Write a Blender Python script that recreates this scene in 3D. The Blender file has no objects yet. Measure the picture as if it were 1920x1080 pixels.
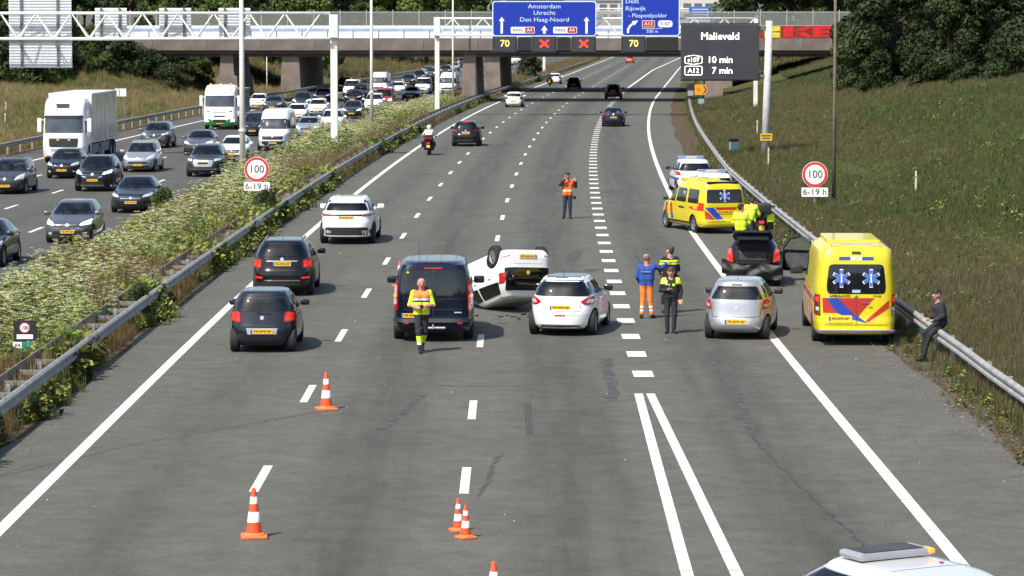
import bpy, bmesh, math, random
import numpy as np
from mathutils import Vector, Matrix, Euler
from mathutils.bvhtree import BVHTree

random.seed(7)
RNG = np.random.default_rng(11)
SC = bpy.context.scene
COL = SC.collection
R = math.radians

# ------------------------------------------------------------------ camera, sky, sun, exposure
CAM_H = 7.77
cam_d = bpy.data.cameras.new('camera')
cam = bpy.data.objects.new('camera', cam_d)
COL.objects.link(cam)
cam.location = (0, 0, CAM_H)
cam.rotation_euler = (R(90 - 4.988), 0, 0)
cam_d.sensor_width = 36.0
cam_d.lens = 105.7
cam_d.clip_end = 6000
SC.camera = cam

SUN_DIR = Vector((0.64, 0.77, 0)).normalized()      # where the light travels, on the ground
SUN_EL = R(52)
world = bpy.data.worlds.new('World')
SC.world = world
world.use_nodes = True
wn = world.node_tree
bg = wn.nodes['Background']
sky = wn.nodes.new('ShaderNodeTexSky')
sky.sky_type = 'NISHITA'
sky.sun_disc = False
sky.sun_elevation = SUN_EL
sky.sun_rotation = math.atan2(-SUN_DIR.x, -SUN_DIR.y)
sky.air_density = 1.0
sky.dust_density = 2.0
sky.ozone_density = 1.0
wn.links.new(sky.outputs['Color'], bg.inputs['Color'])
bg.inputs['Strength'].default_value = 0.125
sun_d = bpy.data.lights.new('sun', 'SUN')
sun_d.energy = 3.9
sun_d.angle = R(0.6)
sun_d.color = (1.0, 0.95, 0.87)
sun = bpy.data.objects.new('sun', sun_d)
COL.objects.link(sun)
sun.location = (-60, -60, 80)
_ld = Vector((SUN_DIR.x * math.cos(SUN_EL), SUN_DIR.y * math.cos(SUN_EL), -math.sin(SUN_EL)))
sun.rotation_euler = _ld.to_track_quat('-Z', 'Y').to_euler()
SC.view_settings.view_transform = 'Standard'
SC.view_settings.look = 'None'
SC.view_settings.gamma = 1.0
SC.view_settings.exposure = 0.72
SC.cycles.use_denoising = True
SC.cycles.max_bounces = 6
SC.cycles.transparent_max_bounces = 12

# ------------------------------------------------------------------ helpers: materials
MATS = {}

def mat(name, col, rough=0.5, metal=0.0, coat=0.0, spec=0.5, var=0.12, vscale=3.0, emit=0.0, bump=0.0, bscale=40.0, rnd=0.0, alpha=1.0, transl=0.0, obj=True, ior=None):
    """procedural material: base colour broken up by noise, optional bump, coat, emission"""
    if name in MATS:
        return MATS[name]
    m = bpy.data.materials.new(name)
    m.use_nodes = True
    t = m.node_tree
    b = t.nodes['Principled BSDF']
    b.inputs['Roughness'].default_value = rough
    b.inputs['Metallic'].default_value = metal
    b.inputs['Coat Weight'].default_value = coat
    b.inputs['Coat Roughness'].default_value = 0.04
    b.inputs['Specular IOR Level'].default_value = spec
    if ior: b.inputs['IOR'].default_value = ior
    b.inputs['Alpha'].default_value = alpha
    tc = t.nodes.new('ShaderNodeTexCoord')
    if var > 0:
        n = t.nodes.new('ShaderNodeTexNoise')
        n.inputs['Scale'].default_value = vscale
        n.inputs['Detail'].default_value = 5
        t.links.new(tc.outputs['Object' if obj else 'Generated'], n.inputs['Vector'])
        r = t.nodes.new('ShaderNodeMapRange')
        r.inputs['From Min'].default_value = 0.3
        r.inputs['From Max'].default_value = 0.7
        r.inputs['To Min'].default_value = 1 - var
        r.inputs['To Max'].default_value = 1 + var
        t.links.new(n.outputs['Fac'], r.inputs['Value'])
        h = t.nodes.new('ShaderNodeHueSaturation')
        h.inputs['Color'].default_value = (*col, 1)
        last = r.outputs['Result']
        if rnd > 0:
            oi = t.nodes.new('ShaderNodeObjectInfo')
            r2 = t.nodes.new('ShaderNodeMapRange')
            r2.inputs['To Min'].default_value = 1 - rnd
            r2.inputs['To Max'].default_value = 1 + rnd
            t.links.new(oi.outputs['Random'], r2.inputs['Value'])
            mu = t.nodes.new('ShaderNodeMath'); mu.operation = 'MULTIPLY'
            t.links.new(r2.outputs['Result'], mu.inputs[0]); t.links.new(last, mu.inputs[1])
            last = mu.outputs[0]
            r3 = t.nodes.new('ShaderNodeMapRange')
            r3.inputs['To Min'].default_value = 0.5 - 0.045
            r3.inputs['To Max'].default_value = 0.5 + 0.03
            m3 = t.nodes.new('ShaderNodeMath'); m3.operation = 'FRACT'
            m4 = t.nodes.new('ShaderNodeMath'); m4.operation = 'MULTIPLY'; m4.inputs[1].default_value = 7.31
            t.links.new(oi.outputs['Random'], m4.inputs[0]); t.links.new(m4.outputs[0], m3.inputs[0])
            t.links.new(m3.outputs[0], r3.inputs['Value']); t.links.new(r3.outputs['Result'], h.inputs['Hue'])
        t.links.new(last, h.inputs['Value'])
        t.links.new(h.outputs['Color'], b.inputs['Base Color'])
        csock = h.outputs['Color']
    else:
        b.inputs['Base Color'].default_value = (*col, 1)
        csock = None
    if emit > 0:
        b.inputs['Emission Color'].default_value = (*col, 1)
        b.inputs['Emission Strength'].default_value = emit
    if bump > 0:
        n2 = t.nodes.new('ShaderNodeTexNoise')
        n2.inputs['Scale'].default_value = bscale
        n2.inputs['Detail'].default_value = 6
        t.links.new(tc.outputs['Object'], n2.inputs['Vector'])
        bp = t.nodes.new('ShaderNodeBump')
        bp.inputs['Strength'].default_value = bump
        bp.inputs['Distance'].default_value = 0.02
        t.links.new(n2.outputs['Fac'], bp.inputs['Height'])
        t.links.new(bp.outputs['Normal'], b.inputs['Normal'])
    if transl > 0:
        tr = t.nodes.new('ShaderNodeBsdfTranslucent')
        if csock: t.links.new(csock, tr.inputs['Color'])
        else: tr.inputs['Color'].default_value = (*col, 1)
        mx = t.nodes.new('ShaderNodeMixShader'); mx.inputs['Fac'].default_value = transl
        out = t.nodes['Material Output']
        t.links.new(b.outputs[0], mx.inputs[1]); t.links.new(tr.outputs[0], mx.inputs[2])
        t.links.new(mx.outputs[0], out.inputs['Surface'])
    MATS[name] = m
    return m

def paint(name, col, metal=0.0, rough=0.28):
    dark = sum(col) < .25
    return mat('paint_' + name, col, rough=rough if not dark else .2, metal=metal, coat=.35 if dark else .7, spec=.3 if dark else .5, var=0.05, vscale=1.2)

GLASS = mat('car_glass', (0.010, 0.012, 0.013), rough=0.05, spec=0.5, coat=0.25, var=0.5, vscale=1.3)
GLASS2 = mat('car_glass_clear', (0.060, 0.072, 0.070), rough=0.05, spec=0.5, coat=0.3, var=0.55, vscale=2.2)
WSCREEN = mat('windscreen_glass', (0.026, 0.031, 0.036), rough=0.07, spec=0.8, coat=0.8, var=0.6, vscale=1.6)
BLACKP = mat('black_plastic', (0.014, 0.014, 0.014), rough=0.55, var=0.25)
GLOSSB = mat('gloss_black', (0.008, 0.008, 0.009), rough=0.15, coat=0.7, var=0.1)
RUBBER = mat('tyre_rubber', (0.013, 0.013, 0.013), rough=0.85, var=0.25, vscale=9)
ALLOY = mat('wheel_alloy', (0.42, 0.43, 0.44), rough=0.35, metal=0.75, var=0.15)
DARKALLOY = mat('dark_alloy', (0.06, 0.06, 0.065), rough=0.35, metal=0.6, var=0.15)
CHROME = mat('chrome', (0.75, 0.75, 0.76), rough=0.16, metal=1.0, var=0.05)
SILVERP = mat('silver_plastic', (0.45, 0.46, 0.47), rough=0.35, metal=0.5, var=0.08)
TAILR = mat('tail_lamp_red', (0.40, 0.006, 0.005), rough=0.15, coat=0.8, var=0.25, vscale=14)
TAILON = mat('tail_lamp_lit', (0.85, 0.025, 0.015), rough=0.15, coat=0.8, var=0.2, vscale=14, emit=0.35)
AMBERL = mat('amber_lamp', (0.85, 0.25, 0.03), rough=0.2, coat=0.6, var=0.1, emit=0.9)
HEADL = mat('head_lamp_lens', (0.55, 0.57, 0.6), rough=0.12, coat=1.0, var=0.45, vscale=11)
HEADON = mat('head_lamp_lit', (1.0, 0.98, 0.93), rough=0.2, coat=0.5, var=0.15, vscale=9, emit=1.2)
PLATE = mat('plate_yellow', (0.80, 0.47, 0.02), rough=0.4, var=0.08)
PLATEB = mat('plate_blue', (0.03, 0.08, 0.45), rough=0.4, var=0.05)
INK = mat('ink_black', (0.02, 0.018, 0.015), rough=0.6, var=0.1)
UNDER = mat('underbody', (0.016, 0.015, 0.014), rough=0.8, var=0.4, vscale=6)
STEEL = mat('galvanised_steel', (0.28, 0.28, 0.27), rough=0.6, metal=0.15, var=0.22, vscale=2.5, bump=0.1, bscale=25)
POLEW = mat('pole_cream', (0.62, 0.61, 0.55), rough=0.5, var=0.08, vscale=1.5)
GANTRYW = mat('gantry_white', (0.66, 0.66, 0.63), rough=0.5, var=0.1, vscale=1.5)

# ------------------------------------------------------------------ helpers: meshes and objects
def link(o, parent=None, kind=None):
    COL.objects.link(o)
    if parent is not None: o.parent = parent
    if kind: o['kind'] = kind
    return o

def new_mesh(name, verts, faces, mats=(), fm=None, smooth=False):
    me = bpy.data.meshes.new(name)
    me.from_pydata([tuple(v) for v in verts], [], [tuple(f) for f in faces])
    for m in mats: me.materials.append(m)
    if fm is not None and len(mats) > 1:
        me.polygons.foreach_set('material_index', np.asarray(fm, dtype=np.int32))
    if smooth:
        me.polygons.foreach_set('use_smooth', np.ones(len(me.polygons), dtype=bool))
    me.update()
    return me

def obj(name, me, parent=None, loc=None, rot=None, kind=None, material=None):
    o = bpy.data.objects.new(name, me)
    link(o, parent, kind)
    if loc is not None: o.location = loc
    if rot is not None: o.rotation_euler = rot
    if material is not None:
        if not me.materials: me.materials.append(material)
        o.material_slots[0].link = 'OBJECT'
        o.material_slots[0].material = material
    return o

def tag(o, label, cat, group=None, kind=None):
    o['label'] = label; o['category'] = cat
    if group: o['group'] = group
    if kind: o['kind'] = kind
    return o

def thing(name, label, cat, loc=(0, 0, 0), rz=0.0, group=None):
    o = bpy.data.objects.new(name, None)
    o.empty_display_size = 0.3
    link(o)
    o.location = loc
    o.rotation_euler = (0, 0, rz)
    return tag(o, label, cat, group)

class MB:
    """collects shapes of ONE piece"""
    def __init__(s): s.v = []; s.f = []; s.m = []; s.mi = 0
    def add(s, vs, fs):
        k = len(s.v); s.v += [tuple(v) for v in vs]
        for f in fs: s.f.append(tuple(i + k for i in f)); s.m.append(s.mi)
        return s
    def box(s, a, b, taper=None):
        (x0, y0, z0), (x1, y1, z1) = a, b
        vs = [(x0, y0, z0), (x1, y0, z0), (x1, y1, z0), (x0, y1, z0), (x0, y0, z1), (x1, y0, z1), (x1, y1, z1), (x0, y1, z1)]
        return s.add(vs, [(3, 2, 1, 0), (4, 5, 6, 7), (0, 1, 5, 4), (1, 2, 6, 5), (2, 3, 7, 6), (3, 0, 4, 7)])
    def cbox(s, c, d): 
        return s.box([c[i] - d[i] / 2 for i in range(3)], [c[i] + d[i] / 2 for i in range(3)])
    def bbox(s, a, b, r=0.02):
        """box with chamfered edges"""
        bm = bmesh.new()
        vs = [bm.verts.new(((a[0], b[0])[i & 1], (a[1], b[1])[(i >> 1) & 1], (a[2], b[2])[i >> 2])) for i in range(8)]
        for q in ((2, 3, 1, 0), (4, 5, 7, 6), (0, 1, 5, 4), (1, 3, 7, 5), (3, 2, 6, 7), (2, 0, 4, 6)): bm.faces.new([vs[i] for i in q])
        bmesh.ops.bevel(bm, geom=list(bm.edges), offset=r, segments=2, affect='EDGES', profile=0.6)
        bm.verts.index_update()
        s.add([v.co[:] for v in bm.verts], [[v.index for v in f.verts] for f in bm.faces]); bm.free()
        return s
    def tube(s, pts, rad, n=8, caps=True):
        pts = [Vector(p) for p in pts]
        if not isinstance(rad, (list, tuple)): rad = [rad] * len(pts)
        rings = []; up = None; k0 = len(s.v); vs = []
        for i, p in enumerate(pts):
            d = (pts[min(i + 1, len(pts) - 1)] - pts[max(i - 1, 0)]).normalized()
            if up is None: up = Vector((0, 0, 1)) if abs(d.z) < 0.9 else Vector((1, 0, 0))
            a = d.cross(up)
            if a.length < 1e-4: a = d.cross(Vector((0, 1, 0.3)))
            a.normalize(); b = a.cross(d).normalized(); up = b
            for j in range(n):
                t = 2 * math.pi * j / n
                vs.append(p + (a * math.cos(t) + b * math.sin(t)) * rad[i])
        fs = []
        for i in range(len(pts) - 1):
            for j in range(n):
                q = (j + 1) % n
                fs.append((i * n + j, i * n + q, (i + 1) * n + q, (i + 1) * n + j))
        if caps:
            fs.append(tuple(range(n - 1, -1, -1))); fs.append(tuple((len(pts) - 1) * n + j for j in range(n)))
        return s.add(vs, fs)
    def lathe(s, prof, n=20, axis='z', at=(0, 0, 0), closed=False):
        """profile of (r, h) turned round an axis"""
        vs = []; fs = []; m = len(prof)
        for j in range(n):
            t = 2 * math.pi * j / n
            for r, h in prof:
                a, b = r * math.cos(t), r * math.sin(t)
                v = (a, b, h) if axis == 'z' else ((h, a, b) if axis == 'x' else (a, h, b))
                vs.append((v[0] + at[0], v[1] + at[1], v[2] + at[2]))
        for j in range(n):
            q = (j + 1) % n
            for i in range(m - (0 if closed else 1)):
                i2 = (i + 1) % m
                fs.append((j * m + i, q * m + i, q * m + i2, j * m + i2))
        return s.add(vs, fs)
    def prism(s, poly, h0, h1, plane='xy'):
        """2-D outline pushed between two levels"""
        n = len(poly)
        def mk(p, h): return (p[0], p[1], h) if plane == 'xy' else ((p[0], h, p[1]) if plane == 'xz' else (h, p[0], p[1]))
        vs = [mk(p, h0) for p in poly] + [mk(p, h1) for p in poly]
        fs = [tuple(range(n - 1, -1, -1)), tuple(range(n, 2 * n))] + [(i, (i + 1) % n, n + (i + 1) % n, n + i) for i in range(n)]
        return s.add(vs, fs)
    def mesh(s, name, mats=(), smooth=False): 
        return new_mesh(name, s.v, s.f, mats if isinstance(mats, (list, tuple)) else [mats], s.m, smooth)
    def build(s, name, mats, parent=None, smooth=False, loc=None, rot=None, kind=None):
        me = s.mesh(name, mats, smooth)
        bm = bmesh.new(); bm.from_mesh(me); bmesh.ops.recalc_face_normals(bm, faces=bm.faces); bm.to_mesh(me); bm.free()
        if smooth: autosmooth(me, 40)
        return obj(name, me, parent, loc, rot, kind)

def autosmooth(me, deg=40):
    bm = bmesh.new(); bm.from_mesh(me)
    ca = R(deg)
    for e in bm.edges:
        e.smooth = not (len(e.link_faces) == 2 and e.calc_face_angle(0) > ca)
    for f in bm.faces: f.smooth = True
    bm.to_mesh(me); bm.free()

def pchip(xs, ys, q):
    xs = np.asarray(xs, float); ys = np.asarray(ys, float); q = np.clip(np.asarray(q, float), xs[0], xs[-1])
    h = np.diff(xs); d = np.diff(ys) / h; m = np.zeros_like(ys)
    for i in range(1, len(xs) - 1):
        if d[i - 1] * d[i] > 0:
            w1 = 2 * h[i] + h[i - 1]; w2 = h[i] + 2 * h[i - 1]
            m[i] = (w1 + w2) / (w1 / d[i - 1] + w2 / d[i])
    m[0], m[-1] = d[0], d[-1]
    i = np.clip(np.searchsorted(xs, q, side='right') - 1, 0, len(xs) - 2)
    t = (q - xs[i]) / h[i]
    return (1 + 2 * t) * (1 - t) ** 2 * ys[i] + t * (1 - t) ** 2 * h[i] * m[i] + t * t * (3 - 2 * t) * ys[i + 1] + t * t * (t - 1) * h[i] * m[i + 1]

def rpoly(pts, r=0.03, n=3):
    """outline with rounded corners"""
    out = []; k = len(pts)
    for i in range(k):
        p = Vector(pts[i]); a = Vector(pts[i - 1]) - p; b = Vector(pts[(i + 1) % k]) - p
        rr = min(r, a.length * .45, b.length * .45)
        a.normalize(); b.normalize()
        p0 = p + a * rr; p1 = p + b * rr
        for j in range(n + 1):
            t = j / n
            out.append(tuple(p0 * (1 - t) ** 2 + p * 2 * t * (1 - t) + p1 * t * t))
    return out

def text_mesh(body, size, extrude=0.004, align='CENTER', key={}):
    k = (body, size, align)
    if k in key: return key[k]
    cu = bpy.data.curves.new('lettering', 'FONT')
    cu.body = body; cu.size = size; cu.extrude = extrude; cu.align_x = align; cu.align_y = 'CENTER'; cu.resolution_u = 3
    o = bpy.data.objects.new('lettering', cu); COL.objects.link(o)
    dg = bpy.context.evaluated_depsgraph_get()
    me = bpy.data.meshes.new_from_object(o.evaluated_get(dg))
    bpy.data.objects.remove(o); bpy.data.curves.remove(cu)
    me.name = 'lettering'; me.materials.clear()
    key[k] = me
    return me

def text(body, size, parent, loc, material, name='lettering', rot=(math.pi / 2, 0, 0), align='CENTER', sx=1.0):
    me = text_mesh(body, size, align=align)
    o = obj(name, me, parent, loc, rot, material=material)
    o.scale = (sx, 1, 1)
    return o

# ------------------------------------------------------------------ where the motorway runs
CURV = 0.0001077
def shift(Y):
    if Y <= 60: return 0.0
    if Y <= 340: return CURV * (Y - 60) ** 2
    return CURV * 280 ** 2 + 2 * CURV * 280 * (Y - 340)
def slope(Y): return 0.0 if Y <= 60 else 2 * CURV * (min(Y, 340) - 60)
def P(d, Y, z=0.0): return Vector((d + shift(Y), Y, z))
def head(Y): return -math.atan(slope(Y))           # rotation about z that points +y along the road
def exit_edge(Y): return 6.5 + float(np.interp(Y, [120, 254, 332, 534, 800], [0, 1.0, 1.5, 2.8, 5.0]))
def block_d(Y): return 2.70 + 0.0034 * min(Y, 330)

def ground_z(d, Y):
    """height of the land beside the carriageways"""
    if d > 11.0:
        t = d - 11.0
        z = 0.12 * t if t < 5 else (0.6 + 0.27 * (t - 5) if t < 26 else 6.27 + 0.05 * (t - 26))
        return z + 0.12 * math.sin(Y * 0.07 + d * 0.3) * min(1, t / 4)
    if d < -33.0:
        t = -33.0 - d
        z = 0.115 * t if t < 30 else 3.45 + 0.09 * (t - 30)
        w = max(0.0, min(1.0, (Y - 280) / 24)) * max(0.0, min(1.0, (420 - Y) / 30))      # the end of the bridge rests on a steep bank
        z = max(z, w * min(4.7, 0.42 * (t - 4)))
        return z + 0.12 * math.sin(Y * 0.06 - d * 0.25) * min(1, t / 4)
    return -0.02
# ------------------------------------------------------------------ ground, roads, markings
def sheet(name, cols, Ys, zf, material, parent=None, kind='structure', uv=True):
    """cols: list of functions d(Y); a sheet that follows the motorway, uv = (offset, distance)"""
    vs = []; uvs = []
    for Y in Ys:
        for c in cols:
            d = c(Y) if callable(c) else c
            p = P(d, Y); vs.append((p.x, p.y, zf(d, Y) if callable(zf) else zf)); uvs.append((d, Y))
    n = len(cols); fs = []
    for i in range(len(Ys) - 1):
        for j in range(n - 1):
            fs.append((i * n + j, i * n + j + 1, (i + 1) * n + j + 1, (i + 1) * n + j))
    me = new_mesh(name, vs, fs, [material], smooth=True)
    l = me.uv_layers.new(name='UVMap')
    idx = np.zeros(len(me.loops), dtype=np.int32); me.loops.foreach_get('vertex_index', idx)
    l.data.foreach_set('uv', np.asarray(uvs, dtype=np.float32)[idx].ravel())
    return obj(name, me, parent, kind=kind if parent is None else None)

def nodes(m):
    t = m.node_tree
    def N(tp, **kw):
        n = t.nodes.new(tp)
        for k, v in kw.items():
            if k in n.inputs: n.inputs[k].default_value = v
            else: setattr(n, k, v)
        return n
    return t, N, t.links.new

def asphalt_material(name, lanes, base=(0.086, 0.0835, 0.0690)):
    m = bpy.data.materials.new(name); m.use_nodes = True
    t, N, L = nodes(m); b = t.nodes['Principled BSDF']
    b.inputs['Roughness'].default_value = 0.88; b.inputs['Specular IOR Level'].default_value = 0.3
    uv = N('ShaderNodeUVMap'); sep = N('ShaderNodeSeparateXYZ'); L(uv.outputs[0], sep.inputs[0])
    tc = N('ShaderNodeTexCoord')
    fine = N('ShaderNodeTexNoise', Scale=14.0, Detail=8.0, Roughness=0.8); L(tc.outputs['Object'], fine.inputs[0])
    blot = N('ShaderNodeTexNoise', Scale=1.7, Detail=7.0, Roughness=0.72); L(tc.outputs['Object'], blot.inputs[0])
    mid = N('ShaderNodeTexNoise', Scale=0.35, Detail=6.0, Roughness=0.6); L(tc.outputs['Object'], mid.inputs[0])
    mp = N('ShaderNodeMapping'); mp.inputs['Scale'].default_value = (1.1, 0.05, 1); L(uv.outputs[0], mp.inputs[0])
    streak = N('ShaderNodeTexNoise', Scale=1.6, Detail=5.0, Roughness=0.62); L(mp.outputs[0], streak.inputs[0])
    # oil darkening along the middle of each lane and rubber in the wheel tracks
    tot = None
    for c, w, a in lanes:
        s = N('ShaderNodeMath', operation='SUBTRACT'); s.inputs[1].default_value = c; L(sep.outputs[0], s.inputs[0])
        q = N('ShaderNodeMath', operation='ABSOLUTE'); L(s.outputs[0], q.inputs[0])
        r = N('ShaderNodeMapRange', interpolation_type='SMOOTHSTEP'); r.inputs['From Min'].default_value = 0; r.inputs['From Max'].default_value = w
        r.inputs['To Min'].default_value = a; r.inputs['To Max'].default_value = 0
        L(q.outputs[0], r.inputs['Value'])
        if tot is None: tot = r.outputs[0]
        else:
            ad = N('ShaderNodeMath', operation='ADD'); L(tot, ad.inputs[0]); L(r.outputs[0], ad.inputs[1]); tot = ad.outputs[0]
    ms = N('ShaderNodeMath', operation='MULTIPLY'); L(tot, ms.inputs[0]); 
    sr = N('ShaderNodeMapRange'); sr.inputs['From Min'].default_value = 0.25; sr.inputs['From Max'].default_value = 0.75; sr.inputs['To Min'].default_value = 0.2; sr.inputs['To Max'].default_value = 1.7
    L(streak.outputs[0], sr.inputs[0]); L(sr.outputs[0], ms.inputs[1])
    v1 = N('ShaderNodeMapRange'); v1.inputs['From Min'].default_value = 0.25; v1.inputs['From Max'].default_value = 0.75; v1.inputs['To Min'].default_value = 0.55; v1.inputs['To Max'].default_value = 1.45; L(fine.outputs[0], v1.inputs[0])
    v2 = N('ShaderNodeMapRange'); v2.inputs['From Min'].default_value = 0.3; v2.inputs['From Max'].default_value = 0.7; v2.inputs['To Min'].default_value = 0.90; v2.inputs['To Max'].default_value = 1.10; L(mid.outputs[0], v2.inputs[0])
    m1 = N('ShaderNodeMath', operation='MULTIPLY'); L(v1.outputs[0], m1.inputs[0]); L(v2.outputs[0], m1.inputs[1])
    inv = N('ShaderNodeMath', operation='SUBTRACT'); inv.inputs[0].default_value = 1.0; L(ms.outputs[0], inv.inputs[1])
    m2 = N('ShaderNodeMath', operation='MULTIPLY'); L(m1.outputs[0], m2.inputs[0]); L(inv.outputs[0], m2.inputs[1])
    # pale stone chips
    chips = N('ShaderNodeTexVoronoi', Scale=9.0); L(tc.outputs['Object'], chips.inputs[0])
    cr = N('ShaderNodeMapRange'); cr.inputs['From Min'].default_value = 0.02; cr.inputs['From Max'].default_value = 0.10; cr.inputs['To Min'].default_value = 1.35; cr.inputs['To Max'].default_value = 1.0; L(chips.outputs['Distance'], cr.inputs[0])
    m3 = N('ShaderNodeMath', operation='MULTIPLY'); L(m2.outputs[0], m3.inputs[0]); L(cr.outputs[0], m3.inputs[1])
    h = N('ShaderNodeHueSaturation'); h.inputs['Color'].default_value = (*base, 1); L(m3.outputs[0], h.inputs['Value'])
    hu = N('ShaderNodeMapRange'); hu.inputs['From Min'].default_value = .35; hu.inputs['From Max'].default_value = .65; hu.inputs['To Min'].default_value = .46; hu.inputs['To Max'].default_value = .56; L(blot.outputs[0], hu.inputs[0]); L(hu.outputs[0], h.inputs['Hue'])
    bv = N('ShaderNodeMapRange'); bv.inputs['From Min'].default_value = .3; bv.inputs['From Max'].default_value = .7; bv.inputs['To Min'].default_value = .80; bv.inputs['To Max'].default_value = 1.20; L(blot.outputs[0], bv.inputs[0])
    h2 = N('ShaderNodeHueSaturation'); L(h.outputs[0], h2.inputs['Color']); L(bv.outputs[0], h2.inputs['Value'])
    L(h2.outputs[0], b.inputs['Base Color'])
    bp = N('ShaderNodeBump', Strength=0.5, Distance=0.008); L(fine.outputs[0], bp.inputs['Height']); L(bp.outputs[0], b.inputs['Normal'])
    return m

ASPH = asphalt_material('asphalt', [(-6.1, 1.3, .18), (-2.55, 1.3, .28), (1.05, 1.4, .30), (4.7, 1.4, .28), (-3.3, .45, .06), (-1.8, .45, .06), (.3, .45, .06), (1.85, .45, .08), (3.9, .4, .07)])
ASPH2 = asphalt_material('asphalt_opposite', [(-16.8, 1.1, .12), (-20.3, 1.1, .14), (-23.9, 1.1, .12), (-27.4, 1.1, .10)], base=(0.070, 0.069, 0.060))

def ground_material():
    m = bpy.data.materials.new('grassland'); m.use_nodes = True
    t, N, L = nodes(m); b = t.nodes['Principled BSDF']; b.inputs['Roughness'].default_value = 0.95; b.inputs['Specular IOR Level'].default_value = 0.1
    uv = N('ShaderNodeUVMap'); sep = N('ShaderNodeSeparateXYZ'); L(uv.outputs[0], sep.inputs[0])
    tc = N('ShaderNodeTexCoord')
    big = N('ShaderNodeTexNoise', Scale=0.09, Detail=5.0, Roughness=0.6); L(tc.outputs['Object'], big.inputs[0])
    fine = N('ShaderNodeTexNoise', Scale=5.0, Detail=6.0, Roughness=0.7); L(tc.outputs['Object'], fine.inputs[0])
    r = N('ShaderNodeValToRGB'); L(big.outputs[0], r.inputs[0])
    e = r.color_ramp.elements
    e[0].position = 0.35; e[0].color = (0.036, 0.050, 0.013, 1)
    e[1].position = 0.68; e[1].color = (0.085, 0.078, 0.028, 1)
    x = e.new(0.5); x.color = (0.056, 0.060, 0.018, 1)
    soil = N('ShaderNodeValToRGB'); L(fine.outputs[0], soil.inputs[0])
    s = soil.color_ramp.elements; s[0].position = .3; s[0].color = (0.040, 0.029, 0.019, 1); s[1].position = .72; s[1].color = (0.120, 0.090, 0.058, 1)
    # bare soil between the asphalt and just behind the rails
    nd = N('ShaderNodeMath', operation='MULTIPLY_ADD'); nd.inputs[1].default_value = 1.6; L(fine.outputs[0], nd.inputs[0]); L(sep.outputs[0], nd.inputs[2])
    masks = []
    for lo, hi in ((7.0, 11.3), (-10.6, -7.4), (-33.0, -29.0)):
        a = N('ShaderNodeMapRange', interpolation_type='SMOOTHSTEP'); a.inputs['From Min'].default_value = lo - .3; a.inputs['From Max'].default_value = lo + .3; L(nd.outputs[0], a.inputs[0])
        c = N('ShaderNodeMapRange', interpolation_type='SMOOTHSTEP'); c.inputs['From Min'].default_value = hi - .5; c.inputs['From Max'].default_value = hi + .9; c.inputs['To Min'].default_value = 1; c.inputs['To Max'].default_value = 0; L(nd.outputs[0], c.inputs[0])
        k = N('ShaderNodeMath', operation='MULTIPLY'); L(a.outputs[0], k.inputs[0]); L(c.outputs[0], k.inputs[1]); masks.append(k.outputs[0])
    k = masks[0]
    for q in masks[1:]:
        ad = N('ShaderNodeMath', operation='ADD'); ad.use_clamp = True; L(k, ad.inputs[0]); L(q, ad.inputs[1]); k = ad.outputs[0]
    mx = N('ShaderNodeMix', data_type='RGBA'); L(k, mx.inputs['Factor']); L(r.outputs[0], mx.inputs[6]); L(soil.outputs[0], mx.inputs[7])
    v = N('ShaderNodeMapRange'); v.inputs['From Min'].default_value = .25; v.inputs['From Max'].default_value = .75; v.inputs['To Min'].default_value = .6; v.inputs['To Max'].default_value = 1.4; L(fine.outputs[0], v.inputs[0])
    h = N('ShaderNodeHueSaturation'); L(mx.outputs[2], h.inputs['Color']); L(v.outputs[0], h.inputs['Value'])
    L(h.outputs[0], b.inputs['Base Color'])
    bp = N('ShaderNodeBump', Strength=0.8, Distance=0.08); L(fine.outputs[0], bp.inputs['Height']); L(bp.outputs[0], b.inputs['Normal'])
    return m

Ys_g = [-900, -300, -80, -20, 0] + list(range(20, 400, 6)) + list(range(400, 900, 25)) + [1000, 1200, 1600, 2400, 4000]
ds_g = [-900, -500, -300, -200, -140, -100, -80, -70, -64, -60, -56, -52, -48, -45, -42, -39, -36, -34, -33, -32, -31, -22, -14, -12, -10, -9, -8, 0, 6, 8.6, 9.6, 10.4, 11, 12, 13, 15, 17, 19, 22, 25, 28, 32, 36, 37.5, 42, 50, 60, 80, 110, 160, 260, 500, 900]
sheet('ground', ds_g, Ys_g, ground_z, ground_material())
Ys_r = [-400, -80, -20] + list(range(0, 40, 6)) + list(np.arange(40, 160, 1.0)) + list(range(160, 420, 6)) + list(range(420, 1000, 20)) + [1000, 1200]
road = sheet('road', [lambda Y: -9.35 + .12 * math.sin(Y * .9), -8, -5, -2, 1, 4, lambda Y: exit_edge(Y), lambda Y: exit_edge(Y) + float(np.interp(Y, [90, 160], [2.6, 1.9])) + .10 * math.sin(Y * .23) + .05 * math.sin(Y * .9)], Ys_r, 0.0, ASPH)
road2 = sheet('opposite_road', [-31.4, -28, -25, -22, -19, -16, -14.0], Ys_r, 0.0, ASPH2)

def paint_white(name, wear):
    m = bpy.data.materials.new(name); m.use_nodes = True
    t, N, L = nodes(m); b = t.nodes['Principled BSDF']; b.inputs['Roughness'].default_value = .7
    tc = N('ShaderNodeTexCoord'); n = N('ShaderNodeTexNoise', Scale=14.0, Detail=7.0, Roughness=.7); L(tc.outputs['Object'], n.inputs[0])
    r = N('ShaderNodeValToRGB'); L(n.outputs[0], r.inputs[0]); e = r.color_ramp.elements
    e[0].position = wear; e[0].color = (.32, .31, .28, 1); e[1].position = wear + .16; e[1].color = (.66, .645, .58, 1)
    L(r.outputs[0], b.inputs['Base Color'])
    return m
WHITE = paint_white('road_paint_white', .36)
WHITEW = paint_white('road_paint_worn', .40)

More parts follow.
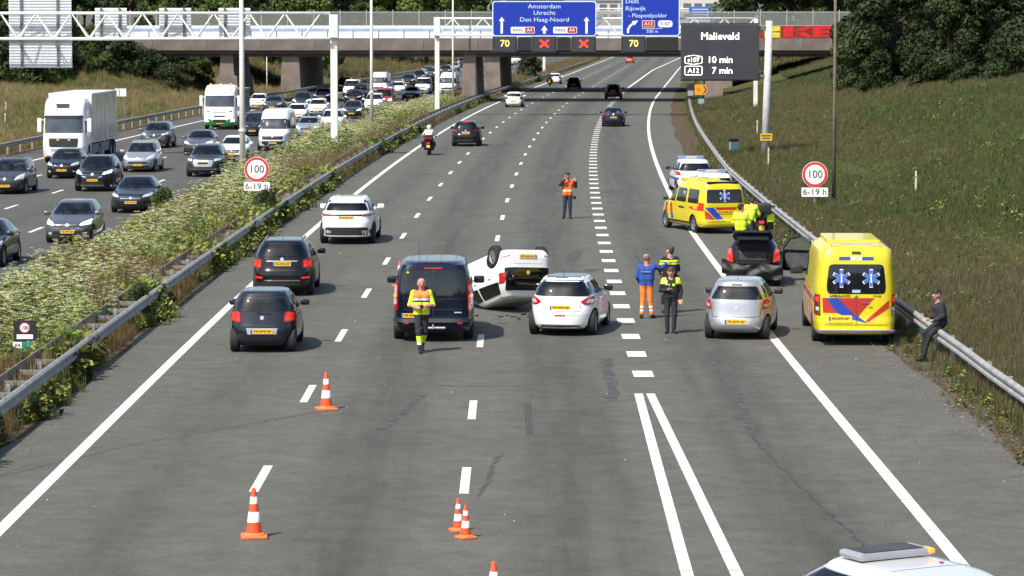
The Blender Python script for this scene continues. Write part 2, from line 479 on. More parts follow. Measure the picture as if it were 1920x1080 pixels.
def strip(name, d0, w, Y0, Y1, parent, material=WHITE, step=6.0, z=0.004):
    n = max(1, int((Y1 - Y0) / step)); Ys = [Y0 + (Y1 - Y0) * i / n for i in range(n + 1)]
    f = d0 if callable(d0) else (lambda Y: d0)
    return sheet(name, [lambda Y: f(Y) - w / 2, lambda Y: f(Y) + w / 2], Ys, z, material, parent)

strip('edge_line', -7.92, .22, -20, 900, road)
strip('edge_line', exit_edge, .22, 76, 900, road)
# painted in short tape lengths with fine joints, as near the junction
for Y in np.arange(-20, 75.9, 3.0): strip('edge_line_tape', 6.5, .22, Y, Y + 2.96, road, step=3)
for Y in np.arange(15.3, 63.2, 1.6):
    strip('double_line_tape', lambda q: 2.68 - .009 * (63.4 - q) , .18, Y, Y + 1.57, road, step=2)
    strip('double_line_tape', lambda q: 2.93 + .0125 * (63.4 - q), .18, Y, Y + 1.57, road, step=2)
strip('exit_line', lambda Y: float(np.interp(Y, [372, 530, 640, 900], [3.8, 4.9, 7.0, 12.0])), .3, 372, 900, road)

def lane_marks(parent, name, dfun, w, length, Yc, material=WHITE, cache={}):
    key = (name, w, length)
    if key not in cache:
        cache[key] = MB().add([(-w / 2, -length / 2, 0), (w / 2, -length / 2, 0), (w / 2, length / 2, 0), (-w / 2, length / 2, 0)], [(0, 1, 2, 3)]).mesh(name, [material])
    for Y in Yc:
        d = dfun(Y) if callable(dfun) else dfun
        p = P(d, Y, .004)
        obj(name, cache[key], parent, p, (0, 0, head(Y) + random.uniform(-.002, .002)))
lane_marks(road, 'lane_dash', -4.32, .16, 3.0, [51.3 + 12 * k for k in range(-3, 46)])
lane_marks(road, 'lane_dash', -.80, .16, 3.0, [27, 39, 51.1, 60.6, 74] + [86 + 12 * k for k in range(0, 43)])
lane_marks(road, 'block_mark', block_d, .45, 1.2, [66.9 + 4.07 * k for k in range(0, 75)])
strip('edge_line', -29.1, .22, -20, 900, road2)
strip('edge_line', -14.9, .22, -20, 900, road2)
for q, d in enumerate((-18.5, -22.05, -25.6)):
    lane_marks(road2, 'lane_dash', d, .16, 3.0, [42.6 + 12 * k + q * 2.5 for k in range(0, 46)])

# tar seams, cracks, skid marks, oil
TAR = mat('tar_seam', (0.034, 0.033, 0.030), rough=.8, var=.4, vscale=3)
RUBM = mat('skid_rubber', (0.030, 0.029, 0.027), rough=.85, var=.5, vscale=6)
SKID = mat('skid_faint', (.047, .046, .042), rough=.88, var=.5, vscale=3)
SEAM = mat('seam_faint', (0.054, 0.053, 0.048), rough=.88, var=.4, vscale=4)
def seam(name, pts, w, material, jit=.06, n=14):
    vs = []; fs = []
    P0 = [Vector((x, y, 0)) for x, y in pts]
    samp = []
    for a, b in zip(P0[:-1], P0[1:]):
        for i in range(n): samp.append(a.lerp(b, i / n))
    samp.append(P0[-1])
    for i, p in enumerate(samp):
        d = (samp[min(i + 1, len(samp) - 1)] - samp[max(i - 1, 0)]).normalized(); q = Vector((-d.y, d.x, 0))
        o = q * random.uniform(-jit, jit); ww = w * random.uniform(.5, 1.3) / 2
        vs += [p + o - q * ww + Vector((0, 0, .003)), p + o + q * ww + Vector((0, 0, .003))]
    for i in range(len(samp) - 1): fs.append((2 * i, 2 * i + 1, 2 * i + 3, 2 * i + 2))
    return obj(name, new_mesh(name, vs, fs, [material]), road)
seam('tar_seam', [(5.45, 42), (5.1, 47), (4.75, 52), (4.55, 57)], .05, TAR, .05)
seam('tar_patch', [(4.55, 57.2), (4.6, 60), (4.75, 63), (4.7, 66), (4.75, 71.5)], .24, SKID, .10)
seam('tar_seam', [(4.75, 84), (4.4, 90), (4.3, 97), (4.2, 102)], .07, TAR, .06)
seam('cross_joint', [(-8.9, 51.5), (-7, 55.6), (-5, 58.6), (-3.4, 61.2)], .09, SEAM, .05)
seam('cross_joint', [(-3.3, 64.5), (-1.5, 64.7), (.2, 64.6)], .12, SEAM, .05)
for x in (.29, .34, .39): seam('skid_mark', [(x, 56.8), (x - .03, 61.8)], .028, RUBM, .006)
for pts, w in (([(-.55, 49), (-.2, 54.5)], .1), ([(-2.5, 57.5), (-1.9, 63)], .22), ([(1.5, 108), (1.6, 113.5)], .4), ([(1.9, 99), (2.35, 103.8)], .4), ([(1.3, 140), (1.35, 143)], .5), ([(2.3, 95), (2.7, 96)], .5), ([(.6, 64.5), (.8, 67.5)], .05), ([(4.3, 140), (4.7, 141)], .4), ([(6.5, 131), (6.9, 131.6)], .3), ([(2.1, 62), (2.2, 70)], .25)):
    seam('skid_mark', pts, w, SKID, .05)
seam('cross_joint', [P(-7.7, 240)[:2], P(0, 240)[:2], P(7.5, 239)[:2]], .5, SEAM, .05)
# glass crumbs and scraps by the wreck
GLS = mat('crumbled_glass', (0.16, 0.21, 0.20), rough=.25, var=.4, vscale=20, spec=.8)
mb = MB()
for k in range(420):
    a = random.gauss(0, .8); c = random.gauss(0, .45); q = random.uniform(.004, .013)
    x = .55 + a; y = 79.8 + c; t = random.uniform(0, 6.28)
    mb.add([(x + q * math.cos(t + i * 2.1), y + q * math.sin(t + i * 2.1), .006 + random.uniform(0, .012)) for i in range(3)] + [(x, y, .03)], [(0, 1, 3), (1, 2, 3), (2, 0, 3)])
tag(mb.build('glass_shards', [GLS]), 'crumbled window glass lying on the asphalt by the overturned white car', 'broken glass', kind='stuff')
DEB = mat('debris_plastic', (.02, .02, .021), rough=.5, var=.3)
mb = MB()
for k in range(26):
    x = .75 + random.gauss(0, .55); y = 80.2 + random.gauss(0, .5); q = random.uniform(.03, .11); a = random.uniform(0, 6); h_ = random.uniform(.01, .05)
    c_, s_ = math.cos(a), math.sin(a)
    o_ = [(-q, -q * .3), (q * .9, -q * .45), (q * .6, q * .4), (-q * .5, q * .35)]
    mb.prism([(x + u * c_ - v * s_, y + u * s_ + v * c_) for u, v in o_], .004, .004 + h_)
tag(mb.build('plastic_debris', [DEB]), 'dark broken plastic pieces lying below the overturned white car', 'car debris', kind='stuff')
SCR = mat('road_scrap', (.45, .43, .38), rough=.8, var=.3)
mb = MB()
for k in range(150):
    Y = random.uniform(42, 140); d = random.choice([random.uniform(-8.8, 8.4), random.uniform(8, 9.8)]); p = P(d, Y); q = random.uniform(.006, .022)
    mb.add([(p.x - q, p.y - q, .004), (p.x + q, p.y - q * .6, .004), (p.x + q * .5, p.y + q, .004), (p.x, p.y, .004 + q * .8)], [(0, 1, 3), (1, 2, 3), (2, 0, 3)])
tag(mb.build('litter', [SCR]), 'small pale scraps and stone chips scattered over the asphalt', 'litter', kind='stuff')

# gravel and crumbled edge along the soil strip
GRV = mat('verge_gravel', (.11, .097, .082), rough=.9, var=.5, vscale=11)
mb = MB()
for k in range(5200):
    Y = 44 + 130 * random.random() ** 1.6
    e_ = exit_edge(Y) + float(np.interp(Y, [90, 160], [2.6, 1.9]))
    d = e_ + random.gauss(.15, .32); 
    if random.random() < .25: d = -9.2 + random.gauss(0, .18)
    p = P(d, Y); q = random.uniform(.008, .03) * (1 if random.random() < .93 else 2.2); a = random.uniform(0, 6)
    mb.add([(p.x + q * math.cos(a + i * 2.09), p.y + q * math.sin(a + i * 2.09), .0) for i in range(3)] + [(p.x + q * .2, p.y, q * random.uniform(.5, 1.1))], [(0, 1, 3), (1, 2, 3), (2, 0, 3)])
tag(mb.build('gravel', [GRV]), 'loose gravel and crumbled soil along the edges of the hard shoulder', 'gravel', kind='stuff')

# ------------------------------------------------------------------ guard rails
WSTEEL = mat('weathered_steel', (.20, .195, .175), rough=.7, metal=.1, var=.4, vscale=3)
def guard_rail(name, label, d, Y0, Y1, post_step, face=1, second=None, spacer_to=None, z=.75, side_posts=True):
    t = thing(name, label, 'guard rail', P(d, Y0))
    base = P(d, Y0)
    prof = [(-.00, .155), (.03, .14), (.07, .10), (.07, .055), (.02, .015), (.02, -.015), (.07, -.055), (.07, -.10), (.03, -.14), (0, -.155), (-.012, -.15), (.0, -.02), (0, .02), (-.012, .15)]
    def beam(dd, fc, m=STEEL):
        n = int((Y1 - Y0) / 4); vs = []; fs = []
        for i in range(n + 1):
            Y = Y0 + (Y1 - Y0) * i / n; p = P(dd, Y) - base; wob = .012 * math.sin(Y * .8) 
            for a, b in prof: vs.append((p.x + fc * a + wob, p.y, z - .155 + b + wob * .4))
        k = len(prof)
        for i in range(n):
            for j in range(k): fs.append((i * k + j, i * k + (j + 1) % k, (i + 1) * k + (j + 1) % k, (i + 1) * k + j))
        me = new_mesh('beam', vs, fs, [m])
        bm = bmesh.new(); bm.from_mesh(me); bmesh.ops.recalc_face_normals(bm, faces=bm.faces); bm.to_mesh(me); bm.free()
        obj('beam', me, t)
    beam(d, face)
    if second is not None: beam(second, -face, WSTEEL)
    pm = MB().box((-.05, -.03, -.1), (.05, .03, z - .04)).mesh('post', [STEEL])
    dd = d - face * .12 if second is None else (d + second) / 2
    Y = Y0 + 1
    while Y < min(Y1, 330):
        obj('post', pm, t, P(dd, Y) - base, (0, 0, head(Y))); Y += post_step
    if second is not None:
        w = abs(second - d)
        sm = MB().box((-w / 2, -.05, z - .22), (w / 2, .05, z - .12)).mesh('spacer', [WSTEEL])
        Y = Y0 + 1
        while Y < spacer_to:
            obj('spacer', sm, t, P(dd, Y) - base, (0, 0, head(Y))); Y += 1.95
    return t
guard_rail('guard_rail', 'double steel crash barrier with cross spacers along the flowering central reservation', -9.62, 30, 640, 4.0, 1, -10.3, 150)
guard_rail('guard_rail', 'single steel crash barrier at the foot of the bank behind the ambulances', 9.95, 30, 150, 2.67, -1)
guard_rail('guard_rail', 'steel crash barrier along the far verge beside the white lorry', -32.2, 90, 640, 4.0, 1)
def rail_curve(Y): return exit_edge(Y) + 3.45
# the barrier on the exit side swings out with the slip road
_t = thing('guard_rail', 'steel crash barrier bending away along the exit lane towards the bridge pier', 'guard rail', P(9.95, 150.2))
_b = P(9.95, 150.2); vs = []; fs = []
prof = [(0, .155), (-.03, .14), (-.07, .10), (-.07, .055), (-.02, .015), (-.02, -.015), (-.07, -.055), (-.07, -.10), (-.03, -.14), (0, -.155), (.012, 0)]
Yl = [150.2 + 4 * i for i in range(0, 110)]
for Y in Yl:
    p = P(float(np.interp(Y, [150, 180, 254, 332, 534, 800], [9.95, 10.35, 11.1, 11.7, 13, 15])), Y) - _b
    for a, c in prof: vs.append((p.x + a, p.y, .595 + c))
k = len(prof)
for i in range(len(Yl) - 1):
    for j in range(k): fs.append((i * k + j, i * k + (j + 1) % k, (i + 1) * k + (j + 1) % k, (i + 1) * k + j))
obj('beam', new_mesh('beam', vs, fs, [STEEL]), _t)
pm = MB().box((-.05, -.03, -.1), (.05, .03, .7)).mesh('post', [STEEL])
for Y in Yl[:45]:
    obj('post', pm, _t, P(float(np.interp(Y, [150, 180, 254, 332, 534, 800], [9.95, 10.35, 11.1, 11.7, 13, 15])) + .1, Y) - _b)
# ------------------------------------------------------------------ vehicles: a body of stacked plan outlines, parts pressed onto its surface
PLATE_ME = None
TAILM = mat('tail_lamp_mid', (.55, .03, .025), rough=.12, coat=.8, var=.4, vscale=18)
def plate_mesh():
    global PLATE_ME
    if PLATE_ME is None:
        b = MB().bbox((-.26, -.008, -.055), (.26, .008, .055), .004)
        b.mi = 1; b.box((-.262, -.010, -.053), (-.222, .003, .053))
        b.mi = 2
        x = -.19
        for k, w in enumerate((.045, .04, .018, .045, .045, .04, .018, .045, .042)):
            if w > .02:
                b.box((x, -.0095, -.034), (x + .012, 0, .034)); b.box((x + .012, -.0095, .02), (x + w, 0, .034))
                b.box((x + w - .012, -.0095, -.034 if k % 2 else -.005), (x + w, 0, .02)); b.box((x + .012, -.0095, -.006), (x + w - .012, 0, .008))
            else: b.box((x, -.0095, -.007), (x + w, 0, .007))
            x += w + .010
        PLATE_ME = b.mesh('licence_plate', [PLATE, PLATEB, INK])
    return PLATE_ME

WHEELS = {}
def wheel_meshes(r, style):
    k = (round(r, 3), style)
    if k not in WHEELS:
        w = .105 if r < .34 else .125
        rr = r * .68
        t = MB().lathe([(rr, -w * .8), (rr + .01, -w), (r - .03, -w), (r - .006, -w * .82), (r, -w * .5), (r, w * .5), (r - .006, w * .82), (r - .03, w), (rr + .01, w), (rr, w * .8)], 28, 'x', closed=True)
        tm = t.mesh('tyre', [RUBBER]); autosmooth(tm, 50)
        b = MB()
        b.lathe([(.02, w * .62), (rr * .25, w * .62), (rr * .28, w * .5)], 20, 'x')
        b.lathe([(rr * .86, w * .62), (rr * .90, w * .72), (rr * .99, w * .80), (rr, w * .3), (rr * .9, -w * .5), (rr * .05, -w * .5)], 28, 'x')
        b.mi = 0
        ns = {'five': 5, 'ten': 10, 'steel': 7}[style]
        for i in range(ns):
            a = 2 * math.pi * i / ns; ww = (.30 if ns == 5 else .16 if ns == 10 else .26) * rr / 2
            c, s = math.cos(a), math.sin(a)
            def q(u, v, x): return (x, u * c - v * s, u * s + v * c)
            b.add([q(rr * .2, -ww, w * .64), q(rr * .2, ww, w * .64), q(rr * .9, ww * .8, w * .70), q(rr * .9, -ww * .8, w * .70), q(rr * .2, -ww, w * .35), q(rr * .2, ww, w * .35), q(rr * .9, ww * .8, w * .4), q(rr * .9, -ww * .8, w * .4)],
                  [(0, 1, 2, 3), (0, 4, 5, 1), (1, 5, 6, 2), (2, 6, 7, 3), (3, 7, 4, 0)])
        b.mi = 1
        b.lathe([(.02, w * .1), (rr * .93, w * .1)], 24, 'x')
        rm = b.mesh('rim', [ALLOY, UNDER]); autosmooth(rm, 40)
        WHEELS[k] = (tm, rm)
    return WHEELS[k]

def thin_glass(name, tint, refl=1.0):
    m = bpy.data.materials.new(name); m.use_nodes = True
    t, N, L = nodes(m); t.nodes.remove(t.nodes['Principled BSDF'])
    tr = N('ShaderNodeBsdfTransparent'); tr.inputs[0].default_value = (*tint, 1)
    gl = N('ShaderNodeBsdfGlossy'); gl.inputs['Roughness'].default_value = .03; gl.inputs[0].default_value = (refl, refl, refl, 1)
    tc = N('ShaderNodeTexCoord'); no = N('ShaderNodeTexNoise', Scale=3.0, Detail=4.0); L(tc.outputs['Object'], no.inputs[0])
    fr = N('ShaderNodeFresnel'); fr.inputs['IOR'].default_value = 1.55
    mu = N('ShaderNodeMapRange'); mu.inputs['From Min'].default_value = .3; mu.inputs['From Max'].default_value = .7; mu.inputs['To Min'].default_value = .85; mu.inputs['To Max'].default_value = 1.3; L(no.outputs[0], mu.inputs[0])
    m2 = N('ShaderNodeMath', operation='MULTIPLY'); L(fr.outputs[0], m2.inputs[0]); L(mu.outputs[0], m2.inputs[1])
    mx = N('ShaderNodeMixShader'); L(m2.outputs[0], mx.inputs[0]); L(tr.outputs[0], mx.inputs[1]); L(gl.outputs[0], mx.inputs[2]); L(mx.outputs[0], t.nodes['Material Output'].inputs[0])
    return m
TINT = thin_glass('tinted_pane', (.22, .24, .24)); CLEARG = thin_glass('clear_pane', (.72, .78, .76)); SCREEN = thin_glass('screen_pane', (.50, .55, .55))
CABIN = mat('cabin_trim', (.075, .075, .076), rough=.85, var=.3, vscale=3); SEATM = mat('seat_fabric', (.085, .086, .09), rough=.9, var=.3, vscale=5)

class Car:
    def __init__(s, key, L, W, H, yf, yr, hw, nf=4.0, nr=4.1, wr=.31, ax=(.78, .72), zb=.17, crown=.055, rim='five', arch=.055, N=60, dz=.03, track=.0):
        s.key, s.L, s.W, s.H, s.wr, s.rim, s.zb = key, L, W, H, wr, rim, zb
        s.parts = []; s.loose = []
        s._yf = list(zip(*yf)); s._yr = list(zip(*yr)); s._hw = list(zip(*hw))
        rz = H - crown
        zs = np.concatenate([[zb, zb + .012], np.arange(zb + .035, rz - .01, dz), [rz]])
        F = L / 2 - pchip(s._yf[0], s._yf[1], zs); Rr = -L / 2 + pchip(s._yr[0], s._yr[1], zs); HW = pchip(s._hw[0], s._hw[1], zs) * W / 2
        HW[0] -= .03; F[0] -= .03; Rr[0] += .03
        rings = []
        th = (np.arange(N) + .5) / N * 2 * np.pi
        def ring(f, r, w, z, nff, nrr):
            c, sn = np.cos(th), np.sin(th)
            n = np.where(sn > 0, nff, nrr)
            x = w * np.sign(c) * np.abs(c) ** (2 / n); yy = np.sign(sn) * np.abs(sn) ** (2 / n)
            m = (f + r) / 2; y = np.where(yy > 0, m + (f - m) * yy, m + (m - r) * yy)
            return np.stack([x, y, np.full(N, z)], 1)
        for z, f, r, w in zip(zs, F, Rr, HW): rings.append(ring(f, r, w, z, nf, nr))
        f, r, w = F[-1], Rr[-1], HW[-1]; m = (f + r) / 2
        for q, h in ((.985, .30), (.95, .55), (.88, .76), (.75, .90), (.55, .97), (.3, .995)):
            rings.append(ring(m + (f - m) * q, m + (r - m) * q, w * q, rz + crown * h, 3.2, 3.4))
        V = np.concatenate(rings + [np.array([[0, m, H], [0, 0, zb]])]); nr_ = len(rings)
        fs = []; fm = []
        for i in range(nr_ - 1):
            dark = i < 2
            for j in range(N):
                k = (j + 1) % N
                fs.append((i * N + j, i * N + k, (i + 1) * N + k, (i + 1) * N + j)); fm.append(1 if dark else 0)
        for j in range(N):
            k = (j + 1) % N
            fs.append(((nr_ - 1) * N + j, (nr_ - 1) * N + k, nr_ * N)); fm.append(0)
            fs.append((k, j, nr_ * N + 1)); fm.append(1)
        me = new_mesh('body', V, fs, [BLACKP, UNDER], fm, True)
        s.bvh = BVHTree.FromPolygons([Vector(v) for v in V], fs)
        s.axf, s.axr = L / 2 - ax[0], -L / 2 + ax[1]
        s.tx = W / 2 - .135 + track
        s.raw, s.arch, s.body, s.wins, s.belt, s.ring, s.crown = me, arch, None, [], None, ring, crown
    def finish(s):
        """cut the wheel arches, the cabin and the window openings out of the shell"""
        W, wr = s.W, s.wr
        cut = MB()
        for y in (s.axf, s.axr):
            for sx in (-1, 1):
                x1 = sx * (W / 2 + .3); x0 = sx * (W / 2 - .34); rr = wr + s.arch
                cut.prism([(y + rr * math.cos(2 * math.pi * j / 28), wr + rr * math.sin(2 * math.pi * j / 28)) for j in range(28)], min(x0, x1), max(x0, x1), 'yz')
        cuts = [(cut, UNDER)]
        if s.wins and s.belt:
            zs = np.linspace(s.belt - .30, s.H - s.crown - .045, 9); rg = []
            for z in zs:
                zz = max(z, s.belt); rg.append(s.ring(s.front(zz) - .09, s.rear(zz) + .09, s.hw(zz) - .06, z, 3.6, 3.6))
            n = len(rg[0]); cab = MB(); fs = [tuple(range(n - 1, -1, -1)), tuple((len(rg) - 1) * n + j for j in range(n))]
            for i in range(len(rg) - 1):
                for j in range(n): fs.append((i * n + j, i * n + (j + 1) % n, (i + 1) * n + (j + 1) % n, (i + 1) * n + j))
            cab.add(np.concatenate(rg), fs); cuts.append((cab, CABIN))
            fr, sd = MB(), MB()
            for view, poly in s.wins:
                cu = sum(p[0] for p in poly) / len(poly); cv = sum(p[1] for p in poly) / len(poly)
                q = [(cu + (u - cu) * .965, cv + (v - cv) * .95) for u, v in poly]; z0, z1 = min(v for u, v in q), max(v for u, v in q)
                if view == 'rear': fr.prism(q, -s.L / 2 - .4, max(s.rear(z0), s.rear(z1)) + .32, 'xz')
                elif view == 'front': fr.prism(q, min(s.front(z0), s.front(z1)) - .30, s.L / 2 + .4, 'xz')
                else:
                    x = 1 if view == 'right' else -1; sd.prism(q, min(x * .38, x * (W / 2 + .3)), max(x * .38, x * (W / 2 + .3)), 'yz')
            if fr.v: cuts.append((fr, CABIN))
            if sd.v: cuts.append((sd, CABIN))
        ob = bpy.data.objects.new('tmp_body', s.raw); COL.objects.link(ob); tmp = [ob]
        for m_, mt in cuts:
            cm = m_.mesh('cutter', [mt]); bm = bmesh.new(); bm.from_mesh(cm); bmesh.ops.recalc_face_normals(bm, faces=bm.faces); bm.to_mesh(cm); bm.free()
            oc = bpy.data.objects.new('tmp_cut', cm); COL.objects.link(oc); tmp.append(oc)
            md = ob.modifiers.new('cut', 'BOOLEAN'); md.operation = 'DIFFERENCE'; md.object = oc; md.solver = 'EXACT'; md.material_mode = 'TRANSFER'
        dg = bpy.context.evaluated_depsgraph_get()
        res = bpy.data.meshes.new_from_object(ob.evaluated_get(dg))
        for o_ in tmp: bpy.data.objects.remove(o_)
        res.name = 'body'; autosmooth(res, 38); s.body = res
        if s.wins and s.belt:
            zt = s.H - s.crown - .07; b = s.belt; yf_ = s.front(b) - .62; yr_ = s.rear(b) + .62
            if yf_ - yr_ < 1.2: yr_ = yf_ - 1.2
            def seat(w): return MB().bbox((-w / 2, -.08, b - .42 - 0), (w / 2, .08, min(b + .10, zt - .22)), .05)
            fm_ = seat(.46).bbox((-.13, -.06, min(b + .10, zt - .24)), (.13, .05, min(b + .30, zt - .03)), .04).mesh('seat', [SEATM])
            for x in (-.34, .34): s.add('seat', fm_, None, (x, yf_ - .45, 0))
            rm_ = seat(min(1.2, 2 * s.hw(b) - .34)); 
            for x in (-.36, .36): rm_.bbox((x - .12, -.05, min(b + .07, zt - .20)), (x + .12, .05, min(b + .22, zt - .05)), .03)
            s.add('rear_seat', rm_.mesh('rear_seat', [SEATM]), None, (0, yr_ - .12, 0))
            s.add('dashboard', MB().bbox((-s.hw(b) + .16, -.16, b - .28), (s.hw(b) - .16, .14, b - .02), .05).mesh('dashboard', [CABIN]), None, (0, yf_ + .34, 0))
            s.add('steering_wheel', MB().lathe([(.17, -.012), (.19, 0), (.17, .012)], 18, 'y', closed=True).mesh('steering_wheel', [BLACKP]), None, (-.34, yf_ + .12, b + .0), (.35, 0, 0))
    def hw(s, z): return float(pchip(s._hw[0], s._hw[1], z)) * s.W / 2
    def front(s, z): return s.L / 2 - float(pchip(s._yf[0], s._yf[1], z))
    def rear(s, z): return -s.L / 2 + float(pchip(s._yr[0], s._yr[1], z))
    def hit(s, view, u, v):
        D = 12
        o, d = {'rear': (Vector((u, -D, v)), Vector((0, 1, 0))), 'front': (Vector((u, D, v)), Vector((0, -1, 0))),
                'right': (Vector((D, u, v)), Vector((-1, 0, 0))), 'left': (Vector((-D, u, v)), Vector((1, 0, 0))), 'top': (Vector((u, v, D)), Vector((0, 0, -1)))}[view]
        p, n, i, q = s.bvh.ray_cast(o, d)
        if p is None:
            o2 = {'rear': Vector((u, -s.L / 2, v)), 'front': Vector((u, s.L / 2, v)), 'right': Vector((s.W / 2, u, v)), 'left': Vector((-s.W / 2, u, v)), 'top': Vector((u, v, s.H))}[view]
            p, n, i, q = s.bvh.find_nearest(o2)
        return p, (n if n.dot(d) < 0 else -n)
    def patch(s, name, view, poly, material, off=.006, grid=.11, depth=.02):
        bm = bmesh.new()
        fc = bm.faces.new([bm.verts.new((u, v, 0)) for u, v in poly])
        us = [p[0] for p in poly]; vv = [p[1] for p in poly]
        for ax, lo, hi in ((0, min(us), max(us)), (1, min(vv), max(vv))):
            n = int((hi - lo) / grid)
            for i in range(1, n + 1):
                c = lo + (hi - lo) * i / (n + 1)
                co = [0, 0, 0]; co[ax] = c; no = [0, 0, 0]; no[ax] = 1
                bmesh.ops.bisect_plane(bm, geom=list(bm.verts) + list(bm.edges) + list(bm.faces), plane_co=co, plane_no=no, dist=1e-5)
        bmesh.ops.triangulate(bm, faces=[f for f in bm.faces if len(f.verts) > 4])
        bm.verts.index_update()
        outer = []; inner = []
        for v in bm.verts:
            p, n = s.hit(view, v.co.x, v.co.y)
            outer.append(p + n * off); inner.append(p - n * depth)
        fs = [[v.index for v in f.verts] for f in bm.faces]
        k = len(outer); bd = [(e.verts[0].index, e.verts[1].index) for e in bm.edges if len(e.link_faces) == 1]
        bm.free()
        vs = list(outer); vmap = {}
        for a, b in bd:
            for i in (a, b):
                if i not in vmap: vmap[i] = len(vs); vs.append(inner[i])
        for a, b in bd: fs.append((a, b, vmap[b], vmap[a]))
        me = new_mesh(name, vs, fs, [BLACKP if isinstance(material, str) else material], smooth=True)
        bm = bmesh.new(); bm.from_mesh(me); bmesh.ops.recalc_face_normals(bm, faces=bm.faces)
        # outward
        c = sum((f.normal.dot(f.calc_center_median() - Vector((0, 0, s.H * .4))) * f.calc_area() for f in bm.faces))
        if c < 0: bmesh.ops.reverse_faces(bm, faces=bm.faces)
        bm.to_mesh(me); bm.free(); autosmooth(me, 35)
        s.parts.append((name, me, material, None, None)); return s
    def sym(s, name, view, poly, material, **k):
        if view in ('rear', 'front', 'top'):
            s.patch(name, view, poly, material, **k); s.patch(name, view, [(-u, v) for u, v in poly][::-1], material, **k)
        else:
            s.patch(name, 'right', poly, material, **k); s.patch(name, 'left', poly, material, **k)
        return s
    def add(s, name, me, material=None, loc=None, rot=None): s.parts.append((name, me, material, loc, rot)); return s
    def F(s, poly): return [(u * s.W / 2, v) for u, v in poly]
    def glazing(s, belt, rw=(0, 0, .8, .8), ws=(0, 0, .86, .84), side=True, top=.13, gm=None, split=.50, sf=(.34, .26), sr=(.30, .26), wsm=None, door_h=True):
        gm = CLEARG if gm is GLASS2 else TINT; wsm = SCREEN; zt = s.H - top; s.belt = belt
        if ws[1]:
            z0, z1, k0, k1 = ws
            s.wins.append(('front', [(-k0 * s.hw(z0), z0), (k0 * s.hw(z0), z0), (k1 * s.hw(z1), z1), (-k1 * s.hw(z1), z1)]))
            s.patch('windscreen', 'front', rpoly([(-k0 * s.hw(z0), z0), (k0 * s.hw(z0), z0), (k1 * s.hw(z1), z1), (-k1 * s.hw(z1), z1)], .07), wsm, off=.009, grid=.06)
            s.add('wiper', MB().box((-.30, -.01, -.008), (.30, .01, .008)).mesh('wiper', [BLACKP]), None, s.hit('front', .12, z0 + .04)[0] + Vector((0, .02, .02)), (0, .06, 0))
        if rw[1]:
            z0, z1, k0, k1 = rw
            s.wins.append(('rear', [(-k0 * s.hw(z0), z0), (k0 * s.hw(z0), z0), (k1 * s.hw(z1), z1), (-k1 * s.hw(z1), z1)]))
            s.patch('rear_window', 'rear', rpoly([(-k0 * s.hw(z0), z0), (k0 * s.hw(z0), z0), (k1 * s.hw(z1), z1), (-k1 * s.hw(z1), z1)], .08), gm, off=.011, grid=.045)
        if side:
            b0, b1 = s.rear(belt) + sr[0], s.front(belt) - sf[0]
            t0, t1 = s.rear(zt) + sr[1], s.front(zt) - sf[1]
            mb_ = b0 + (b1 - b0) * split; mt = mb_ - .05
            z0 = belt + .035
            for v_ in ('left', 'right'): s.wins += [(v_, [(mb_ + .035, z0), (b1, z0), (t1, zt), (mt + .035, zt)]), (v_, [(b0, z0 + .03), (mb_ - .035, z0), (mt - .035, zt), (t0, zt - .01)])]
            s.sym('side_window', 'right', rpoly([(mb_ + .035, z0), (b1, z0), (t1, zt), (mt + .035, zt)], .05), CLEARG)
            s.sym('side_window', 'right', rpoly([(b0, z0 + .03), (mb_ - .035, z0), (mt - .035, zt), (t0, zt - .01)], .06), TINT)
            for yy in (mb_, s.axr + .28 + (mb_ - s.axr) * .0, b1 + .02):
                s.sym('door_seam', 'right', [(yy - .006, .34), (yy + .006, .34), (yy + .006, belt), (yy - .006, belt)], INK, off=.0015, grid=.2)
            if door_h:
                for yy in (mb_ + .12, b0 + .42):
                    s.sym('door_handle', 'right', rpoly([(yy - .09, belt - .13), (yy + .09, belt - .13), (yy + .09, belt - .095), (yy - .09, belt - .095)], .015), 'paint', off=.022)
            s.mir = (b1 - .02, belt + .07)
        return s
    def mirrors(s, material='paint', size=1.0, dz=0, dy=0):
        y, z = s.mir; x = s.hw(z) + .12 * size
        for sx in (-1, 1):
            b = MB().bbox((-.11 * size, -.055, -.075 * size), (.11 * size, .075, .075 * size), .045)
            b.box((-sx * .10 - .06, -.01, -.06), (-sx * .10 + .06, .03, -.03))
            me = b.mesh('mirror', [material if not isinstance(material, str) else BLACKP]); autosmooth(me, 60)
            s.add('mirror', me, material, (sx * x, y + dy, z + dz))
        return s
    def plate(s, view, z, dx=0):
        p, n = s.hit(view, dx, z)
        s.add('licence_plate', plate_mesh(), None, p + n * .012, ((.0, 0, 0) if view == 'rear' else (0, 0, math.pi)))
        return s
    def put(s, name, label, cat, p, yaw, pm, at='rear', group=None, body_mats=None, skip=(), swap={}):
        """p: ground point between the rear (or front) wheels"""
        if s.body is None: s.finish()
        f = Vector((-math.sin(yaw), math.cos(yaw), 0))
        c = Vector((p[0], p[1], 0)) - f * (s.axr if at == 'rear' else s.axf)
        t = thing(name, label, cat, c, yaw, group)
        o = bpy.data.objects.new('body', s.body); link(o, t)
        for i, ms in enumerate(o.material_slots):
            if i == 0: ms.link = 'OBJECT'; ms.material = pm
        for nm, me, m, loc, rot in s.parts:
            if nm in skip: continue
            q = bpy.data.objects.new(nm, me); link(q, t)
            if loc is not None: q.location = loc
            if rot is not None: q.rotation_euler = rot
            mm = swap.get(nm, m)
            if isinstance(mm, str): mm = pm
            if mm is not None and len(q.material_slots) == 1:
                q.material_slots[0].link = 'OBJECT'; q.material_slots[0].material = mm
        tm, rm = wheel_meshes(s.wr, s.rim)
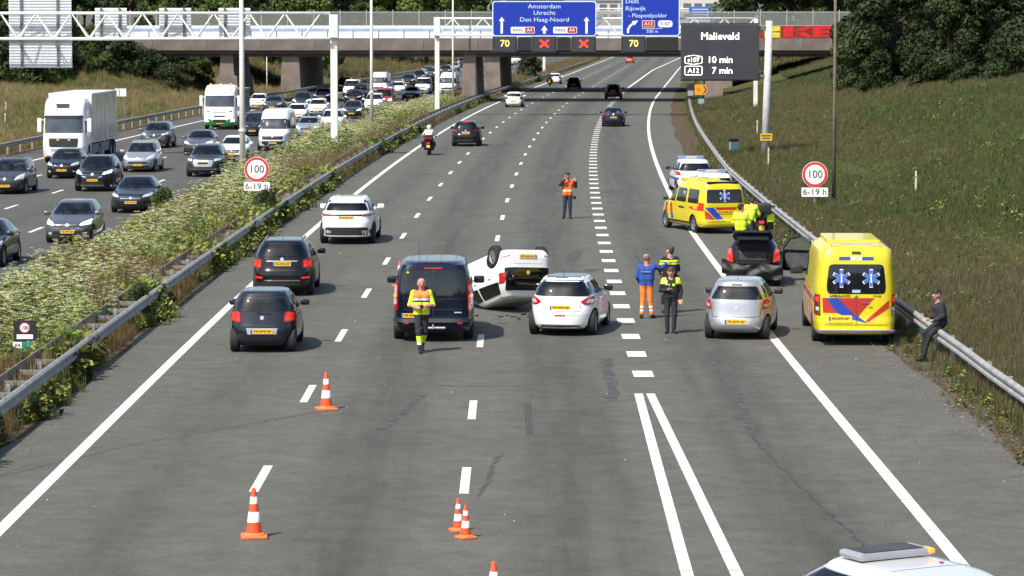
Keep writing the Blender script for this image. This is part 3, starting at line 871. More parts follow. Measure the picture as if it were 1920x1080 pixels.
        for y in (s.axf, s.axr):
            for sx in (-1, 1):
                w = bpy.data.objects.new('wheel', tm); link(w, t); w.location = (sx * s.tx, y, s.wr); w.rotation_euler = (random.uniform(0, 6), 0, 0 if sx > 0 else math.pi)
                r = bpy.data.objects.new('rim', rm); link(r, w)
        return t

def profile(L, H, zb=.17, nose_z=.48, hood_z=.72, cowl_z=.97, cowl_y=1.0, wst_y=1.85, crown=.055):
    rz = H - crown; m = cowl_z + (rz - cowl_z) * .5
    return [(zb, .14), (.30, .03), (nose_z, 0), (hood_z - .06, .05), (hood_z, .15), (hood_z + (cowl_z - hood_z) * .55, cowl_y * .58), (cowl_z, cowl_y), (m, cowl_y + (wst_y - cowl_y) * .47), (rz, wst_y)]
def tail(H, zb=.17, bz=.60, t0=.06, belt=.97, tb=.14, tt=.40, crown=.055):
    rz = H - crown
    return [(zb, .13), (.30, .02), (bz - .14, 0), (bz, .02), (bz + .07, t0), (belt, tb), (belt + (rz - belt) * .55, tb + (tt - tb) * .42), (rz, tt)]
def deck(H, bz=.62, dz=1.02, dl=.55, tt=1.0, zb=.17, crown=.055):
    rz = H - crown
    return [(zb, .15), (.30, .03), (bz - .12, 0), (bz, .01), (dz - .08, .04), (dz - .02, .12), (dz + .03, dl), (dz + (rz - dz) * .5, dl + (tt - dl) * .42), (rz, tt)]
def width(H, belt=.95, bw=.95, rw=.72, zb=.17, crown=.055):
    rz = H - crown
    return [(zb, .88), (.30, .965), (.55, 1.0), (belt - .18, .985), (belt, bw), (belt + (rz - belt) * .5, (bw + rw) / 2 + .015), (rz, rw - .035)]
LIT = HEADON
def arch_trim(c, m=BLACKP, w=.07):
    for y in (c.axf, c.axr):
        r0 = c.wr + .056; r1 = r0 + w; n = 14; a0, a1 = -.05, math.pi + .05
        poly = [(y + r1 * math.cos(a0 + (a1 - a0) * i / n), c.wr + r1 * math.sin(a0 + (a1 - a0) * i / n)) for i in range(n + 1)] + [(y + r0 * math.cos(a1 - (a1 - a0) * i / n), c.wr + r0 * math.sin(a1 - (a1 - a0) * i / n)) for i in range(n + 1)]
        c.sym('arch_trim', 'right', poly, m, off=.010, grid=3)
    c.sym('sill_trim', 'right', [(c.axr + c.wr + .14, c.zb + .03), (c.axf - c.wr - .14, c.zb + .03), (c.axf - c.wr - .14, c.zb + .14), (c.axr + c.wr + .14, c.zb + .14)], m, off=.010, grid=.2)
    return c
def tail_seams(c, z0, z1, k=.72, fuel=True):
    """shut lines of the tailgate and the filler flap"""
    w = k * c.W / 2
    c.patch('tailgate_seam', 'rear', [(-w, z0 - .006), (w, z0 - .006), (w, z0 + .006), (-w, z0 + .006)], INK, off=.0015, grid=.08, depth=.004)
    c.sym('tailgate_seam', 'rear', [(w - .006, z0), (w + .006, z0), (w + .036, z1), (w + .024, z1)], INK, off=.0015, grid=.08, depth=.004)
    c.patch('bumper_seam', 'rear', [(-.94 * c.W / 2, z0 - .10), (.94 * c.W / 2, z0 - .10), (.94 * c.W / 2, z0 - .092), (-.94 * c.W / 2, z0 - .092)], INK, off=.0012, grid=.06, depth=.004)
    if fuel: 
        y = c.axr + .05; z = c.wr * 2 + .16
        c.patch('filler_flap', 'right', rpoly([(y - .08, z - .07), (y + .08, z - .07), (y + .08, z + .08), (y - .08, z + .08)], .03), 'paint', off=.004, depth=.006)
    return c

def std_front(c, lamps, grille, intake, plate_z, lampm=None, badge_z=None, extra=()):
    for p in lamps: c.sym('headlight', 'front', rpoly(c.F(p), .03), lampm or HEADON, off=.010, grid=.08)
    for p in grille: c.patch('grille', 'front', rpoly(c.F(p), .03), BLACKP, off=.005)
    for p in intake: c.patch('bumper_intake', 'front', rpoly(c.F(p), .03), BLACKP, off=.005)
    c.plate('front', plate_z)
    if badge_z:
        c.patch('badge', 'front', [(.07 * math.cos(i * .785), badge_z + .06 * math.sin(i * .785)) for i in range(8)], CHROME, off=.014)
    for nm, p, m in extra: c.patch(nm, 'front', rpoly(c.F(p), .02), m, off=.010)
    return c
def std_rear(c, lamps, plate_z, lower=None, lampm=None, badge_z=None, extra=(), third=None):
    for p in lamps:
        q = rpoly(c.F(p), .055); cx = sum(u for u, v in q) / len(q); cz = sum(v for u, v in q) / len(q)
        c.sym('tail_light', 'rear', q, TAILR, off=.012, grid=.08)
        c.sym('lamp_lens', 'rear', [(cx + (u - cx) * .74, cz + (v - cz) * .74) for u, v in q], lampm if lampm else TAILM, off=.018, grid=.08)
    if lower: c.patch('bumper_lower', 'rear', rpoly(c.F(lower), .04), BLACKP, off=.006)
    if plate_z: c.plate('rear', plate_z)
    if badge_z: c.patch('badge', 'rear', [(.05 * math.cos(i * .785), badge_z + .05 * math.sin(i * .785)) for i in range(8)], CHROME, off=.010)
    for nm, p, m in extra: c.patch(nm, 'rear', rpoly(c.F(p), .015), m, off=.009)
    if third: c.patch('brake_light', 'rear', rpoly([(-.2, third), (.2, third), (.2, third + .03), (-.2, third + .03)], .01), TAILR, off=.01)
    return c
def roof_rails(c, material=SILVERP):
    zt = c.H - .055; y0, y1 = c.rear(zt) + .15, c.front(zt) - .15; x = c.hw(zt) * .88
    for sx in (-1, 1):
        pts = []
        for i in range(7):
            y = y0 + (y1 - y0) * i / 6; p, n = c.hit('top', sx * x, y); pts.append((sx * x, y, p.z + (.045 if 0 < i < 6 else .005)))
        c.add('roof_rail', MB().tube(pts, .016, 6).mesh('roof_rail', [material]), material)
    return c
def antenna(c, y=None, h=.22):
    y = c.rear(c.H - .06) + .25 if y is None else y; p, n = c.hit('top', 0, y)
    c.add('antenna', MB().tube([(0, y, p.z - .01), (0, y - h * .35, p.z + h)], [.008, .004], 5).mesh('antenna', [BLACKP])); return c
def rear_wiper(c, z):
    p, n = c.hit('rear', .1, z)
    c.add('rear_wiper', MB().box((-.22, -.012, -.01), (.16, .012, .012)).mesh('rear_wiper', [BLACKP]), None, p + Vector((0, -.02, 0)), (0, .08, 0)); return c

T = {}
# --- small five-door with tall red lamps and a black glass tailgate
c = T['city'] = Car('city', 3.47, 1.62, 1.46, profile(3.47, 1.46, cowl_y=.85, wst_y=1.55, hood_z=.76), tail(1.46, bz=.64, t0=.05, tb=.12, tt=.34), width(1.46, rw=.74), wr=.28, ax=(.66, .47), rim='steel')
c.patch('tailgate_glass', 'rear', rpoly(c.F([(-.60, .70), (.60, .70), (.64, .95), (.76, .975), (-.76, .975), (-.64, .95)]), .04), GLOSSB, off=.004)
c.glazing(.95, rw=(1.00, 1.28, .84, .80), ws=(1.0, 1.36, .86, .84), gm=GLASS2)
std_rear(c, [[(.62, .73), (.93, .73), (.93, .98), (.66, .98)]], .52, [(-.86, .17), (.86, .17), (.84, .30), (-.84, .30)], TAILON, .84, [('plate_recess', [(-.42, .45), (.42, .45), (.46, .60), (-.46, .60)], SILVERP), ('spoiler_edge', [(-.66, 1.345), (.66, 1.345), (.64, 1.375), (-.64, 1.375)], GLOSSB)], None)
rear_wiper(c, .94); c.mirrors('paint'); tail_seams(c, .66, .74, .60)
std_front(c, [[(.55, .64), (.9, .68), (.9, .80), (.6, .74)]], [[(-.5, .62), (.5, .62), (.5, .68), (-.5, .68)]], [[(-.6, .28), (.6, .28), (.55, .45), (-.55, .45)]], .5, HEADL)
# --- compact crossover, round-cornered lamps
c = T['cross'] = Car('cross', 4.25, 1.80, 1.60, profile(4.25, 1.60, hood_z=.88, cowl_z=1.05, cowl_y=1.0, wst_y=1.75, zb=.22), tail(1.60, zb=.22, bz=.72, belt=1.08, tb=.16, tt=.44), width(1.60, belt=1.05, rw=.72, zb=.22), wr=.335, ax=(.85, .8), zb=.22)
c.glazing(1.05, rw=(1.14, 1.46, .86, .82), ws=(1.1, 1.5, .86, .84))
std_rear(c, [[(.66, .82), (.93, .82), (.93, 1.06), (.66, 1.06)]], .93, [(-.92, .22), (.92, .22), (.9, .42), (-.9, .42)], TAILON, 1.07, [('chrome_strip', [(-.5, 1.005), (.5, 1.005), (.5, 1.03), (-.5, 1.03)], SILVERP), ('skid_plate', [(-.58, .45), (.58, .45), (.58, .485), (-.58, .485)], CHROME), ('reflector', [(.62, .52), (.86, .52), (.86, .57), (.62, .57)], TAILON), ('reflector', [(-.86, .52), (-.62, .52), (-.62, .57), (-.86, .57)], TAILON)])
rear_wiper(c, 1.17); arch_trim(c); tail_seams(c, .76, .84, .64); roof_rails(c, GLOSSB); antenna(c); c.mirrors('paint', 1.1)
std_front(c, [[(.55, .80), (.88, .84), (.88, 1.0), (.6, .96)]], [[(-.5, .6), (.5, .6), (.5, .8), (-.5, .8)]], [[(-.6, .32), (.6, .32), (.55, .5), (-.55, .5)]], .6)
# --- large sloping luxury SUV with a thin lamp band
c = T['luxsuv'] = Car('luxsuv', 4.80, 1.98, 1.66, profile(4.8, 1.66, hood_z=.95, cowl_z=1.12, cowl_y=1.25, wst_y=2.1, zb=.24), tail(1.66, zb=.24, bz=.80, belt=1.12, tb=.17, tt=.62), width(1.66, belt=1.1, rw=.70, zb=.24), wr=.38, ax=(.92, .92), zb=.24)
c.glazing(1.12, rw=(1.20, 1.46, .84, .84), ws=(1.16, 1.55, .86, .84))
std_rear(c, [[(.55, 1.0), (.955, 1.02), (.955, 1.09), (.55, 1.08)]], .94, [(-.95, .24), (.95, .24), (.93, .50), (.70, .62), (-.70, .62), (-.93, .50)], TAILR, None, [('lamp_band', [(-.55, 1.01), (.55, 1.01), (.55, 1.075), (-.55, 1.075)], GLOSSB), ('indicator', [(.62, 1.035), (.82, 1.035), (.82, 1.07), (.62, 1.07)], AMBERL), ('exhaust_surround', [(-.82, .42), (-.55, .42), (-.55, .50), (-.82, .50)], SILVERP), ('exhaust_surround', [(.55, .42), (.82, .42), (.82, .50), (.55, .50)], SILVERP)])
tail_seams(c, .84, 1.0, .80); arch_trim(c, GLOSSB, .05); c.sym('spoiler_fin', 'rear', rpoly([(.60, 1.47), (.66, 1.47), (.64, 1.56), (.58, 1.56)], .01), GLOSSB, off=.012)
c.patch('panorama_roof', 'top', rpoly([(-.5, -1.2), (.5, -1.2), (.5, .3), (-.5, .3)], .1), GLOSSB, off=.004)
c.mirrors('paint', 1.15)
std_front(c, [[(.5, .88), (.9, .9), (.9, .98), (.55, .96)]], [[(-.48, .7), (.48, .7), (.48, .9), (-.48, .9)]], [[(-.7, .35), (.7, .35), (.6, .55), (-.6, .55)]], .6)
# --- family SUV
c = T['suv'] = Car('suv', 4.45, 1.84, 1.62, profile(4.45, 1.62, hood_z=.90, cowl_z=1.06, cowl_y=1.08, wst_y=1.85, zb=.22), tail(1.62, zb=.22, bz=.74, belt=1.08, tb=.15, tt=.46), width(1.62, belt=1.06, rw=.72, zb=.22), wr=.35, ax=(.9, .85), zb=.22)
c.glazing(1.06, rw=(1.14, 1.48, .86, .82), ws=(1.10, 1.53, .87, .85))
std_rear(c, [[(.60, .95), (.94, .98), (.94, 1.10), (.66, 1.06)]], .86, [(-.93, .22), (.93, .22), (.9, .48), (-.9, .48)], TAILR, 1.04, [('chrome_strip', [(-.3, .93), (.3, .93), (.3, .96), (-.3, .96)], CHROME)], 1.52)
roof_rails(c); arch_trim(c); tail_seams(c, .76, .95, .62); c.mirrors('paint', 1.1)
std_front(c, [[(.50, .80), (.90, .88), (.88, 1.0), (.56, .90)]], [[(-.46, .70), (.46, .70), (.50, .84), (-.50, .84)]], [[(-.62, .34), (.62, .34), (.52, .52), (-.52, .52)]], .55, HEADON, .80, [('chrome_wing', [(-.50, .70), (-.30, .66), (-.30, .69), (-.52, .76)], CHROME), ('chrome_wing', [(.30, .66), (.50, .70), (.52, .76), (.30, .69)], CHROME), ('skid_plate', [(-.6, .28), (.6, .28), (.6, .33), (-.6, .33)], SILVERP)])
# --- ordinary hatchback
c = T['hatch'] = Car('hatch', 4.05, 1.74, 1.46, profile(4.05, 1.46, cowl_y=1.05, wst_y=1.9, hood_z=.76), tail(1.46, bz=.62, tb=.15, tt=.44), width(1.46, rw=.72), wr=.31, ax=(.82, .68))
c.glazing(.96, rw=(1.02, 1.32, .86, .82), ws=(1.0, 1.37, .87, .85))
std_rear(c, [[(.60, .76), (.94, .78), (.94, .98), (.66, .96)]], .58, [(-.9, .17), (.9, .17), (.88, .36), (-.88, .36)], TAILR, .86, (), 1.37)
c.mirrors('paint')
std_front(c, [[(.50, .66), (.90, .70), (.90, .86), (.60, .76)]], [[(-.56, .60), (.56, .60), (.56, .67), (-.56, .67)]], [[(-.66, .26), (.66, .26), (.56, .46), (-.56, .46)]], .44, HEADON, .68, [('fog_light', [(.64, .34), (.78, .34), (.78, .42), (.64, .42)], HEADL), ('fog_light', [(-.78, .34), (-.64, .34), (-.64, .42), (-.78, .42)], HEADL)])
# --- saloon with a boot
c = T['sedan'] = Car('sedan', 4.70, 1.83, 1.44, profile(4.7, 1.44, cowl_y=1.25, wst_y=2.1, hood_z=.78), deck(1.44, dl=.50, tt=1.25), width(1.44, rw=.68), wr=.33, ax=(.86, .98))
c.glazing(.96, rw=(1.07, 1.36, .80, .82), ws=(1.0, 1.35, .87, .84), sr=(.75, .22))
std_rear(c, [[(.55, .80), (.95, .82), (.95, .94), (.60, .93)]], .72, [(-.92, .17), (.92, .17), (.9, .36), (-.9, .36)], TAILR, .92)
c.mirrors('paint')
std_front(c, [[(.52, .66), (.90, .72), (.90, .84), (.58, .76)]], [[(-.46, .54), (.46, .54), (.50, .72), (-.50, .72)]], [[(-.80, .26), (.80, .26), (.7, .42), (-.7, .42)]], .46, HEADON, .64, [('chrome_strip', [(-.46, .61), (.46, .61), (.46, .635), (-.46, .635)], CHROME)])
# --- tall family carrier / estate
c = T['mpv'] = Car('mpv', 4.45, 1.80, 1.60, profile(4.45, 1.60, hood_z=.80, cowl_z=1.02, cowl_y=.95, wst_y=1.9), tail(1.60, bz=.66, belt=1.02, tb=.12, tt=.34), width(1.60, belt=1.0, rw=.74), wr=.32, ax=(.88, .8))
c.glazing(1.01, rw=(1.08, 1.46, .88, .84), ws=(1.05, 1.50, .88, .86))
std_rear(c, [[(.74, .86), (.95, .88), (.95, 1.22), (.80, 1.22)]], .78, [(-.9, .17), (.9, .17), (.88, .36), (-.88, .36)])
roof_rails(c); c.mirrors('paint', 1.05)
std_front(c, [[(.48, .66), (.90, .72), (.88, .96), (.62, .84)]], [[(-.60, .46), (.60, .46), (.52, .58), (-.52, .58)]], [[(-.70, .24), (.70, .24), (.62, .36), (-.62, .36)]], .40, HEADON, .70)
# --- electric crossover with closed silver mask
c = T['mask'] = Car('mask', 4.59, 1.87, 1.63, profile(4.59, 1.63, hood_z=.92, cowl_z=1.08, cowl_y=1.05, wst_y=1.85, zb=.22), tail(1.63, zb=.22, bz=.74, belt=1.08, tb=.16, tt=.5), width(1.63, belt=1.06, rw=.70, zb=.22), wr=.37, ax=(.86, .9), zb=.22)
c.glazing(1.07, rw=(1.15, 1.48, .86, .82), ws=(1.12, 1.53, .87, .85))
std_rear(c, [[(.45, .98), (.95, 1.0), (.95, 1.08), (.45, 1.06)]], .86, [(-.93, .22), (.93, .22), (.9, .48), (-.9, .48)])
c.mirrors('paint', 1.1)
std_front(c, [[(.58, .82), (.92, .86), (.92, .96), (.60, .92)]], [[(.60, .50), (.90, .54), (.90, .74), (.66, .74)], [(-.90, .54), (-.60, .50), (-.66, .74), (-.90, .74)]], [[(-.8, .24), (.8, .24), (.7, .38), (-.7, .38)]], .72, HEADON, None, [('grille_mask', [(-.46, .54), (.46, .54), (.56, .74), (.50, .88), (-.50, .88), (-.56, .74)], SILVERP), ('skid_plate', [(-.72, .40), (.72, .40), (.72, .43), (-.72, .43)], CHROME)])
c.plate('front', .72)
# --- small boxy van / car-derived van
c = T['boxvan'] = Car('boxvan', 4.45, 1.82, 1.86, profile(4.45, 1.86, hood_z=.86, cowl_z=1.08, cowl_y=.9, wst_y=1.65, zb=.2), tail(1.86, zb=.2, bz=.62, belt=1.05, tb=.07, tt=.16), width(1.86, belt=1.08, rw=.82, bw=.97, zb=.2), nr=9, wr=.32, ax=(.88, .85), zb=.2, rim='steel')
c.glazing(1.09, rw=(1.12, 1.66, .80, .80), ws=(1.12, 1.74, .89, .88), split=.62)
std_rear(c, [[(.82, .80), (.96, .80), (.96, 1.30), (.86, 1.30)]], .70, [(-.95, .2), (.95, .2), (.93, .46), (-.93, .46)])
c.mirrors(BLACKP, 1.3)
std_front(c, [[(.54, .70), (.90, .74), (.90, .96), (.62, .88)]], [[(-.50, .66), (.50, .66), (.50, .78), (-.50, .78)]], [[(-.7, .28), (.7, .28), (.6, .46), (-.6, .46)]], .50, HEADON, .72)
# --- tall panel van
def tallvan(key, H=2.56, L=5.9):
    hwp = [(.24, .92), (.4, .985), (.8, 1.0), (1.25, .995), (1.7, .96), (2.3, .885), (H - .09, .80)]
    return Car(key, L, 2.02, H, [(.24, .12), (.36, .02), (.6, 0), (.95, .05), (1.1, .22), (1.22, .60), (1.32, .85), (1.9, 1.28), (H - .35, 1.62), (H - .09, 1.95)], [(.24, .08), (.38, 0), (.55, 0), (.7, .03), (1.2, .06), (2.1, .14), (H - .09, .24)], hwp, nf=4.5, nr=9, wr=.35, ax=(1.0, 1.15), zb=.24, crown=.09, rim='steel', dz=.045)
c = T['tallvan'] = tallvan('tallvan')
c.patch('windscreen', 'front', rpoly([(-.83, 1.34), (.83, 1.34), (.76, 1.98), (-.76, 1.98)], .08), WSCREEN)
c.sym('side_window', 'right', rpoly([(c.front(1.35) - .95, 1.36), (c.front(1.35) - .25, 1.36), (c.front(1.9) - .25, 1.92), (c.front(1.35) - .95, 1.92)], .06), GLASS)
c.mir = (c.front(1.35) - .25, 1.48); c.mirrors(BLACKP, 1.5)
std_front(c, [[(.66, .84), (.93, .86), (.93, 1.10), (.72, 1.02)]], [[(-.62, .70), (.62, .70), (.66, 1.02), (-.66, 1.02)]], [[(-.95, .26), (.95, .26), (.95, .62), (-.95, .62)]], .50, HEADON, .88)
c.sym('side_strip', 'right', [(-2.5, .62), (2.0, .62), (2.0, .72), (-2.5, .72)], BLACKP)
std_rear(c, [[(.90, .9), (.975, .9), (.965, 1.35), (.90, 1.35)]], .6)
c.patch('marker_lamp', 'front', rpoly([(-.04, 2.12), (.04, 2.12), (.04, 2.17), (-.04, 2.17)], .01), INK)

GREYS = {'graphite': paint('graphite', (.026, .027, .030), .4), 'grey': paint('grey', (.065, .068, .072), .5), 'midgrey': paint('midgrey', (.11, .115, .12), .5), 'silver': paint('silver', (.40, .41, .42), .6),
         'black': paint('black', (.007, .007, .008)), 'white': paint('white', (.76, .76, .75)), 'navy': paint('navy', (.010, .014, .034), .3), 'darkblue': paint('darkblue', (.014, .017, .045), .3),
         'red': paint('red', (.30, .012, .014)), 'darkred': paint('darkred', (.060, .006, .008), .3), 'paleblue': paint('paleblue', (.36, .40, .44), .5), 'bluegrey': paint('bluegrey', (.022, .026, .036), .4), 'orange': paint('orangered', (.55, .07, .02)), 'brownblack': paint('brownblack', (.018, .014, .013), .3)}
# ------------------------------------------------------------------ vehicles on the accident side
YEL = mat('ambulance_yellow', (.58, .475, .008), rough=.35, coat=.5, var=.04, vscale=1.2)
RSTR = mat('stripe_red', (.40, .022, .014), rough=.35, coat=.6, var=.06)
BSTR = mat('stripe_blue', (.018, .045, .32), rough=.35, coat=.6, var=.06)
STARB = mat('star_blue', (.05, .13, .45), rough=.4, var=.08)
WHITEM = mat('white_enamel', (.74, .74, .72), rough=.4, var=.06)
BLUEL = mat('beacon_blue', (.04, .10, .55), rough=.15, coat=.8, var=.2)
DKBLUE = GREYS['navy']

def tg(name, label, cat, key, px, Y, yaw, pm, **k):
    """px: pixel column of the rear middle, kept as an angle from the road's vanishing line"""
    return T[key].put(name, label, cat, (px, Y), yaw, pm, **k)

tg('hatchback_car', 'dark grey-blue small hatchback with tall red lamps and a black glass tailgate', 'car', 'city', -5.95, 71.6, R(0), GREYS['bluegrey'])
tg('crossover_car', 'black compact crossover with black roof rails, ahead of the small grey-blue hatchback', 'car', 'cross', -6.62, 86.9, R(0), GREYS['black'])
tg('suv_car', 'white sloping luxury sport utility car with a thin red lamp band', 'car', 'luxsuv', -5.88, 107.6, R(-1), GREYS['white'])
tg('suv_car', 'black sport utility car with silver roof rails and red side tail lamps beside the motorcyclist', 'car', 'suv', -2.97, 194.6, head(195), GREYS['black'])
tg('hatchback_car', 'white hatchback moving off in the outer lane just before the bridge shadow', 'car', 'hatch', .2, 288, head(288), GREYS['white'])
tg('hatchback_car', 'dark hatchback driving through the bridge shadow', 'car', 'hatch', 7.6, 371, head(340), GREYS['black'])
tg('hatchback_car', 'white hatchback beyond the bridge shadow with a motorcycle close behind it', 'car', 'hatch', 5.7, 402, head(340), GREYS['white'])
tg('crossover_car', 'dark red car on the block marking between the two bridge shadows', 'car', 'suv', 10.75, 320, head(320), GREYS['darkred'])
tg('saloon_car', 'dark blue saloon with orange plate driving on the exit lane', 'car', 'sedan', 7.85, 233, head(233), GREYS['darkblue'])
tg('hatchback_car', 'orange-red car with a white roof far down the motorway', 'car', 'hatch', 24.5, 626, head(340), GREYS['orange'])
lorry_far = T['boxvan'].put('delivery_van', 'dark van far down the motorway ahead of the orange-red car', 'van', (33, 760), head(340), GREYS['black'])

# --- navy mid-size van
c = T['midvan'] = Car('midvan', 4.97, 1.99, 1.98, [(.24, .12), (.36, .02), (.6, 0), (.9, .05), (1.02, .2), (1.12, .62), (1.2, .85), (1.6, 1.45), (1.9, 2.0)], [(.24, .10), (.38, .01), (.52, 0), (.60, .05), (1.1, .07), (1.7, .15), (1.9, .22)], [(.24, .90), (.4, .985), (.7, 1.0), (1.1, .985), (1.5, .93), (1.75, .87), (1.9, .80)], nf=4.3, nr=8, wr=.34, ax=(.95, 1.0), zb=.24, crown=.08, rim='steel', dz=.04)
c.patch('rear_window', 'rear', rpoly([(-.80, 1.22), (-.40, 1.14), (.40, 1.14), (.80, 1.22), (.76, 1.76), (-.76, 1.76)], .07), GLASS)
c.patch('door_seam', 'rear', [(-.008, .62), (.008, .62), (.008, 1.80), (-.008, 1.80)], INK, off=.009)
c.patch('tailgate_crease', 'rear', [(-.84, 1.06), (.84, 1.06), (.84, 1.075), (-.84, 1.075)], INK, off=.002)
c.patch('tailgate_crease', 'rear', [(-.82, .80), (.82, .80), (.82, .815), (-.82, .815)], INK, off=.002)
c.patch('door_handle', 'rear', rpoly([(.06, .98), (.26, .98), (.26, 1.02), (.06, 1.02)], .015), GLOSSB, off=.02)
c.patch('badge', 'rear', rpoly([(.52, .72), (.70, .72), (.70, .75), (.52, .75)], .012), mat('badge_green', (.25, .5, .4), rough=.3, var=.1), off=.008)
c.sym('tail_light', 'rear', rpoly([(.865, .78), (.975, .80), (.945, 1.22), (.905, 1.50), (.865, 1.50), (.86, 1.20)], .03), TAILR, off=.02, grid=.06)
c.sym('reversing_light', 'rear', rpoly([(.895, .92), (.955, .92), (.93, 1.40), (.90, 1.40)], .02), mat('lamp_clear', (.62, .52, .48), rough=.15, coat=.8, var=.4, vscale=9), off=.028, grid=.06)
c.sym('indicator', 'rear', rpoly([(.89, 1.10), (.955, 1.10), (.95, 1.16), (.89, 1.16)], .015), AMBERL, off=.033, grid=.06)
c.patch('brake_light', 'rear', rpoly([(-.22, 1.80), (.22, 1.80), (.22, 1.83), (-.22, 1.83)], .01), TAILR, off=.012)
c.sym('reflector', 'rear', rpoly([(.60, .46), (.72, .46), (.72, .51), (.60, .51)], .01), TAILON, off=.012)
c.patch('bumper_step', 'rear', rpoly([(-.95, .50), (.95, .50), (.95, .56), (-.95, .56)], .015), BLACKP, off=.045)
c.add('tow_bar', MB().tube([(-.30, -2.50, .36), (.30, -2.50, .36)], .03, 8).tube([(0, -2.50, .36), (0, -2.60, .36), (0, -2.60, .46)], .022, 8).mesh('tow_bar', [SILVERP]), SILVERP)
for x in (-.55, -.18, .18, .55):
    pts = [(x, y, c.hit('top', x, y)[0].z - .004) for y in np.linspace(-2.1, .4, 9)]
    c.add('roof_rib', MB().tube(pts, .018, 6).mesh('roof_rib', [BLACKP]), 'paint')
c.add('antenna', MB().tube([(-.35, -1.9, 1.95), (-.35, -1.95, 2.45)], [.006, .003], 5).mesh('antenna', [BLACKP]))
c.patch('sticker', 'rear', [(-.66, 1.70), (-.58, 1.70), (-.62, 1.75)], YEL, off=.009)
c.glazing(1.10, ws=(1.22, 1.84, .88, .86), top=.2, split=.60, door_h=False)
c.mirrors(GLOSSB, 1.25, .05)
c.plate('rear', .66, -.52)
T['midvan'].put('transport_van', 'dark navy passenger van standing behind the man in the yellow and orange vest', 'van', (-1.95, 74.6), R(.5), paint('vannavy', (.006, .008, .022), .3))

# --- white hatch with red boomerang lamps
c = T['boomer'] = Car('boomer', 3.97, 1.74, 1.46, profile(3.97, 1.46, cowl_y=1.0, wst_y=1.85, hood_z=.76), tail(1.46, bz=.66, t0=.05, tb=.18, tt=.50), width(1.46, rw=.68, bw=.92), nr=3.7, wr=.32, ax=(.8, .65), rim='ten')
c.glazing(.97, rw=(1.00, 1.345, .92, .88), ws=(1.0, 1.37, .87, .85), gm=GLASS)
std_rear(c, [[(.56, .86), (.70, .78), (.90, .78), (.945, .98), (.80, .98), (.66, .93)]], .72, None, TAILR, None, [('exhaust_trim', [(-.52, .27), (.52, .27), (.58, .31), (-.58, .31)], CHROME), ('diffuser', [(-.62, .17), (.62, .17), (.56, .265), (-.56, .265)], BLACKP), ('fog_reflector', [(-.16, .52), (.16, .52), (.14, .55), (-.14, .55)], TAILR), ('spoiler_edge', [(-.60, 1.37), (.60, 1.37), (.58, 1.385), (-.58, 1.385)], GLOSSB)])
c.sym('lamp_inset', 'rear', rpoly(c.F([(.70, .83), (.86, .83), (.88, .90), (.76, .91)]), .02), HEADL, off=.018, grid=.05)
c.patch('dark_roof', 'top', rpoly([(-.52, -1.45), (.52, -1.45), (.50, .25), (-.50, .25)], .12), GREYS['graphite'], off=.004)
antenna(c, -1.25, .16); tail_seams(c, .64, .90, .56); c.mirrors(GLOSSB, 1.05)
std_front(c, [[(.5, .66), (.9, .72), (.9, .86), (.6, .76)]], [[(-.4, .5), (.4, .5), (.44, .64), (-.44, .64)]], [[(-.6, .26), (.6, .26), (.55, .4), (-.55, .4)]], .45, HEADL)
T['boomer'].put('hatchback_car', 'white hatchback with dark roof and red boomerang lamps beside the overturned car', 'car', (1.30, 75.6), R(-9), GREYS['white'])

# --- silver hatch
c = T['round'] = Car('round', 3.6, 1.65, 1.47, profile(3.6, 1.47, cowl_y=.85, wst_y=1.6, hood_z=.76), tail(1.47, bz=.52, t0=.05, tb=.16, tt=.42, belt=.98), width(1.47, rw=.70), nr=4.0, wr=.29, ax=(.7, .55), rim='steel')
c.glazing(.97, rw=(1.00, 1.32, .86, .80), ws=(1.0, 1.38, .87, .85), gm=GLASS2)
std_rear(c, [[(.74, .76), (.95, .76), (.95, 1.0), (.80, 1.0)]], .46, [(-.8, .17), (.8, .17), (.8, .25), (-.8, .25)], TAILR, .80, [('plate_recess', [(-.40, .39), (.40, .39), (.48, .53), (-.48, .53)], SILVERP), ('tailgate_seam', [(-.72, .575), (.72, .575), (.72, .585), (-.72, .585)], INK), ('wiper_mount', [(-.16, 1.34), (.16, 1.34), (.16, 1.365), (-.16, 1.365)], INK)])
c.sym('tailgate_seam', 'rear', c.F([(.70, .58), (.715, .58), (.80, .98), (.785, .98)]), INK, off=.002)
c.sym('lamp_inset', 'rear', rpoly(c.F([(.80, .82), (.94, .82), (.94, .88), (.82, .88)]), .01), HEADL, off=.018, grid=.05)
antenna(c, -1.2, .12); c.mirrors(BLACKP)
std_front(c, [[(.5, .66), (.9, .72), (.9, .86), (.6, .76)]], [[(-.4, .5), (.4, .5), (.44, .6), (-.44, .6)]], [[(-.6, .26), (.6, .26), (.55, .4), (-.55, .4)]], .45, HEADL)
T['round'].put('hatchback_car', 'silver small hatchback standing next to the large yellow ambulance', 'car', (5.62, 74.6), R(-9.5), GREYS['silver'])

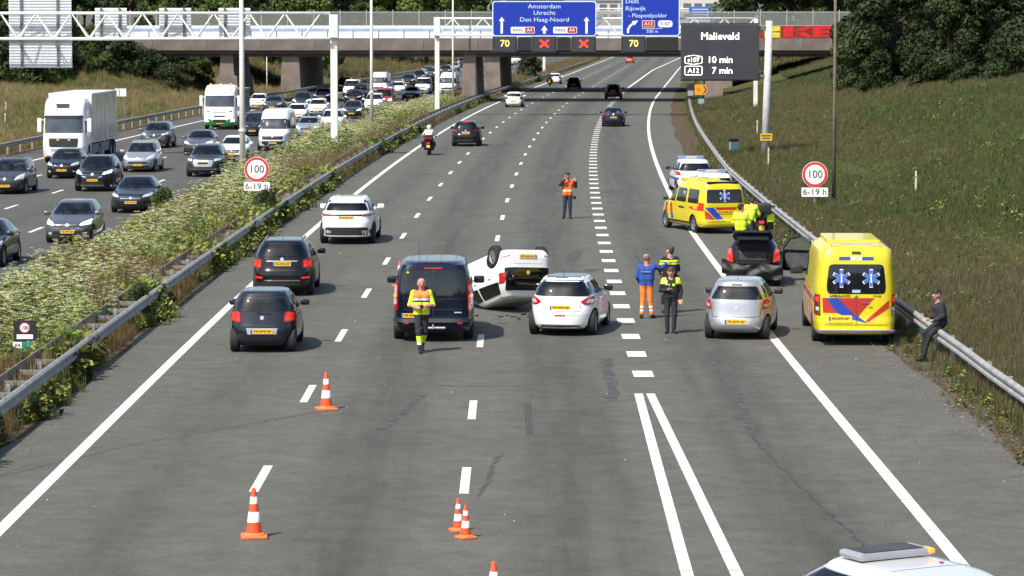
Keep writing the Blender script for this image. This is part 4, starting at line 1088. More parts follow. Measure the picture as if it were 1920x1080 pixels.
# --- white car lying on its roof
c = T['flip'] = Car('flip', 3.60, 1.65, 1.49, profile(3.6, 1.49, cowl_y=.80, wst_y=1.5, hood_z=.82, cowl_z=1.0), tail(1.49, bz=.56, t0=.03, tb=.09, tt=.30, belt=.98), width(1.49, rw=.76, bw=.96, belt=.98), nr=6.5, wr=.30, ax=(.62, .56), rim='ten', arch=.04)
c.patch('rear_window', 'rear', rpoly([(-.68, .70), (.68, .70), (.61, 1.30), (-.61, 1.30)], .06), TINT, off=.010, grid=.06)
c.wins.append(('rear', [(-.66, .99), (.66, .99), (.61, 1.30), (-.61, 1.30)]))
c.patch('tailgate_lower_pane', 'rear', rpoly([(-.67, .705), (.67, .705), (.66, .985), (-.66, .985)], .03), GLOSSB, off=.006)
c.patch('bumper_seam', 'rear', [(-.74, .60), (.74, .60), (.74, .608), (-.74, .608)], INK, off=.002, depth=.004)
c.sym('tail_light', 'rear', rpoly([(.63, .82), (.76, .82), (.74, 1.10), (.66, 1.10)], .03), TAILR, off=.012, grid=.06)
c.patch('badge', 'rear', [(.06 * math.cos(i * .785), .84 + .06 * math.sin(i * .785)) for i in range(8)], CHROME, off=.014)
c.sym('reflector', 'rear', rpoly([(.52, .37), (.74, .40), (.74, .43), (.52, .40)], .01), TAILR)
c.plate('rear', .40)
c.glazing(.98, ws=(1.02, 1.38, .87, .85), split=.55)
c.mirrors(BLACKP)
ub = MB()
for a in (-.45, .45): ub.tube([(a, -1.2, .20), (a * .9, 0, .19), (a, 1.2, .20)], .04, 8)
ub.tube([(-.62, -1.24, .28), (.62, -1.24, .28)], .05, 8).tube([(-.62, 1.18, .28), (.62, 1.18, .28)], .05, 8)
ub.tube([(.15, 1.0, .17), (.15, -.9, .16), (.35, -1.3, .19), (.45, -1.62, .2)], .028, 8).bbox((-.35, -1.1, .12), (.05, -.4, .2), .03)
c.add('underbody_frame', ub.mesh('underbody_frame', [UNDER]))
flip = c.put('overturned_car', 'white small car lying upside down on its roof with wheels in the air', 'car', (0, 0), 0, GREYS['white'])
flip.rotation_mode = 'XYZ'
M = Matrix.Rotation(R(28), 4, 'Z') @ Matrix.Rotation(R(-15.5), 4, 'X') @ Matrix.Rotation(R(183), 4, 'Y')
co = [M @ v.co for v in c.raw.vertices]
zmin = min(v.z for v in co)
flip.rotation_euler = M.to_euler()
flip.location = (-.42, 82.8, -zmin - .03)

# --- large yellow ambulance
def star(cx, cz, r):
    o = []
    for k in range(6):
        a = math.pi / 2 + k * math.pi / 3; w = .36 * r * .5
        d = (math.cos(a), math.sin(a)); n = (-d[1], d[0])
        o += [(cx + d[0] * r - n[0] * w, cz + d[1] * r - n[1] * w), (cx + d[0] * r + n[0] * w, cz + d[1] * r + n[1] * w)]
        b = a + math.pi / 6
        o.append((cx + math.cos(b) * r * .37, cz + math.sin(b) * r * .37))
    return o
c = T['amb'] = tallvan('amb', 2.45, 5.95)
c.patch('rear_window', 'rear', rpoly([(-.70, 1.26), (.70, 1.26), (.72, 1.45), (.66, 1.98), (-.66, 1.98), (-.72, 1.45)], .10), GLASS)
for x in (-.36, .36):
    c.patch('star_outline', 'rear', star(x, 1.64, .225), WHITEM, off=.009, grid=.1)
    c.patch('star_emblem', 'rear', star(x, 1.64, .20), STARB, off=.012, grid=.1)
    c.patch('star_staff', 'rear', rpoly([(x - .015, 1.53), (x + .015, 1.53), (x + .015, 1.75), (x - .015, 1.75)], .005), WHITEM, off=.015)
c.patch('sticker', 'rear', rpoly([(-.10, 1.29), (.10, 1.29), (.10, 1.36), (-.10, 1.36)], .01), mat('sticker_blue', (.30, .42, .62), rough=.5, var=.2, vscale=12), off=.009)
c.patch('roof_band', 'rear', rpoly([(-.42, 2.08), (-.14, 2.08), (-.14, 2.16), (-.42, 2.16)], .01), BSTR)
c.patch('roof_band', 'rear', rpoly([(.14, 2.08), (.42, 2.08), (.42, 2.16), (.14, 2.16)], .01), BSTR)
c.patch('roof_band', 'rear', rpoly([(-.14, 2.08), (.14, 2.08), (.14, 2.16), (-.14, 2.16)], .01), WHITEM)
c.patch('stripe', 'rear', [(-.82, 1.16), (-.80, .80), (-.46, .80), (-.74, 1.16)], RSTR)
c.patch('stripe', 'rear', [(-.74, 1.16), (-.46, .80), (-.18, .66), (.28, .55), (-.08, .80), (-.44, 1.16)], BSTR)
c.patch('stripe', 'rear', [(-.44, 1.16), (-.08, .80), (.06, .70), (.10, .78), (.44, 1.16)], RSTR)
c.patch('stripe', 'rear', [(.22, .60), (.30, .58), (.80, .92), (.80, 1.10), (.78, 1.10)], RSTR)
c.patch('plate_frame', 'rear', rpoly([(-.70, .56), (-.10, .56), (-.10, .74), (-.70, .74)], .04), YEL, off=.016)
c.patch('bumper_gap', 'rear', [(-.86, .50), (.86, .50), (.86, .515), (-.86, .515)], INK, off=.003)
c.plate('rear', .65, -.40)
c.patch('door_seam', 'rear', [(-.006, .52), (.006, .52), (.006, 1.24), (-.006, 1.24)], INK, off=.008)
c.patch('badge', 'rear', [(.05 * math.cos(i * .785), 1.17 + .05 * math.sin(i * .785)) for i in range(8)], CHROME, off=.012)
c.patch('door_handle', 'rear', rpoly([(.12, 1.02), (.32, 1.02), (.32, 1.06), (.12, 1.06)], .012), CHROME, off=.02)
c.sym('tail_light', 'rear', rpoly([(.86, .72), (.985, .74), (.975, 1.24), (.87, 1.24)], .03), mat('tail_dark', (.10, .008, .008), rough=.15, coat=.8, var=.5, vscale=10), off=.012, grid=.07)
c.sym('indicator', 'rear', rpoly([(.885, 1.06), (.95, 1.06), (.95, 1.19), (.885, 1.19)], .02), TAILON, off=.018, grid=.07)
c.sym('reversing_light', 'rear', rpoly([(.885, .84), (.95, .84), (.95, .93), (.885, .93)], .02), HEADL, off=.018, grid=.07)
c.add('step', MB().bbox((-.93, -3.10, .33), (.93, -2.86, .40), .012).mesh('step', [CHROME]), CHROME)
c.sym('stripe', 'right', [(-2.4, 1.0), (1.9, 1.0), (1.9, 1.16), (-2.4, 1.16)], RSTR)
for k in range(5): c.sym('stripe', 'right', [(-2.4 + k * .9, .5), (-2.0 + k * .9, .5), (-1.6 + k * .9, .95), (-2.0 + k * .9, .95)], BSTR if k % 2 else RSTR)
c.sym('side_window', 'right', rpoly([(.2, 1.45), (1.2, 1.45), (1.2, 2.0), (.2, 2.0)], .06), GLASS)
c.patch('windscreen', 'front', rpoly([(-.83, 1.34), (.83, 1.34), (.76, 1.98), (-.76, 1.98)], .08), WSCREEN)
c.mir = (c.front(1.35) - .25, 1.48); c.mirrors(BLACKP, 1.5)
std_front(c, [[(.66, .84), (.93, .86), (.93, 1.10), (.72, 1.02)]], [[(-.62, .70), (.62, .70), (.66, 1.02), (-.66, 1.02)]], [], .50, HEADL)
c.add('roof_spoiler', MB().bbox((-.66, -1.9, 2.36), (.66, .6, 2.51), .05).mesh('roof_spoiler', [YEL]), YEL)
c.add('light_bar', MB().bbox((-.60, -2.54, 2.36), (.60, -2.34, 2.47), .03).mesh('light_bar', [SILVERP]), SILVERP)
for x in (-.46, .50): c.add('beacon', MB().bbox((x - .10, -2.64, 2.35), (x + .10, -2.50, 2.45), .03).mesh('beacon', [AMBERL]), AMBERL)
c.patch('roof_camera', 'rear', rpoly([(-.12, 2.23), (.12, 2.23), (.10, 2.28), (-.10, 2.28)], .02), BLACKP, off=.03)
amb = c.put('ambulance', 'large yellow ambulance with two star emblems on its rear window', 'ambulance', (8.42, 74.0), R(-2.0), YEL)
p, n = c.hit('rear', -.40, 1.21); text('AMBULANCE', .085, amb, p + n * .012, INK, rot=(math.pi / 2, 0, 0))
p, n = c.hit('rear', .50, 1.21); text('17-124', .07, amb, p + n * .012, INK)
p, n = c.hit('rear', .34, .94); text('112', .07, amb, p + n * .014, INK)
p, n = c.hit('rear', .0, 2.12); text('112', .05, amb, p + n * .016, STARB)

# --- yellow van ambulance
c = T['ambvan'] = Car('ambvan', 4.95, 1.92, 1.92, [(.22, .12), (.34, .02), (.6, 0), (.86, .06), (1.0, .25), (1.1, .62), (1.17, .82), (1.5, 1.35), (1.84, 1.95)], [(.22, .10), (.36, .01), (.5, 0), (.58, .04), (1.1, .06), (1.6, .13), (1.84, .22)], [(.22, .90), (.4, .985), (.7, 1.0), (1.1, .985), (1.5, .92), (1.7, .87), (1.84, .80)], nf=4.3, nr=7, wr=.33, ax=(.9, .98), zb=.22, crown=.08, dz=.04)
c.patch('rear_window', 'rear', rpoly([(-.72, 1.16), (.72, 1.16), (.68, 1.66), (-.68, 1.66)], .07), GLASS)
c.patch('star_outline', 'rear', star(0, 1.42, .215), WHITEM, off=.009, grid=.1)
c.patch('star_emblem', 'rear', star(0, 1.42, .19), STARB, off=.012, grid=.1)
c.patch('star_staff', 'rear', rpoly([(-.015, 1.30), (.015, 1.30), (.015, 1.54), (-.015, 1.54)], .005), WHITEM, off=.015)
c.patch('stripe', 'rear', [(-.78, .92), (-.76, .46), (-.30, .46)], RSTR)
c.patch('stripe', 'rear', [(-.78, 1.00), (-.72, .92), (-.28, .47), (.0, .47), (-.46, 1.00)], BSTR)
c.patch('stripe', 'rear', [(-.40, 1.00), (-.32, .90), (.40, .90), (.52, 1.00)], RSTR)
c.patch('stripe', 'rear', [(.30, .47), (.62, .47), (.80, .70), (.80, .92)], RSTR)
c.plate('rear', .82, .02)
c.sym('tail_light', 'rear', rpoly([(.80, .86), (.955, .88), (.945, 1.16), (.82, 1.16)], .03), TAILON, off=.016, grid=.06)
c.sym('side_window', 'right', rpoly([(-.75, 1.12), (.30, 1.12), (.26, 1.64), (-.72, 1.64)], .06), GLASS)
c.sym('side_window', 'right', rpoly([(-2.0, 1.12), (-.95, 1.12), (-.92, 1.64), (-1.95, 1.64)], .06), GLASS)
c.sym('side_window', 'right', rpoly([(.42, 1.10), (1.28, 1.10), (.70, 1.62), (.40, 1.64)], .05), GLASS)
for k in range(2):
    x = .75 + k * .62
    c.sym('stripe', 'right', [(x, 1.02), (x + .24, 1.02), (x + .14, .62), (x - .10, .62)], RSTR, grid=.2)
    c.sym('stripe', 'right', [(x - .10, .62), (x + .14, .62), (x + .02, .30), (x - .22, .30)], BSTR, grid=.2)
c.sym('door_seam', 'right', [(.36, .34), (.372, .34), (.372, 1.08), (.36, 1.08)], INK, off=.002)
c.sym('sill_strip', 'right', [(-1.2, .34), (1.2, .34), (1.2, .40), (-1.2, .40)], BLACKP)
c.mir = (1.25, 1.16); c.mirrors(BLACKP, .8)
c.patch('windscreen', 'front', rpoly([(-.82, 1.2), (.82, 1.2), (.72, 1.78), (-.72, 1.78)], .08), WSCREEN)
std_front(c, [[(.62, .74), (.92, .78), (.92, .96), (.66, .92)]], [[(-.5, .6), (.5, .6), (.5, .84), (-.5, .84)]], [[(-.8, .26), (.8, .26), (.7, .44), (-.7, .44)]], .5, HEADL)
c.add('roof_fairing', MB().bbox((-.52, -.6, 1.84), (.52, 1.0, 1.98), .05).mesh('roof_fairing', [YEL]), YEL)
c.add('light_bar', MB().bbox((-.62, -2.22, 1.86), (.62, -2.08, 1.95), .03).mesh('light_bar', [GLOSSB]), GLOSSB)
av = c.put('ambulance', 'smaller yellow ambulance van with one star emblem on its rear window, striped nose', 'ambulance', (7.70, 113.2), R(17), YEL)
p, n = c.hit('left', -.3, .92); text('Ambulance', .14, av, p + n * .010, INK, rot=(math.pi / 2, 0, -math.pi / 2))
p, n = c.hit('left', -.5, 1.45); text('112', .18, av, p + n * .012, WHITEM, rot=(math.pi / 2, 0, -math.pi / 2))

# --- police cars parked before the ambulance van, and the one under the camera
c = T['patrol'] = Car('patrol', 4.5, 1.82, 1.56, profile(4.5, 1.56, hood_z=.80, cowl_z=1.0, cowl_y=1.1, wst_y=2.0), tail(1.56, bz=.66, belt=1.0, tb=.13, tt=.40), width(1.56, belt=1.0, rw=.74), wr=.32, ax=(.88, .8))
c.glazing(1.0, rw=(1.06, 1.40, .88, .84), ws=(1.05, 1.46, .88, .86))
std_rear(c, [[(.72, .84), (.95, .86), (.95, 1.02), (.78, 1.02)]], .76, [(-.9, .17), (.9, .17), (.88, .36), (-.88, .36)])
c.mirrors(GLOSSB, 1.1)
std_front(c, [[(.52, .70), (.90, .74), (.90, .88), (.60, .82)]], [[(-.5, .6), (.5, .6), (.5, .7), (-.5, .7)]], [[(-.7, .26), (.7, .26), (.6, .42), (-.6, .42)]], .5, HEADL)
c.sym('stripe', 'right', [(-1.9, .62), (1.6, .62), (1.6, .74), (-1.9, .74)], BSTR)
c.add('light_bar', MB().bbox((-.62, -.20, 1.57), (.62, .10, 1.67), .04).mesh('light_bar', [SILVERP]), SILVERP)
c.add('beacon', MB().bbox((-.60, -.215, 1.595), (-.25, .115, 1.655), .03).mesh('beacon', [BLUEL]), BLUEL)
c.add('beacon', MB().bbox((.25, -.215, 1.595), (.60, .115, 1.655), .03).mesh('beacon', [BLUEL]), BLUEL)
c.put('police_car', 'white patrol car parked just ahead of the yellow ambulance van', 'car', (8.55, 126.5), R(2), GREYS['white'])
c.put('police_car', 'white patrol car parked foremost on the hard shoulder, ahead of the other patrol car', 'car', (8.48, 140.0), R(3), GREYS['white'])
c = T['duty'] = Car('duty', 4.5, 1.80, 1.50, profile(4.5, 1.50, hood_z=.80, cowl_z=1.0, cowl_y=1.1, wst_y=1.9), tail(1.50, bz=.66, belt=1.0, tb=.13, tt=.5), width(1.50, belt=1.0, rw=.72), wr=.32, ax=(.88, .8))
c.glazing(.98, rw=(1.06, 1.38, .86, .82), ws=(1.03, 1.41, .88, .86))
std_rear(c, [[(.72, .84), (.95, .86), (.95, 1.02), (.78, 1.02)]], .76); c.mirrors(GLOSSB, 1.1)
std_front(c, [[(.52, .70), (.90, .74), (.90, .88), (.60, .82)]], [[(-.5, .6), (.5, .6), (.5, .7), (-.5, .7)]], [], .5, HEADL)
c.add('light_bar', MB().bbox((-.52, -.40, 1.505), (.52, .08, 1.60), .045).mesh('light_bar', [SILVERP]), SILVERP)
c.add('light_bar_top', MB().bbox((-.44, -.36, 1.59), (.40, .04, 1.612), .01).mesh('light_bar_top', [mat('bar_matt', (.05, .05, .055), rough=.7, spec=.2, var=.2)]))
c.add('beacon', MB().bbox((.44, -.42, 1.53), (.535, -.22, 1.60), .03).mesh('beacon', [AMBERL]), AMBERL)
for y in (.35, -1.0): c.patch('roof_seam', 'top', [(-.5, y), (.5, y), (.5, y + .012), (-.5, y + .012)], INK, off=.002)
c.patch('sensor', 'top', rpoly([(.30, -.85), (.34, -.85), (.34, -.80), (.30, -.80)], .01), TAILR, off=.02)
c.put('patrol_car', 'white car with a grey roof light bar parked under the viewpoint bridge', 'car', (5.04, 34.1), R(28), paint('white_dimmed', (.50, .50, .49)))  # white paint greyed: dimness over this car is put into its colour

# --- crashed black hatch with open tailgate and door
c = T['wreck'] = Car('wreck', 3.75, 1.68, 1.45, profile(3.75, 1.45, cowl_y=.95, wst_y=1.75, hood_z=.76), [(.17, .35), (.3, .30), (.46, .24), (.6, .26), (.72, .22), (.97, .26), (1.2, .36), (1.39, .46)], width(1.45, rw=.72), wr=.30, ax=(.75, .72), rim='steel')
c.glazing(.96, ws=(1.0, 1.36, .87, .85))
c.patch('boot_shade_sheet', 'rear', rpoly([(-.54, .68), (.54, .68), (.50, 1.28), (-.50, 1.28)], .06), mat('boot_shade', (.004, .004, .004), rough=.9, var=.2), off=.004)  # black sheet painted in place of the boot's shaded inside
c.patch('boot_floor_edge', 'rear', rpoly([(-.50, .69), (.50, .69), (.50, .75), (-.50, .75)], .02), BLACKP, off=.02)
c.patch('rear_seat', 'rear', rpoly([(-.42, .80), (.42, .80), (.40, 1.04), (-.40, 1.04)], .05), mat('seat_cloth', (.03, .03, .032), rough=.9, var=.4, vscale=8), off=.008)
c.sym('tail_light', 'rear', rpoly(c.F([(.70, .72), (.93, .76), (.90, 1.08), (.76, 1.12)]), .03), TAILON, off=.014, grid=.06)
# crumpled bumper skin
g = MB(); nx, nz = 26, 9; vs = []
for j in range(nz):
    for i in range(nx):
        x = -.92 + 1.80 * i / (nx - 1); z = .24 + .44 * j / (nz - 1)
        y = -1.72 + .10 * (x / .9) ** 4 + .035 * math.sin(i * .75 + j * .8) + .05 * math.sin(i * .45 - j * .9) - .06 * math.cos((j / (nz - 1) - .5) * 3)
        if x < -.6: y -= .12 * (-.6 - x) / .3; z += .16 * (-.6 - x) / .3
        vs.append((x, y, z + .035 * math.sin(i * .5)))
fs = [(j * nx + i, j * nx + i + 1, (j + 1) * nx + i + 1, (j + 1) * nx + i) for j in range(nz - 1) for i in range(nx - 1)]
vs2 = [(x, y + .03, z) for x, y, z in vs]; k = len(vs)
fs2 = [tuple(q + k for q in f[::-1]) for f in fs]
edge = [i for i in range(nx)] + [j * nx + nx - 1 for j in range(1, nz)] + [(nz - 1) * nx + i for i in range(nx - 2, -1, -1)] + [j * nx for j in range(nz - 2, 0, -1)]
fs3 = [(edge[i], edge[(i + 1) % len(edge)], edge[(i + 1) % len(edge)] + k, edge[i] + k) for i in range(len(edge))]
bump = new_mesh('crumpled_bumper', vs + vs2, fs + fs2 + fs3, [mat('scuffed_black', (.016, .0155, .015), rough=.6, var=.5, vscale=7)]); autosmooth(bump, 50)
c.add('crumpled_bumper', bump)
wreck = c.put('crashed_car', 'black hatchback with crushed rear bumper and raised tailgate', 'car', (7.25, 90.0), R(-7), GREYS['black'], skip=('licence_plate',))
tgm = MB().prism(rpoly([(-.56, 0), (.56, 0), (.60, .40), (.54, .80), (-.54, .80), (-.60, .40)], .06), -.03, .03).mesh('tailgate', [GREYS['black']])
tgo = obj('tailgate', tgm, wreck, (0, -1.42, 1.40), (R(180 - 21), 0, 0))
obj('tailgate_window', MB().prism(rpoly([(-.46, .06), (.46, .06), (.48, .36), (-.48, .36)], .05), -.036, .036).mesh('tailgate_window', [mat('tailgate_pane', (.20, .25, .26), rough=.08, spec=.8, coat=.6, var=.3, vscale=3)]), tgo)
obj('licence_plate', plate_mesh(), tgo, (.10, .62, -.04), (R(90), 0, 0))
# far-side door standing open
dm = MB(); dm.prism(rpoly([(-1.0, .30), (0, .30), (0, .95), (-1.0, .95)], .08), -.04, .04, 'yz')
dob = dm.build('open_door', [GREYS['black']], wreck, loc=(.82, .85, 0), rot=(0, 0, R(68)))
obj('window_frame', MB().tube([(0, -.98, .93), (0, -.88, 1.28), (0, -.6, 1.36), (0, -.25, 1.28), (0, 0, .95)], .022, 8).mesh('window_frame', [GREYS['black']]), dob)
obj('door_trim', MB().prism(rpoly([(-.9, .40), (-.1, .40), (-.1, .85), (-.9, .85)], .08), -.055, -.036, 'yz').mesh('door_trim', [mat('trim_grey', (.05, .055, .06), rough=.7, var=.3)]), dob)
obj('door_pane', MB().prism([(-.94, .95), (-.02, .95), (-.26, 1.26), (-.6, 1.33), (-.85, 1.25)], -.006, .006, 'yz').mesh('door_pane', [mat('door_glass', (.10, .12, .10), rough=.05, spec=.7, alpha=.45, var=.1)]), dob)
# torn mirror and lamp pieces beside the open door
tag(MB().bbox((-.10, -.08, 0), (.10, .08, .14), .04).tube([(0, 0, .1), (.05, .02, .42), (.02, -.03, .60)], [.05, .03, .06], 7).build('torn_mirror', [BLACKP], loc=(8.95, 90.6, .0)), 'torn black mirror stump on the asphalt between wreck and large ambulance', 'car debris')

# ------------------------------------------------------------------ traffic cones
CONEO = mat('cone_orange', (.78, .075, .018), rough=.5, var=.1, vscale=6)
CONEW = mat('cone_white', (.74, .74, .72), rough=.45, var=.1, vscale=6)
CONEB = mat('cone_base', (.80, .16, .04), rough=.6, var=.15, vscale=6)
def cone_r(z): return .125 + (.03 - .125) * (z - .05) / .70
cb = MB().bbox((-.20, -.20, 0), (.20, .20, .045), .018); cb.lathe([(.175, .03), (.165, .06), (.13, .085)], 24); CB = cb.mesh('base', [CONEB]); autosmooth(CB, 35)
def seg(z0, z1, o=0): return MB().lathe([(cone_r(z0) + o - .004, z0), (cone_r(z0) + o, z0 + .002), (cone_r(z1) + o, z1 - .002), (cone_r(z1) + o - .004, z1)], 24)
CC = MB().lathe([(cone_r(.04), .04), (cone_r(.74), .74), (.022, .76), (.001, .762)], 24).mesh('body', [CONEO]); autosmooth(CC, 50)
S1 = seg(.24, .40, .003).mesh('white_band', [CONEW]); S2 = seg(.52, .63, .003).mesh('white_band', [CONEW]); autosmooth(S1, 60); autosmooth(S2, 60)
for (x, y, rz, lab, sc) in ((-3.93, 45.3, .1, 'orange and white traffic cone standing on the dashed lane line, apart from the others', 1), (-3.77, 60.6, .3, 'orange and white traffic cone next to a lane dash behind the parked navy van', 1), (-.83, 45.9, .2, 'small traffic cone standing behind its twin in the touching pair', .67), (-.705, 45.25, .5, 'small traffic cone standing in front of its twin in the touching pair', .67), (-.24, 39.0, .0, 'lone traffic cone standing closest to the viewpoint bridge', 1), (-3.35, 89.5, .2, 'traffic cone half hidden beside the mirror of the navy van', 1.0)):
    t = thing('traffic_cone', lab, 'traffic cone', (x, y, 0.002), rz, 'traffic cones closing the lanes')
    t.scale = (sc, sc, sc)
    obj('base', CB, t); obj('body', CC, t); obj('white_band', S1, t); obj('white_band', S2, t)
# ------------------------------------------------------------------ queue on the opposite carriageway (front ends towards the viewpoint)
G = GREYS
QUEUE = [
    ('saloon_car', 'sedan', 'graphite', -17.3, 97.0, 'dark saloon of which only the flank shows past the flowering reservation', 'car'),
    ('hatchback_car', 'hatch', 'midgrey', -15.87, 107.8, 'grey hatchback with round chrome badge driving next to the cow parsley', 'car'),
    ('saloon_car', 'sedan', 'graphite', -15.82, 125.4, 'graphite coupe-like saloon half hidden by the flowering reservation, behind the grey hatchback', 'car'),
    ('suv_car', 'suv', 'black', -19.67, 141.7, 'black sport utility car with chrome wings round its grille in front of the silver estate', 'car'),
    ('hatchback_car', 'hatch', 'black', -22.9, 153.6, 'old black hatchback right in front of the white lorry cab', 'car'),
    ('estate_car', 'mpv', 'grey', -23.4, 139.4, 'grey family carrier in the lane beside the black sport utility car', 'car'),
    ('estate_car', 'mpv', 'silver', -19.87, 160.4, 'silver estate with wide dark mouth grille', 'car'),
    ('suv_car', 'suv', 'midgrey', -22.75, 192.0, 'grey crossover in the lane between the two lorries', 'car'),
    ('saloon_car', 'sedan', 'midgrey', -18.92, 181.7, 'grey saloon with much chrome on its nose, behind the silver estate', 'car'),
    ('suv_car', 'mask', 'grey', -15.87, 155.3, 'dark grey electric crossover with closed silver grille mask', 'car'),
    ('saloon_car', 'sedan', 'white', -16.0, 172.4, 'white saloon partly behind the cream lamp post with collar', 'car'),
    ('panel_van', 'tallvan', 'white', -14.87, 187.9, 'white tall panel van with black bumper right behind the white saloon', 'van'),
    ('estate_car', 'mpv', 'black', -18.27, 212.5, 'black car with an orange plate beside the white tall panel van', 'car'),
    ('saloon_car', 'sedan', 'paleblue', -14.22, 209.5, 'pale silver-blue saloon following the white tall panel van', 'car'),
    ('estate_car', 'mpv', 'white', -13.31, 222.2, 'white car half hidden by the gantry post', 'car'),
    ('hatchback_car', 'hatch', 'white', -23.7, 280.4, 'white hatchback beside the barrier, behind the green and white lorry', 'car'),
    ('saloon_car', 'sedan', 'grey', -21.6, 271.7, 'grey saloon next to the white hatchback behind the green and white lorry', 'car'),
    ('suv_car', 'suv', 'graphite', -19.45, 278.6, 'dark sport utility car with bluish lit lamps ahead of a dark blue saloon', 'car'),
    ('saloon_car', 'sedan', 'darkblue', -19.3, 305.8, 'dark blue saloon behind the dark sport utility car with bluish lamps', 'car'),
    ('hatchback_car', 'hatch', 'white', -16.89, 260.5, 'white hatchback in the middle lane just ahead of the dark car with bluish lamps', 'car'),
    ('hatchback_car', 'hatch', 'white', -17.5, 244.0, 'white hatchback peeping out between the roof of the tall panel van and the pale saloon', 'car'),
    ('hatchback_car', 'hatch', 'bluegrey', -13.45, 253.0, 'blue-grey hatchback emerging beside the gantry post', 'car'),
    ('saloon_car', 'sedan', 'navy', -15.81, 299.5, 'navy saloon with greenish lamps behind the blue-grey hatchback', 'car'),
    ('estate_car', 'mpv', 'white', -12.67, 275.2, 'white rounded family car crossed by the thin cream lamp post', 'car'),
    ('suv_car', 'suv', 'black', -20.0, 358.1, 'black sport utility car in the shade under the bridge', 'car'),
    ('delivery_van', 'boxvan', 'white', -17.7, 331.0, 'white small van ahead of the tall white van, near the far barrier', 'van'),
    ('estate_car', 'mpv', 'graphite', -15.99, 316.8, 'dark family car between the white small van and the navy saloon', 'car'),
    ('panel_van', 'tallvan', 'white', -15.0, 338.5, 'white tall van between the two bridges, behind the red van', 'van'),
    ('delivery_van', 'boxvan', 'red', -12.18, 284.3, 'red boxy van behind the white rounded family car', 'van'),
    ('hatchback_car', 'hatch', 'white', -13.0, 341.4, 'white hatchback behind the red van', 'car'),
    ('saloon_car', 'sedan', 'graphite', -10.59, 314.6, 'dark saloon with bright white lamps beside the red van', 'car'),
    ('suv_car', 'suv', 'grey', -13.23, 383.1, 'grey sport utility car under the bridge behind the white hatchback', 'car'),
    ('saloon_car', 'sedan', 'silver', -13.2, 473.9, 'silver saloon alone in the far lane against the sunlit bank', 'car'),
    ('delivery_van', 'boxvan', 'white', -10.24, 344.1, 'white small van with dark windscreen behind the dark saloon with bright lamps', 'van'),
    ('suv_car', 'suv', 'black', -12.88, 415.7, 'black sport utility car in the bridge shade', 'car'),
    ('saloon_car', 'sedan', 'midgrey', -12.2, 452.0, 'grey saloon emerging into the light beyond the bridge shade', 'car'),
    ('estate_car', 'mpv', 'graphite', -9.75, 367.5, 'dark family car behind the white small van with dark windscreen', 'car'),
    ('panel_van', 'tallvan', 'white', -7.2, 336.0, 'white tall van between the gantry post and the second lamp post beyond', 'van'),
    ('suv_car', 'suv', 'grey', -10.37, 468.8, 'grey sport utility car beside the gantry post, beyond the white tall van', 'car'),
    ('hatchback_car', 'hatch', 'paleblue', -10.0, 518.5, 'pale blue hatchback beyond the bridge', 'car'),
    ('suv_car', 'suv', 'grey', -9.6, 580.0, 'grey car far along the queue beyond the bridge', 'car'),
    ('panel_van', 'tallvan', 'white', -6.5, 551.0, 'white van showing beside the concrete pier in the reservation', 'van'),
    ('panel_van', 'tallvan', 'white', .84, 595.7, 'white van seen just past the dark side of the concrete pier', 'van'),
    ('panel_van', 'tallvan', 'silver', 2.79, 640, 'pale van next to the one past the dark pier side', 'van'),
    ('delivery_van', 'boxvan', 'white', 4.9, 700, 'white van farthest along the queue', 'van')]
for nm, key, pk, X, Y, lab, cat in QUEUE:
    sk = ('antenna',) if Y < 200 else ('antenna', 'door_seam', 'door_handle', 'wiper', 'roof_rail', 'badge', 'chrome_strip', 'fog_light')
    sw = {'headlight': HEADL} if random.random() < .45 else {}
    T[key].put(nm, lab, cat, (X, Y), head(Y) + math.pi, G[pk], at='front', group='vehicles queuing on the opposite carriageway', skip=sk, swap=sw)

